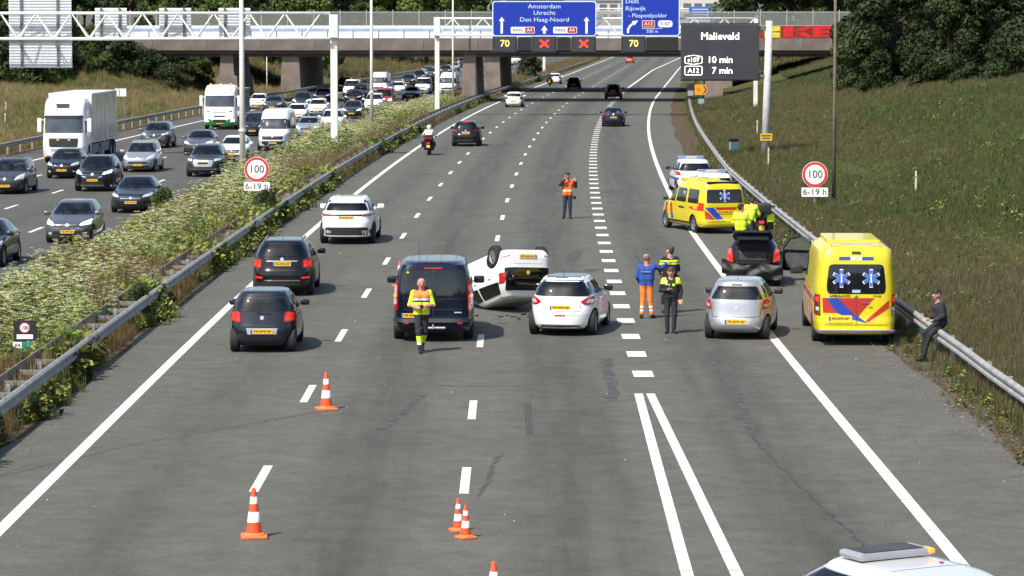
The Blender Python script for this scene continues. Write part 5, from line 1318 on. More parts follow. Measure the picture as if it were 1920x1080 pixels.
# ------------------------------------------------------------------ lorries
def lorry(label, cabp, X, Y, bumper, style, blen, bodym):
    W, H = 2.5, (3.72 if style == 'box' else 3.35)
    key = 'cab_' + style
    c = Car(key, 2.35, W, H, [(.32, .10), (.5, .01), (.8, 0), (1.3, .03), (1.75, .07), (2.6, .20), (2.85, .26), (H - .25, .62), (H - .09, .85)], [(.32, .02), (.6, 0), (2, 0), (H - .09, .02)], [(.32, .94), (.6, .99), (1.2, 1), (1.8, .985), (2.6, .95), (H - .3, .92), (H - .09, .86)], nf=5.5, nr=14, wr=.50, ax=(1.35, -2.9), zb=.32, crown=.09, rim='ten', dz=.06)
    c.patch('windscreen', 'front', rpoly([(-1.10, 1.72), (1.10, 1.72), (1.06, 2.55), (-1.06, 2.55)], .1), WSCREEN)
    c.patch('sun_visor', 'front', rpoly([(-1.08, 2.54), (1.08, 2.54), (1.05, 2.70), (-1.05, 2.70)], .05), GLOSSB if style == 'box' else WHITEM, off=.06)
    if style == 'box':
        c.patch('roof_window', 'front', rpoly([(-.32, 3.10), (.42, 3.10), (.48, 3.36), (-.32, 3.36)], .04), GLASS)
        c.patch('grille', 'front', rpoly([(-.80, .92), (.80, .92), (.84, 1.42), (-.84, 1.42)], .08), mat('grille_green', (.010, .022, .018), rough=.5, var=.3), off=.01)
        c.patch('grille_lower', 'front', rpoly([(-.70, .68), (.70, .68), (.74, .84), (-.74, .84)], .04), SILVERP, off=.012)
        c.patch('grille_lower', 'front', rpoly([(-.60, .40), (.60, .40), (.62, .58), (-.62, .58)], .04), BLACKP, off=.012)
        for x in (-.32, .32): c.patch('marker_lamp', 'front', rpoly([(x - .06, 1.30), (x + .06, 1.30), (x + .06, 1.37), (x - .06, 1.37)], .02), AMBERL, off=.03)
        c.sym('headlight', 'front', rpoly([(.92, .52), (1.14, .54), (1.18, 1.0), (1.04, .92)], .04), HEADL, off=.014)
        c.sym('indicator', 'front', rpoly([(.98, .36), (1.16, .36), (1.16, .46), (.98, .46)], .02), AMBERL, off=.014)
    else:
        c.patch('grille', 'front', rpoly([(-.42, .96), (.42, .96), (.42, 1.06), (-.42, 1.06)], .03), BLACKP, off=.01)
        c.patch('grille', 'front', rpoly([(-.50, 1.28), (.50, 1.28), (.46, 1.36), (-.46, 1.36)], .03), SILVERP, off=.01)
        c.sym('vent', 'front', rpoly([(.72, 1.32), (.94, 1.36), (.94, 1.44), (.76, 1.40)], .02), BLACKP, off=.01)
        c.sym('roof_lamp', 'front', rpoly([(.72, 2.95), (.92, 2.95), (.86, 3.06), (.76, 3.06)], .02), SILVERP, off=.02)
        c.patch('bumper', 'front', rpoly([(-1.19, .34), (1.19, .34), (1.2, .78), (.80, .82), (.5, .70), (-.5, .70), (-.80, .82), (-1.2, .78)], .06), bumper, off=.02)
        c.patch('bumper_intake', 'front', rpoly([(-.48, .56), (.48, .56), (.48, .76), (-.48, .76)], .03), BLACKP, off=.03)
        c.sym('headlight', 'front', rpoly([(.82, .60), (1.12, .60), (1.12, .78), (.86, .78)], .03), HEADON, off=.03)
        for x in (-.75, 0, .75): c.add('beacon', MB().lathe([(.07, 0), (.07, .10), (.05, .14), (.001, .15)], 12, at=(x, .2, H - .04)).mesh('beacon', [AMBERL]), AMBERL)
    c.plate('front', .50)
    c.sym('side_window', 'right', rpoly([(.05, 1.75), (.80, 1.70), (.72, 2.45), (.05, 2.45)], .06), GLASS)
    for sx in (-1, 1):
        c.add('mirror', MB().bbox((sx * 1.42 - .12, .62, 1.75), (sx * 1.42 + .12, .80, 2.55), .06).box((min(sx * 1.18, sx * 1.42), .68, 2.42), (max(sx * 1.18, sx * 1.42), .74, 2.48)).mesh('mirror', [cabp]), cabp)
    yaw = head(Y) + math.pi
    f_ = Vector((-math.sin(yaw), math.cos(yaw), 0)); q_ = Vector((X, Y, 0)) - f_ * .95
    t = c.put('lorry', label, 'lorry', (q_.x, q_.y), yaw, cabp, at='front')
    y1 = -1.175 - .12; y0 = y1 - blen
    if style == 'box':
        obj('cargo_box', MB().bbox((-1.25, y0, 1.05), (1.25, y1, 3.92), .04).mesh('cargo_box', [bodym]), t)
        for sx in (-1, 1):
            for k in range(6):
                ya = y1 - .12 - k * (blen - .2) / 6
                obj('side_panel', MB().box((min(sx * 1.25, sx * 1.262), ya - (blen - .2) / 6 + .05, 1.15), (max(sx * 1.25, sx * 1.262), ya - .05, 3.82)).mesh('side_panel', [mat('panel_silver', (.50, .52, .52), rough=.22, metal=.75, var=.25, vscale=.6)]), t)
            obj('side_skirt', MB().box((min(sx * 1.16, sx * 1.22), y0 + 2.6, .45), (max(sx * 1.16, sx * 1.22), y1 - .3, .98)).mesh('side_skirt', [mat('skirt_grey', (.17, .19, .19), rough=.5, var=.15)]), t)
    else:
        obj('tipper_body', MB().bbox((-1.25, y0, 1.15), (1.25, y1, 2.9), .05).mesh('tipper_body', [bodym]), t)
        obj('tarpaulin', MB().bbox((-1.27, y0, 2.82), (1.27, y1, 3.0), .06).mesh('tarpaulin', [mat('tarp', (.20, .22, .17), rough=.8, var=.2)]), t)
    obj('chassis', MB().box((-.45, y0 + .1, .62), (.45, .4, 1.0)).mesh('chassis', [UNDER]), t)
    tm, rm = wheel_meshes(.5, 'ten')
    for y in (y0 + 1.2, y0 + 2.5):
        for sx in (-1, 1):
            w = bpy.data.objects.new('wheel', tm); link(w, t); w.location = (sx * 1.1, y, .5); w.rotation_euler = (0, 0, 0 if sx > 0 else math.pi); w.scale = (1.4, 1, 1)
            r = bpy.data.objects.new('rim', rm); link(r, w)
    return t
WL = paint('lorrywhite', (.80, .80, .79))
lorry('white box lorry with high roof cab and silver panelled side next to the far barrier', WL, -25.35, 170.4, BLACKP, 'box', 9.2, mat('cargo_white', (.62, .63, .62), rough=.3, var=.08))
lorry('white tipper lorry with green bumper and amber roof beacons', WL, -21.88, 225.6, mat('bumper_green', (.018, .20, .035), rough=.35, coat=.5, var=.1), 'tip', 6.2, mat('tipper_green', (.03, .045, .03), rough=.5, var=.2))

# ------------------------------------------------------------------ motorcycles
def motorcycle(label, loc, yaw, bodym, boxm, panniers=True):
    t = thing('motorcycle', label, 'motorcycle', loc, yaw)
    tm = MB().lathe([(.20, -.055), (.24, -.085), (.29, -.08), (.32, -.04), (.325, 0), (.32, .04), (.29, .08), (.24, .085), (.20, .055)], 26, 'x', closed=True).mesh('tyre', [RUBBER]); autosmooth(tm, 50)
    rm = MB().lathe([(.03, -.05), (.06, -.02), (.19, -.02), (.205, -.05), (.205, .05), (.19, .02), (.06, .02), (.03, .05)], 22, 'x', closed=True).mesh('rim', [DARKALLOY])
    for y in (-.72, .76):
        w = obj('wheel', tm, t, (0, y, .325)); obj('rim', rm, w)
    obj('engine', MB().bbox((-.24, -.18, .28), (.24, .30, .66), .06).tube([(.16, .2, .4), (.20, -.2, .28), (.24, -.75, .42)], [.03, .035, .06], 8).mesh('engine', [DARKALLOY]), t)
    obj('fairing', MB().bbox((-.20, -.15, .60), (.20, .52, .98), .09).bbox((-.24, .40, .62), (.24, .86, 1.05), .10).mesh('fairing', [bodym], True), t)
    obj('seat', MB().bbox((-.17, -.78, .76), (.17, -.05, .90), .05).mesh('seat', [BLACKP]), t)
    obj('tail_section', MB().bbox((-.13, -1.02, .66), (.13, -.55, .82), .04).mesh('tail_section', [bodym]), t)
    obj('tail_light', MB().bbox((-.09, -1.05, .70), (.09, -1.00, .79), .015).mesh('tail_light', [TAILON]), t)
    obj('mudguard', MB().bbox((-.09, -1.10, .40), (.09, -1.02, .68), .015).mesh('mudguard', [BLACKP]), t)
    obj('licence_plate', MB().bbox((-.10, -1.125, .46), (.10, -1.105, .62), .005).mesh('licence_plate', [PLATE]), t)
    obj('fork', MB().tube([(-.11, .76, .325), (-.10, .52, 1.0)], .026, 8).tube([(.11, .76, .325), (.10, .52, 1.0)], .026, 8).mesh('fork', [SILVERP]), t)
    obj('handlebar', MB().tube([(-.42, .30, 1.05), (-.2, .45, 1.08), (.2, .45, 1.08), (.42, .30, 1.05)], .016, 8).mesh('handlebar', [BLACKP]), t)
    for sx in (-1, 1):
        obj('mirror', MB().tube([(sx * .32, .42, 1.06), (sx * .44, .44, 1.22)], .008, 6).bbox((sx * .44 - .07, .42, 1.19), (sx * .44 + .07, .46, 1.27), .015).mesh('mirror', [BLACKP]), t)
    obj('windshield', MB().prism(rpoly([(-.24, 0), (.24, 0), (.18, .42), (-.18, .42)], .06), -.006, .006, 'xz').mesh('windshield', [mat('bike_screen', (.12, .13, .14), rough=.1, alpha=.55, var=.1)]), t, (0, .62, 1.0), (R(28), 0, 0))
    if panniers:
        for sx in (-1, 1): obj('pannier', MB().bbox((sx * .32 - .11, -.95, .48), (sx * .32 + .11, -.42, .86), .05).mesh('pannier', [bodym]), t)
    if boxm: 
        tb = obj('top_box', MB().bbox((-.25, -1.18, .92), (.25, -.76, 1.24), .06).mesh('top_box', [boxm], True), t)
        obj('reflector', MB().bbox((-.24, -1.195, 1.0), (.24, -1.17, 1.07), .012).mesh('reflector', [TAILR]), tb)
    return t
moto1 = motorcycle('touring motorcycle with red rear lamp ridden along the outer lane', P(-6.6, 181.8), head(181), GREYS['navy'], GREYS['darkred'])
moto2 = motorcycle('dark motorcycle close behind the white car beyond the bridge', P(-6.6, 391), head(340), GREYS['black'], None)
moto3 = motorcycle('black police motorcycle with black top box parked by the crash barrier', (9.02, 108.6, 0), R(-4), GREYS['black'], None)
tb = MB().bbox((-.34, -1.18, 1.06), (.34, -.70, 1.42), .05).mesh('top_box', [BLACKP], True)
obj('top_box', tb, moto3)
obj('box_stand', MB().box((-.10, -1.0, .80), (.10, -.85, 1.08)).mesh('box_stand', [BLACKP]), moto3)
for sx in (-1, 1): obj('yellow_panel', MB().bbox((sx * .32 - .13, -1.0, .74), (sx * .32 + .13, -.62, 1.04), .05).mesh('yellow_panel', [mat('hivis_yellow', (.62, .86, .02), rough=.6, var=.1, vscale=9)], True), moto3)
# ------------------------------------------------------------------ bridges
CONC = mat('bridge_concrete', (.135, .110, .096), rough=.85, var=.28, vscale=.6, bump=.4, bscale=6)
CONCP = mat('pier_concrete', (.185, .148, .125), rough=.88, var=.25, vscale=.9, bump=.4, bscale=8)
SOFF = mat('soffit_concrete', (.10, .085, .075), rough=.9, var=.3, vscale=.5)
PARW = mat('parapet_white', (.66, .68, .69), rough=.4, var=.10, vscale=.8)
PARB = mat('parapet_blue', (.30, .42, .58), rough=.4, var=.10, vscale=.8)
FENC = mat('fence_grey', (.40, .40, .38), rough=.5, metal=.4, var=.15)
def net_material():
    m = bpy.data.materials.new('wire_net'); m.use_nodes = True
    t, N, L = nodes(m); b = t.nodes['Principled BSDF']; b.inputs['Base Color'].default_value = (.20, .21, .19, 1); b.inputs['Roughness'].default_value = .6
    tc = N('ShaderNodeTexCoord'); w = N('ShaderNodeTexWave', Scale=9.0); L(tc.outputs['Object'], w.inputs[0]); w.bands_direction = 'X'
    w2 = N('ShaderNodeTexWave', Scale=9.0); w2.bands_direction = 'Z'; L(tc.outputs['Object'], w2.inputs[0])
    mx = N('ShaderNodeMath', operation='MAXIMUM'); L(w.outputs['Fac'], mx.inputs[0]); L(w2.outputs['Fac'], mx.inputs[1])
    r = N('ShaderNodeMapRange'); r.inputs['From Min'].default_value = .6; r.inputs['From Max'].default_value = .9; r.inputs['To Min'].default_value = .12; r.inputs['To Max'].default_value = .85; L(mx.outputs[0], r.inputs[0]); L(r.outputs[0], b.inputs['Alpha'])
    return m
NET = net_material()
def bridge(label, Yf, depth, x0, x1, zs, zd, fascia_h, stripe, fence, fz):
    t = thing('road_bridge', label, 'bridge', (0, Yf, zs))
    n = 16; w = (x1 - x0) / n
    obj('girder', MB().box((x0, .35, -.02), (x1, depth - .35, zd - zs)).mesh('girder', [SOFF]), t)
    for k in range(5):
        obj('beam', MB().box((x0, .9 + k * (depth - 2.2) / 4, -.35), (x1, 1.3 + k * (depth - 2.2) / 4, -.025)).mesh('beam', [SOFF]), t)
    fm = MB().box((.012, 0, 0), (w - .012, .346, fascia_h)).mesh('fascia_panel', [CONC])
    fb = MB().box((.012, depth - .346, 0), (w - .012, depth, fascia_h)).mesh('fascia_panel', [CONC])
    for k in range(n):
        obj('fascia_panel', fm, t, (x0 + k * w, 0, .32)); obj('fascia_panel', fb, t, (x0 + k * w, 0, .32))
    if stripe:
        m = int((x1 - x0) / 2.55); ww = (x1 - x0) / m; zz = .32 + fascia_h
        pw = MB().box((.05, .08, 0), (ww - .05, .16, .72)).mesh('parapet_panel', [PARW]); pb = MB().box((.0, .05, .735), (ww, .2, .95)).mesh('handrail', [PARB]); pt = MB().box((.0, .03, .955), (ww, .22, 1.28)).mesh('top_panel', [PARW])
        pp = MB().box((-.07, .17, 0), (.07, .30, 1.0)).mesh('parapet_post', [FENC])
        for k in range(m):
            x = x0 + k * ww
            for nm, me in (('parapet_panel', pw), ('handrail', pb), ('top_panel', pt), ('parapet_post', pp)): obj(nm, me, t, (x, 0, zz + .01))
    if fence:
        m = int((x1 - x0) / fence); ww = (x1 - x0) / m; zz = zd - zs
        fp = MB().box((-.06, -.06, 0), (.06, .06, fz)).mesh('fence_post', [FENC]); fn = MB().box((.06, -.01, .1), (ww - .06, .01, fz - .15)).mesh('fence_net', [NET]); fr = MB().box((.06, -.03, fz - .35), (ww - .06, .03, fz - .28)).mesh('fence_rail', [FENC])
        for k in range(m):
            for yy in (depth - .5,):
                obj('fence_post', fp, t, (x0 + k * ww, yy, zz)); obj('fence_net', fn, t, (x0 + k * ww, yy, zz)); obj('fence_rail', fr, t, (x0 + k * ww, yy, zz))
    return t
def pier(t, d, Yp, Ylen, w, ztop, wt=None, step=False):
    """tapered wall that runs along the motorway; numbers are where it stands"""
    wt = wt or w * .7
    sl = slope(min(Yp + Ylen / 2, 340)); o = t.location
    p = P(d, Yp) - o
    def sec(y, hw, z): return [(p.x + sl * y - hw, p.y + y, z), (p.x + sl * y + hw, p.y + y, z)]
    b = MB(); lv = [(-.3 - o.z, w), (ztop - o.z, wt)] if not step else [(-.3 - o.z, w), (2.6 - o.z, w * .86), (2.75 - o.z, w * .62), (ztop - o.z, w * .5)]
    vs = []
    for z, ww in lv: vs += sec(0, ww / 2, z) + sec(Ylen, ww / 2, z)[::-1]
    fs = []
    for i in range(len(lv) - 1):
        for j in range(4): fs.append((i * 4 + j, i * 4 + (j + 1) % 4, (i + 1) * 4 + (j + 1) % 4, (i + 1) * 4 + j))
    fs.append((3, 2, 1, 0)); k = (len(lv) - 1) * 4; fs.append((k, k + 1, k + 2, k + 3))
    b.add(vs, fs); b.build('pier', [CONCP], t)
B1 = bridge('brown concrete motorway bridge with white and blue parapet in front', 306, 13, -42, 46, 4.95, 6.35, 1.22, True, 0, 2)
B2 = bridge('second concrete bridge behind, carrying a tall wire fence', 350, 24, -70, 60, 4.85, 6.6, 1.4, False, 3.2, 3.1)
pier(B1, -10.9, 306.8, 11.5, 1.7, 4.94, 1.25); pier(B1, 14.0, 306.8, 11.5, 1.9, 4.94, 1.7); pier(B1, -35.6, 306.8, 11.5, 2.4, 4.94, step=True)
pier(B2, -11.4, 351, 22, 2.0, 4.84, 1.6); pier(B2, -34.9, 351, 22, 2.4, 4.84, 1.9); pier(B2, 15.5, 351, 22, 2.2, 4.84, 1.8)
# red and yellow spray-painted letters on the parapet by the trees
GRR = mat('spray_red', (.50, .018, .014), rough=.5, var=.2, vscale=1.5); GRY = mat('spray_yellow', (.62, .52, .03), rough=.5, var=.15); GRW = mat('spray_pale', (.45, .50, .50), rough=.5, var=.2); GRK = mat('spray_black', (.02, .012, .012), rough=.6, var=.2)
gz = 1.56; 
gr = thing('graffiti', 'red and yellow block-letter graffiti sprayed on the bridge parapet near the trees', 'graffiti', (0, 306, 4.95))
def gpoly(name, pts, m, y=.0): obj(name, MB().prism(pts, y - .012, y + .02, 'xz').mesh(name, [m]), gr)
gpoly('spray_ground', [(23.0, gz), (36.0, gz), (36, gz + 1.25), (23, gz + 1.25)], mat('spray_darkred', (.20, .02, .018), rough=.6, var=.5, vscale=1.2), .02)
gpoly('letter', [(23.2, gz + .05), (24.0, gz + .05), (24.0, gz + .6), (23.7, gz + .6), (23.7, gz + .7), (24, gz + .7), (24, gz + 1.2), (23.2, gz + 1.2)], GRW, -.01)
gpoly('letter', [(25.6, gz + .05), (27.2, gz + .05), (27.2, gz + .55), (26.3, gz + .58), (26.3, gz + .66), (27.2, gz + .7), (27.2, gz + 1.2), (25.6, gz + 1.2)], GRY, -.01)
def letter(L, x, w):
    S = {'K': [[(0, 0), (.34, 0), (.34, 1), (0, 1)], [(.38, .52), (.78, 1), (1, 1), (1, .85), (.72, .56)], [(.38, .46), (.72, .5), (1, .14), (1, 0), (.78, 0)]],
         'E': [[(0, 0), (.32, 0), (.32, 1), (0, 1)], [(.34, .72), (1, .72), (1, 1), (.34, 1)], [(.34, .4), (.9, .4), (.9, .62), (.34, .62)], [(.34, 0), (1, 0), (1, .28), (.34, .28)]],
         'Z': [[(0, .72), (.7, .72), (1, 1), (0, 1)], [(.25, .36), (.75, .36), (.8, .66), (.2, .66)], [(0, 0), (1.1, 0), (1.0, .3), (.2, .3)]]}
    for q in S[L]: gpoly('letter', [(x + u * w, gz + .05 + v * 1.15) for u, v in q], GRR, -.01)
letter('K', 27.55, 2.85); letter('E', 30.5, 2.6); letter('Z', 33.2, 2.5)

# ------------------------------------------------------------------ gantries and signs
BLUE = mat('sign_blue', (.006, .030, .33), rough=.4, var=.05, vscale=.8)
SWHITE = mat('sign_white', (.80, .80, .79), rough=.4, var=.03)
PALEB = mat('sign_text_pale', (.55, .68, .90), rough=.4, var=.03)
SRED = mat('sign_red', (.42, .02, .02), rough=.4, var=.05)
SIGB = mat('signal_black', (.012, .012, .013), rough=.6, var=.2)
SIGF = mat('signal_face', (.035, .038, .042), rough=.45, var=.15)
LEDR = mat('led_red', (1.0, .04, .02), rough=.4, emit=.9, var=.0)
LEDA = mat('led_amber', (1.0, .50, .12), rough=.4, emit=1.4, var=.0)
LEDW = mat('led_white', (1.0, .93, .85), rough=.4, emit=1.6, var=.0)
RIBB = mat('sign_back', (.66, .67, .68), rough=.45, metal=.0, var=.06)
DARKG = mat('bracket_grey', (.16, .165, .17), rough=.5, metal=.4, var=.1)

def truss(t, x0, x1, zb, zt, bay, y=0, dep=.9, m=GANTRYW, r=.075, first=0):
    obj('top_chord', MB().tube([(x0, y, zt), (x1, y, zt)], r * 1.25, 8).mesh('top_chord', [m], True), t)
    obj('bottom_chord', MB().tube([(x0, y - dep / 2, zb), (x1, y - dep / 2, zb)], r * 1.25, 8).mesh('bottom_chord', [m], True), t)
    obj('bottom_chord', MB().tube([(x0, y + dep / 2, zb), (x1, y + dep / 2, zb)], r * 1.25, 8).mesh('bottom_chord', [m], True), t)
    x = x0 + first; up = True
    while x + bay / 2 < x1 + .01:
        for s in (-1, 1):
            a, b = ((x, y + s * dep / 2, zb), (x + bay / 2, y, zt)) if up else ((x, y, zt), (x + bay / 2, y + s * dep / 2, zb))
            obj('diagonal', MB().tube([a, b], r * .62, 6).mesh('diagonal', [m]), t)
        x += bay / 2; up = not up
    x = x0
    while x < x1:
        obj('cross_bar', MB().tube([(x, y - dep / 2, zb), (x, y + dep / 2, zb)], r * .5, 6).mesh('cross_bar', [m]), t); x += bay

# gantry over the opposite side, signs seen from behind
gY = 180.0
g1 = thing('sign_gantry', 'white truss gantry over the opposite carriageway with ribbed sign backs', 'gantry', (0, gY, 0))
px = -10.62
obj('post', MB().bbox((px - .21, -.2, -.1), (px + .21, .2, 8.25), .04).mesh('post', [GANTRYW]), g1)
obj('post', MB().bbox((-36.2, -.2, -.1), (-35.8, .2, 8.25), .04).mesh('post', [GANTRYW]), g1)
obj('post_head', MB().bbox((px - .26, -.5, 7.05), (px + .26, .5, 8.42), .03).mesh('post_head', [GANTRYW]), g1)
truss(g1, -36, px - .22, 6.98, 8.50, 2.12, 0, first=.2)
def sign_back(x0, x1, z0, z1):
    b = obj('sign_back', MB().box((x0, .62, z0), (x1, .66, z1)).mesh('sign_back', [RIBB]), g1)
    n = int((z1 - z0) / .17); h = (z1 - z0) / n
    rm = MB().box((x0, .55, .02), (x1, .618, h - .06)).mesh('rib', [RIBB])
    for k in range(n): obj('rib', rm, b, (0, 0, z0 + k * h))
    for x in (x0 + (x1 - x0) * .2, x0 + (x1 - x0) * .78):
        obj('bracket', MB().box((x - .06, .44, z0 - .02), (x + .06, .545, z1 + .03)).mesh('bracket', [DARKG]), b)
sign_back(-30.1, -26.35, 5.25, 9.4)
for x in (-24.95, -21.1, -17.55): sign_back(x, x + 1.9, 6.88, 8.82)

# gantry with the blue direction signs
gY2 = 260.0
g2 = thing('sign_gantry', 'white truss gantry carrying the blue direction signs and lane signals', 'gantry', (0, gY2, 0))
obj('post', MB().bbox((-6.65, -.2, -.1), (-6.25, .2, 8.35), .04).mesh('post', [GANTRYW]), g2)
obj('post', MB().bbox((20.85, -.2, .3), (21.2, .2, 8.35), .04).mesh('post', [GANTRYW]), g2)
obj('post_head', MB().bbox((-6.72, -.5, 6.9), (-6.18, .5, 8.5), .03).mesh('post_head', [GANTRYW]), g2)
truss(g2, -6.4, 21.0, 6.95, 8.38, 2.6, 0)
def direction_sign(label, x0, x1, z0, z1):
    s = thing('direction_sign', label, 'road sign', (0, gY2 - .75, 0))
    obj('border', MB().prism(rpoly([(x0, z0), (x1, z0), (x1, z1), (x0, z1)], .3, 5), -.03, .04, 'xz').mesh('border', [PALEB]), s)
    obj('panel', MB().prism(rpoly([(x0 + .09, z0 + .09), (x1 - .09, z0 + .09), (x1 - .09, z1 - .09), (x0 + .09, z1 - .09)], .24, 5), -.045, -.02, 'xz').mesh('panel', [BLUE]), s)
    obj('hanger', MB().box((x0 + .8, .05, z0 + .2), (x0 + 1.0, .35, z1 - .3)).box((x1 - 1.0, .05, z0 + .2), (x1 - .8, .35, z1 - .3)).mesh('hanger', [DARKG]), s)
    return s
def badge_plate(s, txt, x, z, w, h, bg, fg, size, oval=False):
    b = obj('route_badge', MB().prism(rpoly([(x - w / 2, z - h / 2), (x + w / 2, z - h / 2), (x + w / 2, z + h / 2), (x - w / 2, z + h / 2)], h * (.48 if oval else .16), 4), -.062, -.03, 'xz').mesh('route_badge', [SWHITE]), s)
    if not oval: obj('badge_field', MB().prism(rpoly([(x - w / 2 + .04, z - h / 2 + .04), (x + w / 2 - .04, z - h / 2 + .04), (x + w / 2 - .04, z + h / 2 - .04), (x - w / 2 + .04, z + h / 2 - .04)], h * .12, 4), -.07, -.05, 'xz').mesh('badge_field', [bg]), b)
    text(txt, size, s, (x, -.078, z), fg)
def arrow(s, x, z0, z1, w=.22):
    h = w * 1.5
    obj('arrow', MB().prism([(x - w * .45, z0), (x + w * .45, z0), (x + w * .45, z1 - h), (x + w * 1.15, z1 - h * 1.1), (x, z1), (x - w * 1.15, z1 - h * 1.1), (x - w * .45, z1 - h)], -.06, -.03, 'xz').mesh('arrow', [SWHITE]), s)
s1 = direction_sign('wide blue sign for Amsterdam, Utrecht and Den Haag-Noord with three arrows', -1.70, 7.24, 6.86, 9.88)
text('Amsterdam', .52, s1, (2.78, -.06, 9.40), PALEB, sx=1.15); text('Utrecht', .52, s1, (2.78, -.06, 8.85), PALEB, sx=1.15); text('Den Haag-Noord', .52, s1, (2.78, -.06, 8.27), PALEB, sx=1.15)
for x in (.62, 4.26):
    obj('route_badge', MB().prism(rpoly([(x - .72, 7.10), (x + 1.32, 7.10), (x + 1.32, 7.66), (x - .72, 7.66)], .09, 4), -.062, -.03, 'xz').mesh('route_badge', [SWHITE]), s1)
    obj('badge_field', MB().prism(rpoly([(x + .50, 7.15), (x + 1.27, 7.15), (x + 1.27, 7.61), (x + .50, 7.61)], .06, 4), -.07, -.05, 'xz').mesh('badge_field', [SRED]), s1)
    text('RING', .36, s1, (x - .11, -.078, 7.38), INK); text('A4', .42, s1, (x + .88, -.082, 7.38), SWHITE)
arrow(s1, -.88, 7.08, 8.52); arrow(s1, 6.40, 7.08, 8.52); arrow(s1, 2.78, 7.08, 7.78, .26)
s2 = direction_sign('smaller blue exit sign for Delft, Rijswijk and Plaspoelpolder with curved arrow', 9.42, 14.40, 6.88, 10.4)
text('Delft', .50, s2, (9.72, -.06, 9.83), PALEB, align='LEFT', sx=1.15); text('Rijswijk', .50, s2, (9.72, -.06, 9.22), PALEB, align='LEFT', sx=1.15); text('- Plaspoelpolder', .50, s2, (9.98, -.06, 8.62), PALEB, align='LEFT', sx=1.02)
badge_plate(s2, 'A13', 11.72, 7.92, 1.1, .58, SRED, SWHITE, .44); badge_plate(s2, 'S107', 13.16, 7.92, 1.25, .58, SWHITE, INK, .40, True)
obj('underline', MB().box((11.15, -.06, 7.50), (12.9, -.03, 7.54)).mesh('underline', [PALEB]), s2); text('500 m', .40, s2, (12.05, -.06, 7.27), PALEB)
b = MB()
pts = [(9.95, 7.15), (9.98, 7.45), (10.12, 7.72), (10.36, 7.93), (10.5, 8.0)]
for (xa, za), (xb, zb) in zip(pts[:-1], pts[1:]):
    d = Vector((xb - xa, zb - za)).normalized() * .09; nn = Vector((-d.y, d.x)); b.prism([(xa - nn.x - d.x * .2, za - nn.y - d.y * .2), (xa + nn.x - d.x * .2, za + nn.y - d.y * .2), (xb + nn.x, zb + nn.y), (xb - nn.x, zb - nn.y)][::-1], -.06, -.03, 'xz')
b.prism([(10.28, 8.14), (10.52, 7.78), (10.84, 8.22)], -.0601, -.0301, 'xz')
b.build('arrow', [SWHITE], s2)
def signal(label, x, kind, w=2.1):
    s = thing('lane_signal', label, 'lane signal', (x, gY2 - .85, 5.42), 0, 'lane signals on the blue sign gantry')
    obj('housing', MB().bbox((-w / 2, 0, 0), (w / 2, .35, 1.42), .03).mesh('housing', [SIGB]), s)
    obj('face', MB().bbox((-w / 2 + .12, -.03, .12), (w / 2 - .12, .02, 1.34), .02).mesh('face', [SIGF]), s)
    if kind == '70': text('70', .82, s, (0, -.045, .80), LEDA)
    else:
        for a in (.86, -.86):
            q = [(-.09, -.48), (.09, -.48), (.09, .48), (-.09, .48)]
            q = [(u * math.cos(a) - v * math.sin(a), u * math.sin(a) + v * math.cos(a) + .80) for u, v in q]
            obj('cross_bar', MB().prism(q, -.06 - (.01 if a > 0 else 0), -.035 - (.01 if a > 0 else 0), 'xz').mesh('cross_bar', [LEDR]), s)
signal('lane signal showing amber 70 under the wide blue sign', -.62, '70'); signal('lane signal showing a red cross below the middle arrow', 2.78, 'x'); signal('lane signal showing a red cross below the outermost arrow of the wide sign', 6.16, 'x'); signal('lane signal showing amber 70 under the exit sign', 10.45, '70')
for k, (x0, x1) in enumerate(((.50, 1.66), (3.90, 5.04), (11.56, 14.3))):
    tag(MB().bbox((x0, gY2 - .72, 5.62), (x1, gY2 - .4, 6.80), .03).build('signal_backing', [SIGB]), ['dark blank board between amber 70 and the first red cross', 'dark blank board between the two red crosses', 'wide dark blank board under the exit sign'][k], 'signal board', 'blank boards between the lane signals')
tag(MB().bbox((-1.66, gY2 - .62, 5.38), (7.2, gY2 - .3, 5.56), .03).build('signal_walkway', [SIGB]), 'dark narrow maintenance walkway below the wide blue sign', 'walkway')
tag(MB().bbox((9.4, gY2 - .62, 5.38), (14.4, gY2 - .3, 5.56), .03).build('signal_walkway', [SIGB]), 'dark narrow maintenance walkway below the exit sign', 'walkway')

# travel time board on its own post
dY = 175.0
d1 = thing('message_board', 'dark electronic travel-time board reading Malieveld on a pale post', 'message board', (0, dY, 0))
obj('board', MB().bbox((9.80, -.25, 4.62), (14.32, .15, 7.88), .04).mesh('board', [mat('board_grey', (.032, .034, .040), rough=.55, var=.12, vscale=.7)]), d1)
obj('rim_frame', MB().box((9.78, -.20, 4.58), (14.34, .10, 4.62)).box((9.78, -.20, 7.88), (14.34, .10, 7.92)).mesh('rim_frame', [SIGB]), d1)
for x in (11.3, 12.82): obj('panel_joint', MB().box((x - .008, -.254, 4.7), (x + .008, -.24, 7.8)).mesh('panel_joint', [SIGB]), d1)
text('Malieveld', .60, d1, (12.05, -.27, 7.14), LEDW); text('10 min', .54, d1, (12.06, -.27, 5.78), LEDW); text('7 min', .54, d1, (12.19, -.27, 5.16), LEDW)
text('s107', .37, d1, (10.52, -.27, 5.78), LEDW); text('A12', .40, d1, (10.52, -.27, 5.16), LEDW)
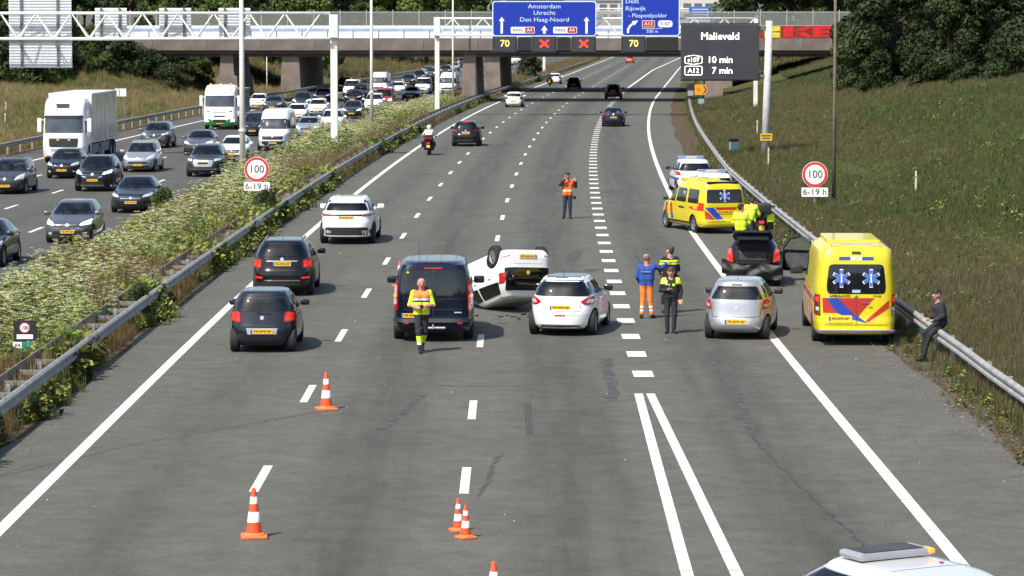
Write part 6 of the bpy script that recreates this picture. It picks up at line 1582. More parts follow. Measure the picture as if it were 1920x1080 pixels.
for z, ov in ((5.79, True), (5.17, False)):
    o = rpoly([(10.02, z - .25), (11.02, z - .25), (11.02, z + .25), (10.02, z + .25)], .08, 3) if not ov else rpoly([(10.02, z - .18), (10.52, z - .27), (11.02, z - .18), (11.02, z + .18), (10.52, z + .27), (10.02, z + .18)], .06, 3)
    obj('badge_frame', MB().tube([(u, -.265, v) for u, v in o] + [(o[0][0], -.265, o[0][1])], .016, 5).mesh('badge_frame', [LEDW]), d1)
obj('post', MB().tube([(14.72, 0, -.1), (14.82, 0, 4), (14.92, 0, 8.05)], [.24, .22, .2], 14).mesh('post', [mat('post_grey', (.50, .50, .48), rough=.5, var=.12)], True), d1)
obj('clamp', MB().bbox((14.3, -.12, 7.5), (14.9, .12, 7.75), .02).mesh('clamp', [DARKG]), d1); obj('clamp', MB().bbox((14.3, -.12, 4.75), (14.9, .12, 4.95), .02).mesh('clamp', [DARKG]), d1)
yp = obj('yellow_plate', MB().bbox((14.42, -.28, 1.10), (15.12, -.24, 1.52), .01).mesh('yellow_plate', [mat('plate_ochre', (.55, .36, .03), rough=.5, var=.1)]), d1)
obj('lettering_bar', MB().box((14.50, -.285, 1.36), (15.04, -.275, 1.43)).mesh('lettering_bar', [INK]), yp); obj('lettering_bar', MB().box((14.55, -.285, 1.22), (15.0, -.275, 1.28)).mesh('lettering_bar', [INK]), yp)

# lamp posts
def lamp_post(label, X, Y, h, r0, m=POLEW, collar=None, arm=1):
    t = thing('lamp_post', label, 'lamp post', (X, Y, 0))
    obj('pole', MB().tube([(0, 0, -.1), (0, 0, h * .4), (0, 0, h)], [r0, r0 * .82, r0 * .5], 12).mesh('pole', [m], True), t)
    if collar: obj('collar', MB().tube([(0, 0, collar), (0, 0, collar + .1)], r0 * 1.25, 12).mesh('collar', [m]), t)
    if arm:
        for s in ((-1, 1) if arm == 2 else (arm,)):
            obj('arm', MB().tube([(0, 0, h - .05), (s * .5, 0, h + .18), (s * 1.4, 0, h + .25)], r0 * .4, 8).mesh('arm', [m]), t)
            obj('lamp_head', MB().bbox((s * 1.7 - .4, -.15, h + .18), (s * 1.7 + .4, .15, h + .32), .05).mesh('lamp_head', [SILVERP]), t)
    return t
lamp_post('stout cream lamp post with a collar beside the round 100 sign', -13.35, 149, 14, .155, collar=2.55, arm=2)
lamp_post('slender cream lamp post in the reservation past the gantry post', -10.2, 219, 14, .14, collar=2.9, arm=2)
lamp_post('thin cream lamp post in front of the concrete pier', -5.95, 304, 14, .12, arm=2)
lamp_post('short white street lamp next to the stepped pier', -30.0, 341, 5.0, .07, arm=1)
lamp_post('short white street lamp beside the wall pier', -27.9, 343, 5.0, .07, arm=1)
lamp_post('weathered brown lamp post on the grassy bank', 13.55, 126.5, 14, .085, mat('rusty_post', (.14, .11, .075), rough=.8, var=.35, vscale=2), arm=-1)

# speed signs
def speed_sign(label, X, Y, zc, r, lean=0):
    t = thing('speed_sign', label, 'road sign', (X, Y, 0), R(lean))
    def disc(rr, y0, y1): return MB().prism([(rr * math.cos(k * math.pi / 20), zc + rr * math.sin(k * math.pi / 20)) for k in range(40)], y0, y1, 'xz')
    obj('backing', disc(r, -.02, .0).mesh('backing', [SWHITE]), t); obj('red_ring', disc(r * .97, -.028, -.015).mesh('red_ring', [mat('ring_red', (.55, .045, .03), rough=.4, var=.06)]), t); obj('white_field', disc(r * .76, -.036, -.02).mesh('white_field', [SWHITE]), t)
    text('100', r * .86, t, (0, -.042, zc), INK, name='number', sx=.95)
    z = zc - r - .20
    obj('time_plate', MB().prism(rpoly([(-r * 1.03, z - .19), (r * 1.03, z - .19), (r * 1.03, z + .19), (-r * 1.03, z + .19)], .03), -.03, 0, 'xz').mesh('time_plate', [SWHITE]), t)
    text('6-19 h', r * .66, t, (0, -.036, z), INK, sx=1.1)
    obj('post', MB().tube([(0, .05, -.2), (0, .05, zc)], .04, 8).mesh('post', [STEEL]), t)
speed_sign('round 100 speed sign with hours plate among the cow parsley', -11.0, 129.5, 1.60, .54)
speed_sign('round 100 speed sign with hours plate on the grassy bank', 12.7, 126.0, 1.55, .54)
# hectometre post with small speed sign
h = thing('distance_marker', 'small dark marker panel with round 100 sign and green plate behind the barrier', 'road sign', (-10.78, 66.2, .22))
obj('panel', MB().bbox((-.25, -.01, .60), (.25, .01, 1.05), .006).mesh('panel', [SIGB]), h)
obj('red_ring', MB().prism([(.125 * math.cos(k * .3307), .89 + .125 * math.sin(k * .3307)) for k in range(19)], -.02, -.008, 'xz').mesh('red_ring', [SRED]), h); obj('white_field', MB().prism([(.10 * math.cos(k * .3307), .89 + .10 * math.sin(k * .3307)) for k in range(19)], -.026, -.012, 'xz').mesh('white_field', [SWHITE]), h)
text('100', .115, h, (0, -.03, .89), INK)
obj('white_plate', MB().bbox((-.18, -.022, .64), (.18, -.008, .74), .004).mesh('white_plate', [SWHITE]), h)
obj('green_plate', MB().bbox((-.06, -.015, .28), (.24, .01, .57), .006).mesh('green_plate', [mat('plate_green', (.015, .22, .17), rough=.4, var=.08)]), h); text('Li', .16, h, (.10, -.022, .44), SWHITE)
obj('route_badge', MB().bbox((-.27, -.012, .44), (-.07, .01, .57), .006).mesh('route_badge', [SWHITE]), h); text('A4', .11, h, (-.17, -.02, .505), SRED)
obj('stake', MB().tube([(0, .03, -.4), (0, .03, 1.0)], .025, 7).mesh('stake', [STEEL]), h)
TEAL = mat('plate_teal', (.20, .36, .34), rough=.45, var=.15, vscale=8)
for X, Y, z, lab in ((13.2, 179, .1, 'pale teal distance plate on the bank below the travel-time board post'), (17.9, 285, .1, 'pale teal distance plate near the orange diversion sign')):
    h = thing('distance_marker', lab, 'road sign', (X, Y, z))
    obj('plate', MB().bbox((-.28, -.01, .3), (.28, .01, .78), .006).mesh('plate', [TEAL]), h); obj('cap', MB().box((-.30, -.02, .79), (.30, .02, .95)).mesh('cap', [SIGB]), h); obj('stake', MB().box((-.03, .012, -.2), (.03, .05, .8)).mesh('stake', [STEEL]), h)
h = thing('diversion_sign', 'orange diversion arrow sign beside the concrete pier', 'road sign', (18.6, 296, 0))
ORG = mat('sign_orange', (.75, .30, .02), rough=.4, var=.06)
obj('panel', MB().prism([(-.65, 1.0), (.35, 1.0), (.65, 1.5), (.35, 2.0), (-.65, 2.0)], -.02, .02, 'xz').mesh('panel', [ORG]), h); obj('chevron', MB().prism([(.28, 1.12), (.55, 1.5), (.28, 1.88), (.15, 1.88), (.40, 1.5), (.15, 1.12)], -.03, -.01, 'xz').mesh('chevron', [INK]), h); text('U', .5, h, (-.25, -.03, 1.5), INK); obj('post', MB().tube([(0, .05, -.2), (0, .05, 2.6)], .04, 7).mesh('post', [STEEL]), h)
h = thing('traffic_camera', 'dark cabinet on the barrier next to the diversion sign', 'cabinet', (17.3, 292, 0)); obj('housing', MB().bbox((-.35, -.2, .6), (.35, .2, 2.2), .05).mesh('housing', [BLACKP]), h); obj('foot', MB().box((-.1, -.1, -.1), (.1, .1, .62)).mesh('foot', [STEEL]), h); obj('panel', MB().box((-.28, -.22, 1.0), (.28, -.203, 1.5)).mesh('panel', [SILVERP]), h)
# far gantry beyond the bridges
g3 = thing('sign_gantry', 'distant gantry with blue signs beyond both bridges', 'gantry', (0, 470, 0))
truss(g3, 5, 48, 8.6, 10.4, 3.2, 0); obj('post', MB().bbox((47.6, -.2, -.1), (48.1, .2, 10.6), .04).mesh('post', [GANTRYW]), g3); obj('post', MB().bbox((4.8, -.2, -.1), (5.2, .2, 10.6), .04).mesh('post', [GANTRYW]), g3)
for k, (x0, x1, z0, z1) in enumerate(((27.5, 32.0, 7.9, 10.7), (34.5, 38.3, 10.2, 13.2))):
    q = obj('blue_sign', MB().prism(rpoly([(x0, z0), (x1, z0), (x1, z1), (x0, z1)], .25), -1.0, -.9, 'xz').mesh('blue_sign', [mat('sign_blue_far', (.05, .13, .45), rough=.5, var=.08)]), g3)
    for zz in (.35, .75, 1.2): obj('lettering_bar', MB().box((x0 + .5, -1.03, z1 - zz - .12), (x1 - .9, -1.005, z1 - zz)).mesh('lettering_bar', [PALEB]), q)
    obj('white_field', MB().box((x0 + .4, -1.03, z0 + .5), (x1 - .5, -1.005, z0 + 1.1)).mesh('white_field', [SWHITE]), q)
# pale depot buildings and platform far behind
BLD = mat('pale_cladding', (.50, .48, .43), rough=.6, var=.12, vscale=.2); BLG = mat('far_glazing', (.10, .12, .13), rough=.2, var=.3)
for lab, x0, x1, Yb, hh in (('long pale flat-roofed building far beyond the bridges', 16, 44, 900, 15), ('grey flat-roofed block beside the long pale building', 48, 74, 860, 17), ('pale narrow building behind the blue signs', 2, 14, 880, 13)):
    t = thing('office_block', lab, 'building', (0, Yb, 0))
    obj('wall', MB().box((x0, 0, -1), (x1, 20, hh)).mesh('wall', [BLD]), t)
    obj('roof', MB().box((x0 - .4, -.4, hh + .003), (x1 + .4, 20.4, hh + .6)).mesh('roof', [mat('roof_grey', (.22, .22, .22), rough=.8, var=.1)]), t)
    wm = MB().box((0, -.06, 0), (2.2, .05, 1.7)).mesh('window', [BLG])
    x = x0 + .8
    while x + 2.4 < x1:
        for z in (3, 6.2, 9.4, 12.4):
            if z + 1.8 < hh: obj('window', wm, t, (x, 0, z))
        x += 3.1
# small marker stakes on the verges
STK = mat('stake_pale', (.55, .52, .40), rough=.7, var=.2)
for X, Y, lab in ((13.9, 163, 'thin yellow stake in the bank grass near the travel-time board post'), (16.7, 205, 'thin pale stake on the bank under the bend of the barrier'), (16.8, 125, 'thin pale stake half way up the bank beyond the weathered lamp post'), (-32.9 + 6, 262, 'white stake before the stepped bridge pier'), (-36.2, 215, 'reddish stake in the far verge behind the white lorry'), (-39.0, 232, 'thin stake on the far verge up the slope'), (-34.4, 200, 'yellow stake close behind the far barrier')):
    t = thing('marker_stake', lab, 'stake', (X, Y, ground_z(X - shift(Y), Y))); obj('stick', MB().box((-.035, -.035, -.2), (.035, .035, .95)).mesh('stick', [STK]), t); obj('band', MB().box((-.04, -.04, .66), (.04, .04, .74)).mesh('band', [mat('stake_band', (.30, .20, .12), rough=.7, var=.2)]), t)
t = thing('route_panel', 'pale route panel on legs beside the rear of the white lorry', 'road sign', (-25.0, 186.5 + 22, 0)); t.location = (-27.55, 212, .6); t.scale = (.44, 1, 1)
obj('panel', MB().bbox((-.9, -.03, 2.2), (.9, .03, 2.75), .01).mesh('panel', [PARW]), t); obj('mark', MB().box((-.25, -.04, 2.25), (-.15, -.02, 2.7)).mesh('mark', [SIGB]), t)
for x in (-.6, .6): obj('leg', MB().tube([(x, .06, -1), (x, .06, 2.9)], .04, 6).mesh('leg', [STEEL]), t)
# ------------------------------------------------------------------ people: one continuous skin grown round a posed skeleton
def surface_nets(F, org, h):
    nx, ny, nz = F.shape
    S = F < 0
    C = (nx - 1, ny - 1, nz - 1)
    acc = np.zeros(C + (3,)); cnt = np.zeros(C)
    offs = [(0, 0, 0), (1, 0, 0), (0, 1, 0), (1, 1, 0), (0, 0, 1), (1, 0, 1), (0, 1, 1), (1, 1, 1)]
    def sl(A, o): return A[o[0]:o[0] + C[0], o[1]:o[1] + C[1], o[2]:o[2] + C[2]]
    for a in offs:
        for ax in range(3):
            if a[ax]: continue
            b = list(a); b[ax] = 1; b = tuple(b)
            fa, fb = sl(F, a), sl(F, b); m = (fa < 0) != (fb < 0)
            t = np.where(m, fa / np.where(m, fa - fb, 1), 0)
            p = np.zeros(C + (3,)); p[..., 0], p[..., 1], p[..., 2] = a
            p[..., ax] += t
            acc += p * m[..., None]; cnt += m
    mask = cnt > 0
    idx = -np.ones(C, dtype=np.int64); idx[mask] = np.arange(mask.sum())
    ii = np.argwhere(mask)
    V = (acc[mask] / cnt[mask][:, None] + ii) * h + org
    quads = []
    for ax in range(3):
        o = [0, 0, 0]; o[ax] = 1
        A = S[:nx - o[0], :ny - o[1], :nz - o[2]]; B = S[o[0]:, o[1]:, o[2]:]
        e = np.argwhere(A != B)
        b, c = [(1, 2), (2, 0), (0, 1)][ax]
        e = e[(e[:, b] > 0) & (e[:, c] > 0) & (e[:, b] < C[b]) & (e[:, c] < C[c]) & (e[:, ax] < C[ax])]
        if not len(e): continue
        def at(db, dc):
            q = e.copy(); q[:, b] += db; q[:, c] += dc; return idx[q[:, 0], q[:, 1], q[:, 2]]
        Q = np.stack([at(-1, -1), at(0, -1), at(0, 0), at(-1, 0)], 1)
        fl = A[e[:, 0], e[:, 1], e[:, 2]]
        Q[~fl] = Q[~fl][:, ::-1]
        quads.append(Q)
    return V, np.concatenate(quads)

SKIN = mat('skin', (.46, .235, .165), rough=.55, var=.12, vscale=9)
SKINR = mat('skin_flushed', (.52, .20, .13), rough=.55, var=.12, vscale=9)
HAIRB = mat('hair_brown', (.055, .028, .016), rough=.7, var=.3, vscale=30)
HAIRD = mat('hair_dark', (.014, .010, .008), rough=.7, var=.3, vscale=30)
DARKF = mat('cloth_dark', (.018, .020, .026), rough=.9, var=.3, vscale=9, bump=.5, bscale=14)
BLKF = mat('cloth_black', (.010, .010, .011), rough=.85, var=.3, vscale=9, bump=.5, bscale=14)
NAVYF = mat('cloth_navy', (.020, .026, .045), rough=.9, var=.25, vscale=9, bump=.5, bscale=14)
HVY = mat('cloth_hivis_yellow', (.60, .80, .03), rough=.75, var=.12, vscale=8, bump=.5, bscale=12)
HVO = mat('cloth_hivis_orange', (.85, .21, .03), rough=.75, var=.12, vscale=8, bump=.5, bscale=12)
ORF = mat('cloth_orange', (.80, .20, .035), rough=.8, var=.14, vscale=8, bump=.6, bscale=11)
REDO = mat('cloth_redorange', (.75, .11, .03), rough=.8, var=.12, vscale=8, bump=.5, bscale=12)
BLUF = mat('cloth_blue', (.022, .060, .27), rough=.9, var=.16, vscale=8, bump=.6, bscale=11)
REFL = mat('reflective_band', (.68, .70, .70), rough=.35, var=.1)
WHTF = mat('cloth_white', (.70, .70, .70), rough=.8, var=.1, vscale=8)
LIPM = mat('lip', (.33, .11, .09), rough=.5, var=.1); EYEM = mat('eye', (.02, .016, .014), rough=.2, var=.1)

def stand(h=1.78, **k):
    J = dict(hip=(0, 0, .93), chest=(0, 0, 1.34), neck=(0, 0, 1.48), head=(0, .02, 1.63),
             shL=(-.185, 0, 1.41), elL=(-.235, -.02, 1.13), wrL=(-.24, .06, .88), hdL=(-.235, .10, .79),
             shR=(.185, 0, 1.41), elR=(.235, -.02, 1.13), wrR=(.24, .06, .88), hdR=(.235, .10, .79),
             hiL=(-.09, 0, .90), knL=(-.10, .015, .50), anL=(-.11, -.02, .09), toL=(-.135, .14, .035),
             hiR=(.09, 0, .90), knR=(.10, .015, .50), anR=(.11, -.02, .09), toR=(.135, .14, .035), hyaw=0.0, htilt=0.0)
    J.update(k)
    return J

def person(label, loc, yaw, J, cloth, over=None, h=1.78, hair=None, bulk=0.0, cat='person', vox=.0125, helmet=None, long_hair=False, name='person'):
    prims = []
    def cap(a, b, ra, rb, tg, k=.022): prims.append((np.array(a, float), np.array(b, float), ra, rb, tg, k))
    V3 = lambda n: Vector(J[n])
    hip, ch, nk = V3('hip'), V3('chest'), V3('neck')
    up = (ch - hip).normalized()
    side = (V3('shR') - V3('shL')).normalized(); hs = (V3('hiR') - V3('hiL')).normalized(); fw = up.cross(side) * -1
    fw = side.cross(up) * -1 if False else up.cross(side)
    if fw.length < .1: fw = Vector((0, 1, 0))
    fw.normalize()
    for s in (-1, 1):
        cap(hip + hs * s * .075 + up * .02, hip + hs * s * .072 + up * .17, .118, .108 + bulk * .6, 'torso', .05)
        cap(hip + hs * s * .072 + up * .17, ch + side * s * .10 - up * .02, .108 + bulk, .112 + bulk, 'torso', .05)
        cap(ch + side * s * .07, V3('shL' if s < 0 else 'shR') - side * s * .02, .10 + bulk, .068 + bulk * .6, 'torso', .05)
    cap(nk - up * .07, nk + up * .05, .062, .056, 'neck', .03)
    for s in 'LR':
        sh, el, wr, hd = V3('sh' + s), V3('el' + s), V3('wr' + s), V3('hd' + s)
        cap(sh, el, .064 + bulk * .5, .050 + bulk * .5, 'uparm', .03); cap(el, wr, .047 + bulk * .4, .036 + bulk * .4, 'forearm', .02)
        d = (hd - wr); L = max(d.length, .05); d.normalize(); n = side.cross(d)
        if n.length < .1: n = Vector((1, 0, 0))
        n.normalize(); t = d.cross(n)
        cap(wr, wr + d * .035, .031, .033, 'hand', .015)
        for q, (o, ln) in enumerate(((-.028, .068), (-.009, .078), (.010, .072), (.027, .055))):
            a = wr + d * .04 + t * o; m = wr + d * .085 + t * o * 1.1; e = m + d * ln * .55 + n * (.02 if s == 'L' else -.02)
            f = e + d * ln * .35 + n * (.028 if s == 'L' else -.028)
            cap(a, m, .016, .0125, 'hand', .010); cap(m, e, .0122, .011, 'hand', .004); cap(e, f, .011, .010, 'hand', .004)
        cap(wr + d * .03 + t * .03, wr + d * .075 + t * .062, .015, .0115, 'hand', .008)
        hi, kn, an, to = V3('hi' + s), V3('kn' + s), V3('an' + s), V3('to' + s)
        cap(hi, kn, .098, .070, 'leg', .03); cap(kn, an + (kn - an) * .12, .068, .055, 'shin', .03)
        cap(an + Vector((0, 0, .02)), an, .050, .046, 'shoe', .02)
        bk = an - (to - an) * .28; bk.z = an.z - .035
        cap(bk, to, .042, .038, 'shoe', .02)
    # head
    hc = V3('head'); RM = Euler((J['htilt'], 0, J['hyaw'])).to_matrix()
    Hd = lambda x, y, z: hc + RM @ Vector((x, y, z))
    cap(Hd(0, -.012, .035), Hd(0, .012, -.01), .093, .080, 'head', .03); cap(Hd(0, .025, -.04), Hd(0, .045, -.075), .066, .042, 'head', .03)
    cap(nk, Hd(0, -.01, -.05), .054, .052, 'neck', .03)
    if not helmet:
        cap(Hd(0, .088, .01), Hd(0, .108, -.02), .011, .015, 'head', .012)
        for s in (-1, 1):
            cap(Hd(s * .088, -.008, .0), Hd(s * .086, -.004, -.035), .020, .014, 'head', .008); cap(Hd(s * .034, .083, .015), Hd(s * .034, .085, .015), .0125, .0125, 'eye', .004)
        cap(Hd(-.018, .084, -.058), Hd(.018, .084, -.058), .010, .010, 'lip', .006)
    if hair:
        cap(Hd(0, -.03, .055), Hd(0, .0, .060), .094, .088, 'hair', .02); cap(Hd(0, -.05, .0), Hd(0, -.045, -.03), .072, .060, 'hair', .02)
        if long_hair: cap(Hd(0, -.085, .0), Hd(0, -.10, -.09), .05, .035, 'hair', .02)
    if helmet:
        cap(Hd(0, -.01, .03), Hd(0, .03, .0), .135, .128, 'helmet', .03)
    sc = h / 1.78
    lo = np.min([np.minimum(p[0], p[1]) - max(p[2], p[3]) for p in prims], 0) - .04; hi_ = np.max([np.maximum(p[0], p[1]) + max(p[2], p[3]) for p in prims], 0) + .04
    n = np.ceil((hi_ - lo) / vox).astype(int) + 1
    F = np.full(n, 9.0, dtype=np.float32)
    ax = [lo[i] + np.arange(n[i]) * vox for i in range(3)]
    for a, b, ra, rb, tg, k in prims:
        m = max(ra, rb) + k + .04
        i0 = np.maximum(((np.minimum(a, b) - m - lo) / vox).astype(int), 0); i1 = np.minimum(((np.maximum(a, b) + m - lo) / vox).astype(int) + 2, n)
        X, Y, Z = np.meshgrid(ax[0][i0[0]:i1[0]], ax[1][i0[1]:i1[1]], ax[2][i0[2]:i1[2]], indexing='ij')
        d = b - a; L2 = max(float(d @ d), 1e-9)
        t = np.clip(((X - a[0]) * d[0] + (Y - a[1]) * d[1] + (Z - a[2]) * d[2]) / L2, 0, 1)
        D = np.sqrt((X - a[0] - t * d[0]) ** 2 + (Y - a[1] - t * d[1]) ** 2 + (Z - a[2] - t * d[2]) ** 2) - (ra + (rb - ra) * t)
        s_ = (slice(i0[0], i1[0]), slice(i0[1], i1[1]), slice(i0[2], i1[2])); G0 = F[s_]
        hh = np.maximum(k - np.abs(G0 - D), 0) / k
        F[s_] = np.minimum(G0, D) - hh * hh * k * .25
    V, Q = surface_nets(F, lo, vox)
    cen = V[Q].mean(1)
    best = np.full(len(cen), 9.0); tagi = np.zeros(len(cen), int)
    for i, (a, b, ra, rb, tg, k) in enumerate(prims):
        d = b - a; L2 = max(float(d @ d), 1e-9); t = np.clip(((cen - a) @ d) / L2, 0, 1)
        D = np.linalg.norm(cen - a - t[:, None] * d, axis=1) - (ra + (rb - ra) * t)
        if tg in ('lip', 'eye'): D = D - .001
        m = D < best; best[m] = D[m]; tagi[m] = i
    base = dict(torso=BLKF, neck=SKIN, uparm=BLKF, forearm=SKIN, hand=SKIN, leg=DARKF, shin=DARKF, shoe=BLKF, head=SKIN, lip=LIPM, eye=EYEM, hair=hair or HAIRD, helmet=helmet or WHTF)
    base.update(cloth)
    mats = []; fm = np.zeros(len(cen), int)
    for i in range(len(cen)):
        tg = prims[tagi[i]][4]; m = base[tg]
        if over:
            q = over(tg, cen[i])
            if q is not None: m = q
        if m not in mats: mats.append(m)
        fm[i] = mats.index(m)
    # settle the feet on whatever carries them
    V = V * sc
    me = new_mesh('body', V, Q, mats, fm, True)
    t = thing(name, label, cat, loc, yaw)
    obj('body', me, t)
    return t
def touchdown(t, z=0.0):
    b = [c for c in t.children if c.name.startswith('body')][0]
    t.location.z += z - min(v.co.z for v in b.data.vertices)
PI = math.pi

# man in yellow and orange vest walking towards the viewpoint, arms folded over a phone
J = stand(elL=(-.275, .02, 1.13), wrL=(-.06, .20, 1.10), hdL=(.04, .215, 1.11), elR=(.275, .02, 1.13), wrR=(.07, .215, 1.06), hdR=(-.04, .225, 1.06), knR=(.075, .13, .50), anR=(.04, .20, .10), toR=(.04, .37, .05), knL=(-.08, -.02, .50), anL=(-.03, -.30, .17), toL=(-.03, -.16, .04), hiL=(-.085, 0, .90), hiR=(.085, 0, .90), htilt=-.22, hyaw=.1)
def ov(tg, p):
    if tg == 'torso':
        if p[2] < .90: return DARKF
        if p[2] > 1.285: return HVO
        if p[2] > 1.245: return REFL
        if p[2] > 1.205: return BLKF
        return HVY
    if tg == 'shin' and .20 < p[2] < .30: return REFL if p[2] < .235 else HVY
    if tg == 'shin' and .30 <= p[2] < .40: return HVY
t = person('bald man in yellow and orange vest walking in front of the navy van', (-2.16, 71.4, 0), PI + .05, J, dict(neck=SKINR, head=SKINR, forearm=SKINR, hand=SKINR, uparm=HVY, leg=DARKF), ov, h=1.80, bulk=.012); touchdown(t)
obj('phone', MB().bbox((-.04, .24, 1.08), (.04, .252, 1.16), .005).mesh('phone', [GLOSSB]), t)
obj('zip', MB().box((-.006, .125, .95), (.006, .140, 1.26)).mesh('zip', [INK]), t)

# photographer in an orange vest
J = stand(elR=(.30, .14, 1.30), wrR=(.13, .22, 1.50), hdR=(.06, .20, 1.60), elL=(-.31, .04, 1.22), wrL=(-.30, .16, 1.42), hdL=(-.25, .20, 1.50), anR=(.13, -.02, .09), toR=(.20, .10, .035), htilt=.05, hyaw=.2)
def ov(tg, p):
    if tg == 'torso':
        if p[2] < .86: return NAVYF
        if 1.02 < p[2] < 1.09: return HVY
        if 1.09 < p[2] < 1.11: return REFL
        return REDO
t = person('man in a red-orange vest holding a camera to his face on the open lane', (2.24, 121.3, 0), PI + .12, J, dict(uparm=BLKF, forearm=BLKF, leg=NAVYF, shin=NAVYF), ov, h=1.88, hair=HAIRD, bulk=.022); touchdown(t)
obj('camera_body', MB().bbox((.0, .16, 1.66), (.12, .24, 1.73), .015).mesh('camera_body', [BLACKP]), t)
obj('shoulder_bag', MB().bbox((-.34, -.08, .78), (-.22, .12, .92), .03).mesh('shoulder_bag', [BLKF]), t)

# recovery man in blue jumper and orange trousers pointing up the road
J = stand(elR=(.38, .12, 1.36), wrR=(.52, .28, 1.47), hdR=(.60, .34, 1.51), elL=(-.26, .03, 1.13), wrL=(-.20, .16, .98), hdL=(-.14, .20, .96), anL=(-.13, -.02, .09), anR=(.15, .02, .09), toR=(.22, .15, .035), toL=(-.16, .13, .035), hyaw=-.5)
def ov(tg, p):
    if tg == 'torso' and p[2] < .90: return ORF
    if tg == 'shin' and (.20 < p[2] < .25 or .30 < p[2] < .35): return REFL
t = person('man in blue jumper and orange trousers pointing with one arm', (3.58, 79.7, 0), -.08, J, dict(torso=BLUF, uparm=BLUF, forearm=BLUF, leg=ORF, shin=ORF, neck=SKINR, head=SKINR), ov, h=1.74, hair=None, bulk=.02); touchdown(t)
for k_, w_ in enumerate((.014, .02, .03, .03, .02, .03, .012)): obj('back_print', MB().box((-.13 + k_ * .038, -.158, 1.24), (-.13 + k_ * .038 + w_, -.146, 1.275 if k_ else 1.29)).mesh('back_print', [mat('print_paleblue', (.20, .30, .58), rough=.8, var=.1)]), t)
obj('cropped_hair', MB().lathe([(.001, .075), (.05, .07), (.085, .035), (.096, -.01), (.09, -.03)], 16, at=(0, -.012, 1.62)).mesh('cropped_hair', [mat('hair_cropped', (.13, .08, .055), rough=.8, var=.3, vscale=30)], True), t)

# police officers
def ov(tg, p):
    if tg == 'torso' and p[2] < .93: return BLKF
    if tg in ('torso', 'uparm') and (1.28 < p[2] < 1.335 or 1.36 < p[2] < 1.40): return HVY
J = stand(elL=(-.27, .05, 1.14), wrL=(-.20, .18, 1.02), hdL=(-.13, .24, 1.02), elR=(.26, .05, 1.14), wrR=(.18, .19, 1.04), hdR=(.10, .25, 1.03), hyaw=.55)
t = person('police officer in black with yellow chest bands seen from behind, facing the pointing man', (4.28, 81.2, 0), .35, J, dict(), ov, h=1.84, hair=HAIRB, bulk=.014); touchdown(t)
def belt(t, z, sc=1.0):
    obj('belt', MB().lathe([(.155, -.03), (.172, -.03), (.172, .03), (.155, .03)], 22, at=(0, 0, z), closed=True).mesh('belt', [BLACKP]), t).scale = (1.12 * sc, .78 * sc, 1)
    obj('holster', MB().bbox((.17, -.06, z - .22), (.25, .06, z + .03), .02).mesh('holster', [BLACKP]), t)
    obj('pouch', MB().bbox((-.24, -.05, z - .11), (-.17, .06, z + .03), .02).mesh('pouch', [BLACKP]), t)
belt(t, 1.0)
def ov(tg, p):
    if tg in ('torso', 'uparm') and p[2] > 1.325 and abs(p[0]) > .12: return HVY
    if tg == 'torso' and 1.27 < p[2] < 1.33 and .03 < abs(p[0]) < .10 and p[1] > 0: return HVY
J = stand(elR=(.27, -.02, 1.14), wrR=(.10, .17, 1.16), hdR=(.03, .20, 1.20), elL=(-.27, -.02, 1.14), wrL=(-.26, .05, .92), hdL=(-.245, .08, .84), anL=(-.085, -.02, .09), anR=(.085, -.02, .09), htilt=-.1, hyaw=-.1)
t = person('policewoman in black uniform with yellow shoulders facing the viewpoint', (4.02, 75.8, 0), PI, J, dict(forearm=BLKF), ov, h=1.70, hair=HAIRB, bulk=.016, long_hair=True); touchdown(t)
belt(t, .96)
obj('yellow_taser', MB().bbox((-.29, .04, .70), (-.25, .09, .88), .012).mesh('yellow_taser', [YEL]), t)
obj('radio', MB().bbox((.09, .135, 1.24), (.14, .17, 1.36), .01).mesh('radio', [WHITEM]), t)
J = stand(elL=(-.27, .06, 1.14), wrL=(-.24, .22, 1.0), hdL=(-.20, .28, .98), elR=(.27, .06, 1.14), wrR=(.22, .24, 1.06), hdR=(.18, .3, 1.06), hyaw=-.6)
def ov(tg, p):
    if tg in ('torso', 'uparm', 'forearm') and 1.22 < p[2] < 1.25: return BLKF
    if tg == 'torso' and p[2] < .86: return DARKF
t = person('officer in full yellow jacket standing behind the crashed black car', (7.72, 101.2, 0), -.3, J, dict(torso=HVY, uparm=HVY, forearm=HVY), ov, h=1.80, hair=HAIRD, bulk=.028); touchdown(t)
J = stand(hip=(0, -.05, .92), chest=(0, .14, 1.27), neck=(0, .22, 1.39), head=(0, .30, 1.50), shL=(-.185, .16, 1.33), shR=(.185, .16, 1.33), elL=(-.26, .26, 1.08), wrL=(-.20, .42, .98), hdL=(-.16, .50, .98), elR=(.26, .26, 1.08), wrR=(.20, .42, 1.02), hdR=(.16, .50, 1.02), htilt=-.35)
t = person('second officer in yellow jacket bending beside the black police motorcycle', (8.42, 106.6, 0), -.5, J, dict(torso=HVY, uparm=HVY, forearm=HVY), ov, h=1.80, hair=HAIRD, bulk=.028); touchdown(t)
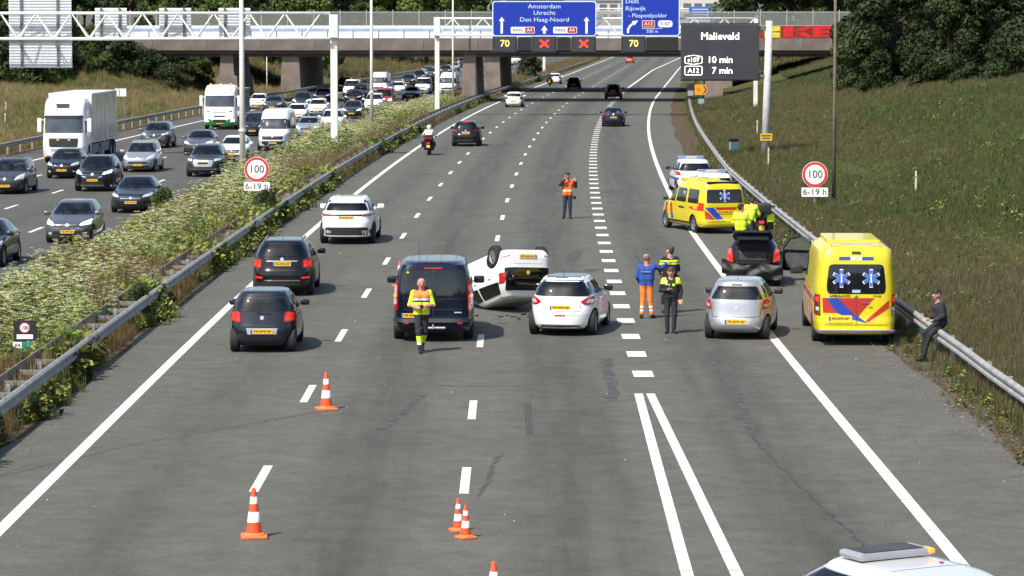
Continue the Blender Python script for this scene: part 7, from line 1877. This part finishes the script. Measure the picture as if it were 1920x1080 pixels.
# man sitting on the crash barrier
J = stand(hip=(0, 0, .90), chest=(0, .08, 1.28), neck=(0, .10, 1.42), head=(0, .14, 1.57), shL=(-.18, .07, 1.35), shR=(.18, .07, 1.35), elL=(-.24, .06, 1.08), wrL=(-.20, .26, .98), hdL=(-.15, .33, .98), elR=(.24, .06, 1.08), wrR=(.20, .26, .98), hdR=(.15, .33, .98),
          hiL=(-.09, .03, .88), knL=(-.11, .34, .62), anL=(-.12, .50, .12), toL=(-.14, .66, .045), hiR=(.09, .03, .88), knR=(.11, .36, .66), anR=(.10, .42, .12), toR=(.12, .58, .045), hyaw=.5)
t = person('man in dark clothes perched on the crash barrier', (10.0, 69.7, 0), R(90) + .25, J, dict(torso=DARKF, uparm=DARKF, forearm=DARKF, leg=BLKF, shin=BLKF), None, h=1.74, hair=HAIRD, bulk=.02); touchdown(t)
# riders
def rider(label, m, jacket, hel):
    J = stand(hip=(0, -.38, .98), chest=(0, -.28, 1.36), neck=(0, -.25, 1.50), head=(0, -.20, 1.64), shL=(-.19, -.27, 1.43), shR=(.19, -.27, 1.43), elL=(-.36, -.08, 1.20), wrL=(-.38, .20, 1.10), hdL=(-.38, .28, 1.08), elR=(.36, -.08, 1.20), wrR=(.38, .20, 1.10), hdR=(.38, .28, 1.08),
              hiL=(-.12, -.36, .96), knL=(-.30, .02, .72), anL=(-.27, -.18, .36), toL=(-.27, .0, .31), hiR=(.12, -.36, .96), knR=(.30, .02, .72), anR=(.27, -.18, .36), toR=(.27, .0, .31))
    t = person(label, m.location, m.rotation_euler.z, J, dict(torso=jacket, uparm=jacket, forearm=jacket, hand=BLKF, leg=BLKF, shin=BLKF), None, h=1.78, helmet=hel, bulk=.03, cat='person', vox=.018)
    return t
rider('rider in white jacket and white helmet on the touring motorcycle', moto1, WHTF, GREYS['white'])
rider('rider in black on the motorcycle beyond the bridge', moto2, BLKF, GREYS['black'])
# ------------------------------------------------------------------ plants
LEAFG = mat('herb_leaf', (.190, .230, .026), rough=.7, var=.3, vscale=2.5, rnd=.35, transl=.25)
LEAFD = mat('herb_leaf_dark', (.050, .080, .016), rough=.7, var=.3, vscale=2.5, rnd=.35, transl=.25)
UMBEL = mat('umbel_white', (.72, .72, .46), rough=.8, var=.18, vscale=5, rnd=.12, transl=.2)
GRASG = mat('grass_green', (.052, .070, .017), rough=.75, var=.3, vscale=2, rnd=.35, transl=.2)
GRASD = mat('grass_dry', (.150, .118, .050), rough=.8, var=.3, vscale=2, rnd=.3, transl=.2)
GRASM = mat('grass_olive', (.080, .080, .025), rough=.75, var=.3, vscale=2, rnd=.35, transl=.2)
BROWN = mat('dead_stem', (.125, .070, .030), rough=.85, var=.3, vscale=2, rnd=.3)

def proto_col(name): return bpy.data.collections.new(name)
rp = random.Random(5)
def blade(mb, x, y, a, h, w, bend):
    dx, dy = math.cos(a), math.sin(a); px_, py_ = -dy * w / 2, dx * w / 2
    p1 = (x + dx * bend * .35, y + dy * bend * .35, h * .6); p2 = (x + dx * bend, y + dy * bend, h)
    mb.add([(x - px_, y - py_, -.03), (x + px_, y + py_, -.03), (p1[0] + px_ * .8, p1[1] + py_ * .8, p1[2]), (p1[0] - px_ * .8, p1[1] - py_ * .8, p1[2]), p2], [(0, 1, 2, 3), (3, 2, 4)])
def leafq(mb, c, n, s, a):
    n = Vector(n).normalized(); u = n.cross(Vector((math.cos(a), math.sin(a), .3))).normalized(); v = n.cross(u)
    c = Vector(c); mb.add([c - u * s, c + v * s * .55, c + u * s, c - v * s * .55], [(0, 1, 2, 3)])
def tuft(col, i, m, hmin, hmax, n, rad, w, m2=None, heads=0):
    mb = MB()
    for k in range(n):
        r = rad * math.sqrt(rp.random()); a = rp.uniform(0, 6.28); h = rp.uniform(hmin, hmax)
        mb.mi = 1 if (m2 and rp.random() < .3) else 0
        blade(mb, r * math.cos(a), r * math.sin(a), rp.uniform(0, 6.28), h, w, rp.uniform(.05, .35) * h)
    o = bpy.data.objects.new('p%02d_%s' % (i, col.name), mb.mesh('tuft', [m, m2 or m])); col.objects.link(o)
def parsley(col, i, hmin, hmax, stems, flowers):
    mb = MB()
    for k in range(stems):
        r = .22 * math.sqrt(rp.random()); a = rp.uniform(0, 6.28); x, y = r * math.cos(a), r * math.sin(a); h = rp.uniform(hmin, hmax)
        lx, ly = x + rp.uniform(-.18, .18), y + rp.uniform(-.18, .18)
        mb.mi = 0
        mb.tube([(x, y, -.05), ((x + lx) / 2, (y + ly) / 2, h * .5), (lx, ly, h)], [.009, .007, .004], 4, False)
        for q in range(11):
            t = rp.uniform(.08, .85); aa = rp.uniform(0, 6.28); L = rp.uniform(.08, .24)
            c = (x + (lx - x) * t + math.cos(aa) * L, y + (ly - y) * t + math.sin(aa) * L, h * t + rp.uniform(-.03, .05))
            mb.mi = 1 if rp.random() < .35 else 0
            for z in range(2): leafq(mb, (c[0] + rp.uniform(-.05, .05), c[1] + rp.uniform(-.05, .05), c[2] + rp.uniform(-.03, .03)), (rp.uniform(-.6, .6), rp.uniform(-.6, .6), 1), rp.uniform(.05, .10), rp.uniform(0, 6.28))
        for u in range(flowers):
            aa = rp.uniform(0, 6.28); rr = 0 if u == 0 else rp.uniform(.08, .22); zz = h + (.03 if u == 0 else rp.uniform(-.22, .02)); cx, cy = lx + rr * math.cos(aa), ly + rr * math.sin(aa)
            mb.mi = 0; mb.tube([(lx, ly, h * .82), (cx, cy, zz)], [.004, .003], 3, False)
            mb.mi = 2; R_ = rp.uniform(.06, .115)
            for f in range(11):
                fr = R_ * math.sqrt((f + .5) / 11); fa = f * 2.4
                leafq(mb, (cx + fr * math.cos(fa), cy + fr * math.sin(fa), zz + .022 * (1 - (fr / R_) ** 2) + rp.uniform(-.006, .006)), (fr * math.cos(fa) * 4, fr * math.sin(fa) * 4, 1), rp.uniform(.018, .030), rp.uniform(0, 6.28))
    o = bpy.data.objects.new('parsley_%02d' % i, mb.mesh('parsley', [LEAFG, LEAFD, UMBEL])); col.objects.link(o)
def herb(col, i, h, n, m, m2):
    mb = MB()
    for k in range(n):
        r = .3 * math.sqrt(rp.random()); a = rp.uniform(0, 6.28); mb.mi = 1 if rp.random() < .4 else 0
        leafq(mb, (r * math.cos(a), r * math.sin(a), rp.uniform(0, h) * (1 - r)), (rp.uniform(-1, 1), rp.uniform(-1, 1), .9), rp.uniform(.05, .11), rp.uniform(0, 6.28))
    o = bpy.data.objects.new('p%02d_%s' % (i, col.name), mb.mesh('herb', [m, m2])); col.objects.link(o)

def scatter(name, label, cat, pts, scale, pick, col):
    n = len(pts)
    me = bpy.data.meshes.new(name); me.vertices.add(n); me.vertices.foreach_set('co', np.asarray(pts, dtype=np.float32).ravel())
    for an, tp, arr in (('sc', 'FLOAT', scale), ('rz', 'FLOAT', RNG.uniform(0, 6.283, n)), ('pk', 'INT', pick)):
        at = me.attributes.new(an, tp, 'POINT'); at.data.foreach_set('value', np.asarray(arr, dtype=np.int32 if tp == 'INT' else np.float32))
    o = obj(name, me, kind='stuff'); tag(o, label, cat)
    ng = bpy.data.node_groups.new('scatter_' + col.name, 'GeometryNodeTree')
    ng.interface.new_socket('Geometry', in_out='INPUT', socket_type='NodeSocketGeometry'); ng.interface.new_socket('Geometry', in_out='OUTPUT', socket_type='NodeSocketGeometry')
    N = ng.nodes.new; L = ng.links.new
    gi, go = N('NodeGroupInput'), N('NodeGroupOutput'); ci = N('GeometryNodeCollectionInfo'); ci.inputs['Collection'].default_value = col
    ci.inputs['Separate Children'].default_value = True; ci.inputs['Reset Children'].default_value = True
    ip = N('GeometryNodeInstanceOnPoints'); ip.inputs['Pick Instance'].default_value = True
    def attr(nm, tp):
        a = N('GeometryNodeInputNamedAttribute'); a.data_type = tp; a.inputs['Name'].default_value = nm; return a.outputs['Attribute']
    cb = N('ShaderNodeCombineXYZ'); L(attr('rz', 'FLOAT'), cb.inputs['Z'])
    L(gi.outputs[0], ip.inputs['Points']); L(ci.outputs[0], ip.inputs['Instance']); L(attr('pk', 'INT'), ip.inputs['Instance Index']); L(cb.outputs[0], ip.inputs['Rotation']); L(attr('sc', 'FLOAT'), ip.inputs['Scale'])
    L(ip.outputs[0], go.inputs[0])
    md = o.modifiers.new('scatter', 'NODES'); md.node_group = ng
    return o
def noise2(x, y): return math.sin(x * .31 + y * .07 + 1.3) * math.cos(y * .11 - x * .23) + .5 * math.sin(y * .23 + x * .9)

cp = proto_col('parsley')
for i in range(5): parsley(cp, i, .75, 1.3, 4, 2)            # 0-4 in flower
for i in range(5, 7): parsley(cp, i, .5, .95, 4, 1)          # 5-6 mostly leaf
def verge(name, k, yel=0.0, herbs=True, dry=1.0):
    """tufts of one verge; k scales how dark the grass of that verge is"""
    def g(nm, c): return mat(nm + '_' + name, (c[0] * k * (1 + yel), c[1] * k, c[2] * k * (1 - yel)), rough=.78, var=.3, vscale=2, rnd=.35, transl=.2)
    gg, gm_, gd = g('grass_green', (.070, .092, .020)), g('grass_olive', (.105, .104, .030)), g('grass_dry', (.19 * dry, .148 * dry, .062 * dry)); gb = g('dead_stem', (.14 * dry, .09 * dry, .045 * dry))
    c = proto_col(name)
    for i in range(3): tuft(c, i, gg, .25, .6, 26, .22, .018, gm_)
    for i in range(3, 6): tuft(c, i, gm_, .3, .7, 26, .22, .016, gd)
    for i in range(6, 8): tuft(c, i, gd, .35, .85, 24, .22, .012, gb)
    if herbs:
        for i in range(8, 10): herb(c, i, .55, 60, LEAFD, LEAFG if k > .8 else LEAFD)
        herb(c, 10, .35, 60, LEAFG if k > .8 else LEAFD, gm_)
    return c
cg = verge('verge', 1.0, .05); cg2 = verge('bank', .88, -.06, True, .80); cg3 = verge('farbank', 1.45, .0, False)  # far bank copy is brightened, its sunlight put into the grass colour

# central reservation
pts = []; sc = []; pk = []
for k in range(7600):
    Y = 42 + 290 * (RNG.random() ** 1.5); d = RNG.uniform(-14.3, -10.15)
    # a thinner, browner strip runs close to the rail
    edge = (-10.4 - d)
    if edge < 1.3 and RNG.random() > .25 + .3 * (noise2(d * 2, Y) > .1): continue
    if Y > 300: continue
    p = P(d, Y, -.02); pts.append(p[:])
    big = .60 + .42 * min(1, max(0, edge) / 2.2) + .24 * noise2(d, Y * .6)
    sc.append(max(.45, big * RNG.uniform(.8, 1.15))); pk.append(int(RNG.integers(0, 5)) if (noise2(d * 1.3 + 4, Y * .45) > -.15 and RNG.random() < (.50 if Y < 110 else .34)) else int(RNG.integers(5, 7)))
scatter('cow_parsley', 'white-flowering cow parsley filling the central reservation', 'wild flowers', pts, sc, pk, cp)
pts = []; sc = []; pk = []
for k in range(13500):
    Y = 40 + 300 * (RNG.random() ** 1.4); d = RNG.uniform(-14.5, -9.75)
    p = P(d, Y, -.02); pts.append(p[:]); sc.append(RNG.uniform(.6, 1.35) * (.75 if d > -10.6 else 1)); n_ = noise2(d + 9, Y)
    pk.append(int(RNG.choice([0, 1, 2, 8, 9, 10])) if n_ > .15 else int(RNG.choice([3, 4, 5, 6, 7])))
for k in range(3400):       # growth between and just behind the two beams
    Y = 40 + 200 * (RNG.random() ** 1.3); n_ = noise2(7, Y * 2.1)
    if n_ < -.25 and RNG.random() < .7: continue
    d = RNG.uniform(-10.4, -9.75); p = P(d, Y, -.02); pts.append(p[:]); sc.append(RNG.uniform(.9, 1.7) * (1.15 if n_ > .3 else .85)); pk.append(int(RNG.choice([0, 1, 8, 9, 10])) if n_ > .3 else int(RNG.choice([2, 3, 4, 5, 6])))
for k in range(2600):       # weeds that spill under the rail towards the asphalt
    Y = 40 + 280 * (RNG.random() ** 1.3); n_ = noise2(3, Y * 1.7)
    d = -9.75 + abs(RNG.normal(0, .17)) * (1.6 if n_ > .2 else .7)
    p = P(d, Y, 0); pts.append(p[:]); sc.append(RNG.uniform(.35, .9) * (1.15 if n_ > .2 else .6)); pk.append(int(RNG.choice([8, 9, 8, 2, 0])) if n_ > -.1 else int(RNG.choice([6, 7, 5, 4])))
scatter('reservation_grass', 'green and straw-coloured grass and weeds along the central barrier', 'grass', pts, sc, pk, cg)
# bank beside the exit lane
pts = []; sc = []; pk = []
for k in range(75000):
    Y = 46 + 330 * (RNG.random() ** 1.25); lim = min(.182 * Y + 2 - shift(Y), 42)
    e = exit_edge(Y) + 3.9
    if lim < e + .5: lim = e + 4
    d = e - .5 + (lim - e + .5) * RNG.random() ** 1.1
    if 304 < Y < 376 and d < 22: continue
    p = P(d, Y, ground_z(d, Y) - .02); pts.append(p[:]); n_ = noise2(d * .8, Y * .55)
    sc.append(RNG.uniform(.35, .75) * (1 + .35 * n_))
    near = d - e + RNG.normal(0, 1.2); q_ = noise2(d * .45 + 2, Y * .22)
    if RNG.random() < .05: pk.append(int(RNG.choice([8, 9, 10])))
    elif near < 2.2 + 2.5 * q_: pk.append(int(RNG.choice([0, 1, 3, 4, 5, 6])))
    else: pk.append(int(RNG.choice([0, 1, 2])) if q_ > -.1 else int(RNG.choice([0, 2, 3, 4, 5])) if q_ > -.7 else int(RNG.choice([3, 4, 5, 6])))
for k in range(1500):
    Y = 46 + 150 * (RNG.random() ** 1.4); e = exit_edge(Y) + 3.0
    p = P(e + RNG.normal(.25, .35), Y, -.01); pts.append(p[:]); sc.append(RNG.uniform(.2, .5)); pk.append(int(RNG.choice([2, 3, 4, 6, 8])))
scatter('bank_grass', 'long olive and straw grass on the bank beside the exit lane', 'grass', pts, sc, pk, cg2)
pts = []; sc = []; pk = []
for k in range(26000):
    Y = 150 + 250 * RNG.random(); lo_ = min(-.178 * Y - shift(Y) - 2, -34); d = RNG.uniform(max(lo_, -75), -32.7)
    if d > -33.2 and RNG.random() < .5: continue
    p = P(d, Y, ground_z(d, Y) - .02); pts.append(p[:]); n_ = noise2(d * .7, Y * .5)
    sc.append(RNG.uniform(.5, 1.15)); pk.append(int(RNG.choice([0, 2, 3, 4])) if n_ > .3 else int(RNG.choice([3, 4, 5, 6])))
scatter('far_bank_grass', 'yellow-green grass with sunlight put into its colour on the bank across the motorway', 'grass', pts, sc, pk, cg3)
pts = []; sc = []; pk = []
for k in range(9000):
    Y = 376 + 330 * RNG.random(); d = RNG.choice([RNG.uniform(-14, -9.9), RNG.uniform(-62, -32.7), RNG.uniform(14, 40)])
    p = P(d, Y, ground_z(d, Y) - .02); pts.append(p[:]); sc.append(RNG.uniform(1.0, 2.0)); pk.append(int(RNG.integers(0, 8)))
scatter('distant_grass', 'grass and weeds on the verges beyond the bridges', 'grass', pts, sc, pk, cg)

# trees
def leaf_mat(name, c1, c2, rnd=.25):
    m = bpy.data.materials.new(name); m.use_nodes = True; t, N, L = nodes(m); b = t.nodes['Principled BSDF']; b.inputs['Roughness'].default_value = .65; b.inputs['Specular IOR Level'].default_value = .25
    tc = N('ShaderNodeTexCoord'); n = N('ShaderNodeTexNoise', Scale=.55, Detail=4.0); L(tc.outputs['Object'], n.inputs[0])
    r = N('ShaderNodeValToRGB'); L(n.outputs[0], r.inputs[0]); e = r.color_ramp.elements; e[0].position = .35; e[0].color = (*c1, 1); e[1].position = .68; e[1].color = (*c2, 1)
    oi = N('ShaderNodeObjectInfo'); v = N('ShaderNodeMapRange'); v.inputs['To Min'].default_value = 1 - rnd; v.inputs['To Max'].default_value = 1 + rnd; L(oi.outputs['Random'], v.inputs[0])
    h_ = N('ShaderNodeHueSaturation'); L(r.outputs[0], h_.inputs['Color']); L(v.outputs[0], h_.inputs['Value']); L(h_.outputs[0], b.inputs['Base Color'])
    tr = N('ShaderNodeBsdfTranslucent'); L(h_.outputs[0], tr.inputs[0]); mx = N('ShaderNodeMixShader'); mx.inputs[0].default_value = .22; L(b.outputs[0], mx.inputs[1]); L(tr.outputs[0], mx.inputs[2]); L(mx.outputs[0], t.nodes['Material Output'].inputs[0])
    return m
LD = leaf_mat('foliage_dark', (.020, .034, .010), (.040, .058, .016)); LM = leaf_mat('foliage_mid', (.032, .055, .012), (.075, .100, .022)); LB = leaf_mat('foliage_bright', (.06, .10, .02), (.13, .17, .035))
BARK = mat('bark', (.07, .05, .035), rough=.9, var=.3, vscale=4, bump=.6, bscale=12)
def crown_mesh(seed, H, Rc, nl, size, base=.25):
    r = np.random.default_rng(seed); lobes = []
    for i in range(26):
        z = H * (base + (1 - base) * r.random()); f = math.sin(min(1, max(.05, (1.06 - z / H) / (1.06 - base))) * 1.75) ** .8
        a = r.uniform(0, 6.28); q = Rc * f * math.sqrt(r.random()) * .85
        lobes.append((q * math.cos(a), q * math.sin(a), z, Rc * r.uniform(.22, .42)))
    lob = np.array(lobes); pick = r.integers(0, len(lob), nl); u = r.normal(size=(nl, 3)); u /= np.linalg.norm(u, axis=1)[:, None]
    rad = lob[pick, 3] * r.uniform(.55, 1.08, nl) ** .6
    c = lob[pick, :3] + u * rad[:, None] * np.array([1, 1, .85])
    nrm = u + r.normal(scale=.55, size=(nl, 3)); nrm[:, 2] += .35; nrm /= np.linalg.norm(nrm, axis=1)[:, None]
    t = np.cross(nrm, r.normal(size=(nl, 3))); t /= np.linalg.norm(t, axis=1)[:, None] + 1e-6; b = np.cross(nrm, t); s = (size * r.uniform(.6, 1.3, nl))[:, None]
    V = np.stack([c - t * s, c + b * s * .6 - nrm * s * .15, c + t * s, c - b * s * .6 - nrm * s * .15], 1).reshape(-1, 3)
    me = bpy.data.meshes.new('crown'); me.vertices.add(len(V)); me.vertices.foreach_set('co', V.astype(np.float32).ravel())
    me.loops.add(nl * 4); me.loops.foreach_set('vertex_index', np.arange(nl * 4, dtype=np.int32)); me.polygons.add(nl); me.polygons.foreach_set('loop_start', np.arange(0, nl * 4, 4, dtype=np.int32)); me.polygons.foreach_set('loop_total', np.full(nl, 4, dtype=np.int32)); me.update()
    return me
def trunk_mesh(seed, H, Rc):
    q = random.Random(seed); b = MB(); b.tube([(0, 0, -.4), (.05, .03, H * .3), (-.05, .06, H * .62), (0, 0, H * .88)], [.02 * H, .016 * H, .010 * H, .004 * H], 8)
    for k in range(7):
        a = q.uniform(0, 6.28); z = H * q.uniform(.2, .6); L = Rc * q.uniform(.5, .85)
        b.tube([(0, 0, z), (math.cos(a) * L * .5, math.sin(a) * L * .5, z + H * .10), (math.cos(a) * L, math.sin(a) * L, z + H * .18)], [.008 * H, .005 * H, .002 * H], 5)
    return b.mesh('trunk', [BARK], True)
KINDS = [(crown_mesh(s, 1.0 * H, Rc, n, sz, bs), trunk_mesh(s, H, Rc)) for s, H, Rc, n, sz, bs in ((1, 13, 4.6, 11000, .26, .16), (2, 15, 5.0, 11000, .27, .18), (3, 11, 4.2, 9000, .25, .12))]
BUSH = [(crown_mesh(s, H, Rc, n, sz, .05), trunk_mesh(s, H * .7, Rc * .8)) for s, H, Rc, n, sz in ((11, 3.2, 2.0, 4200, .13), (12, 2.5, 2.2, 4200, .13))]
def tree(label, X, Y, k, lm, sc=1.0, group=None, bush=False, cat='tree', zoff=0):
    cm, tm = (BUSH if bush else KINDS)[k]
    t = thing('shrub' if bush else 'broadleaf_tree', label, 'shrub' if bush else cat, (X, Y, ground_z(X - shift(Y), Y) + zoff), random.uniform(0, 6.28), group)
    t.scale = (sc, sc, sc * random.uniform(.92, 1.1))
    obj('trunk', tm, t); obj('crown', cm, t, material=lm)
    return t
gA = 'dark trees crowding the top of the bank by the exit lane'
lA = 'dark broadleaf tree in the dense wood on top of the bank above the exit lane'
for X, Y, k, s in ((28.5, 232, 0, .8), (32, 222, 2, .85), (35.5, 214, 1, .8), (39, 206, 0, .9), (31, 250, 1, .9), (36, 243, 0, .95), (41, 232, 2, 1.0), (44, 222, 1, .9), (34, 268, 2, 1.0), (40, 262, 1, 1.0), (46, 250, 0, 1.0), (37, 290, 0, 1.0), (44, 285, 2, 1.1), (35, 200, 2, .7), (33.5, 188, 2, .65), (36.5, 178, 2, .8), (31, 214, 2, .6), (42, 272, 1, 1.0), (48, 266, 0, 1.0), (50, 240, 2, 1.0), (49, 285, 1, 1.1), (54, 262, 0, 1.2)):
    tree(lA, X, Y, k, LD, s, gA)
for i, (X, Y, k, s) in enumerate(((27.6, 226, 0, .9), (29.6, 216, 1, .9), (31, 206, 0, 1.0), (32.5, 197, 1, 1.0), (30.4, 236, 1, 1.2), (27.2, 244, 0, 1.1), (33.6, 184, 0, .9), (31.6, 176, 1, .7))):
    tree('dark undergrowth shrub at the foot of the wood on the bank', X, Y, k, LD, s, 'shrubs at the foot of the dark wood', True)
gB = 'trees behind the bridges'; x = -88; i = 0
while x < 112:
    for row in range(2):
        Y = 405 + row * 30 + random.uniform(-6, 6); d = x - shift(Y)
        xx = x + random.uniform(-2, 2) + row * 3.5
        if -36 < xx - shift(Y) < 20: continue
        tree('mid green broadleaf tree in the belt behind the fenced bridge', xx, Y, random.randrange(3), (LM, LM, LB, LD)[i % 4], random.uniform(.95, 1.35), gB); i += 1
    x += 7.0
for j in range(26):
    X = -60 + j * 8.6 + random.uniform(-2, 2); Y = 980 + random.uniform(0, 60)
    tree('far green tree closing the view at the end of the motorway', X, Y, random.randrange(3), (LM, LB)[j % 2], random.uniform(1.4, 2.0), 'far trees at the end of the motorway')
# trees left of the opposite carriageway beyond the bridges, seen over the deck
for j in range(9):
    X = -38 + j * 4.4; Y = 560 + random.uniform(-20, 20)
    if X - shift(Y) > -36: X = shift(Y) - 40 - random.uniform(0, 25)
    tree('bright green tree standing far across the motorway past the bridges', X, Y, random.randrange(3), LB, random.uniform(1.0, 1.4), 'trees far across the motorway')
for j, (X, Y, k, s) in enumerate(((-44.5, 296, 1, 1.4), (-41.5, 300, 0, 1.2), (-39, 303, 1, 1.1), (-36.5, 305, 0, .9), (-47, 290, 0, 1.5), (-50, 284, 1, 1.6), (-34.5, 303.5, 1, .8), (-33, 322, 0, 1.0), (-36, 326, 1, 1.2), (-39.5, 324, 0, 1.3), (-46, 302, 0, 1.7), (-51, 296, 1, 2.0), (-42, 310, 1, 1.3), (-53, 288, 0, 2.2))):
    tree('dense green shrub on the slope at the bridge end across the motorway', X, Y, k, (LD, LM, LD)[j % 3], s, 'shrubs at the bridge end', True)
for j, (X, Y, k, s) in enumerate(((-52, 318, 0, 1.0), (-49, 300, 2, .9), (-56, 300, 1, 1.0), (-60, 310, 0, 1.1), (-46, 325, 2, .8), (-62, 292, 2, 1.0), (-57, 280, 0, .8))):
    tree('leafy tree on the slope behind the ribbed sign backs', X, Y, k, (LD, LM)[j % 2], s, 'trees behind the sign backs')
# lone bushy plants poking out of the reservation
for X, Y, s, lab in ((-14.1, 121.5, .34, 'dark spiky young conifer-like shrub in front of the graphite saloon'), (-9.8, 78.5, .28, 'low dark green bush spilling past the central barrier'), (-9.75, 119, .35, 'leafy bush leaning over the central barrier near the white sport utility car'), (2.2, 420, 1.3, 'dark green bush in the reservation beyond the bridge')):
    tree(lab, X, Y, 0, LM if s < .4 else LD, s, None, True)

# the place behind the viewpoint: the bridge one stands on and unseen trees added to darken car reflections
vb = thing('footbridge', 'concrete bridge under the viewpoint, above the motorway', 'bridge', (0, -6, 5.0))
obj('deck', MB().box((-50, -5.5, 0), (50, 4.6, 1.1)).mesh('deck', [CONC]), vb)
obj('parapet', MB().box((-50, 4.62, .2), (50, 4.9, 1.9)).mesh('parapet', [CONC]), vb)
for d_ in (-11.5, 13): obj('pier', MB().box((d_ - .7, -4.5, -5.1), (d_ + .7, 4, -.003)).mesh('pier', [CONCP]), vb)
for j in range(30):
    X = -92 + j * 6.3 + random.uniform(-2, 2); Y = -95 + random.uniform(-30, 12)
    if -32 < X < 12: Y = -330
    t = tree('unseen broadleaf tree added behind the viewpoint bridge', X, Y, random.randrange(3), (LM, LD)[j % 2], random.uniform(1.1, 1.6), 'unseen trees added behind the viewpoint bridge')
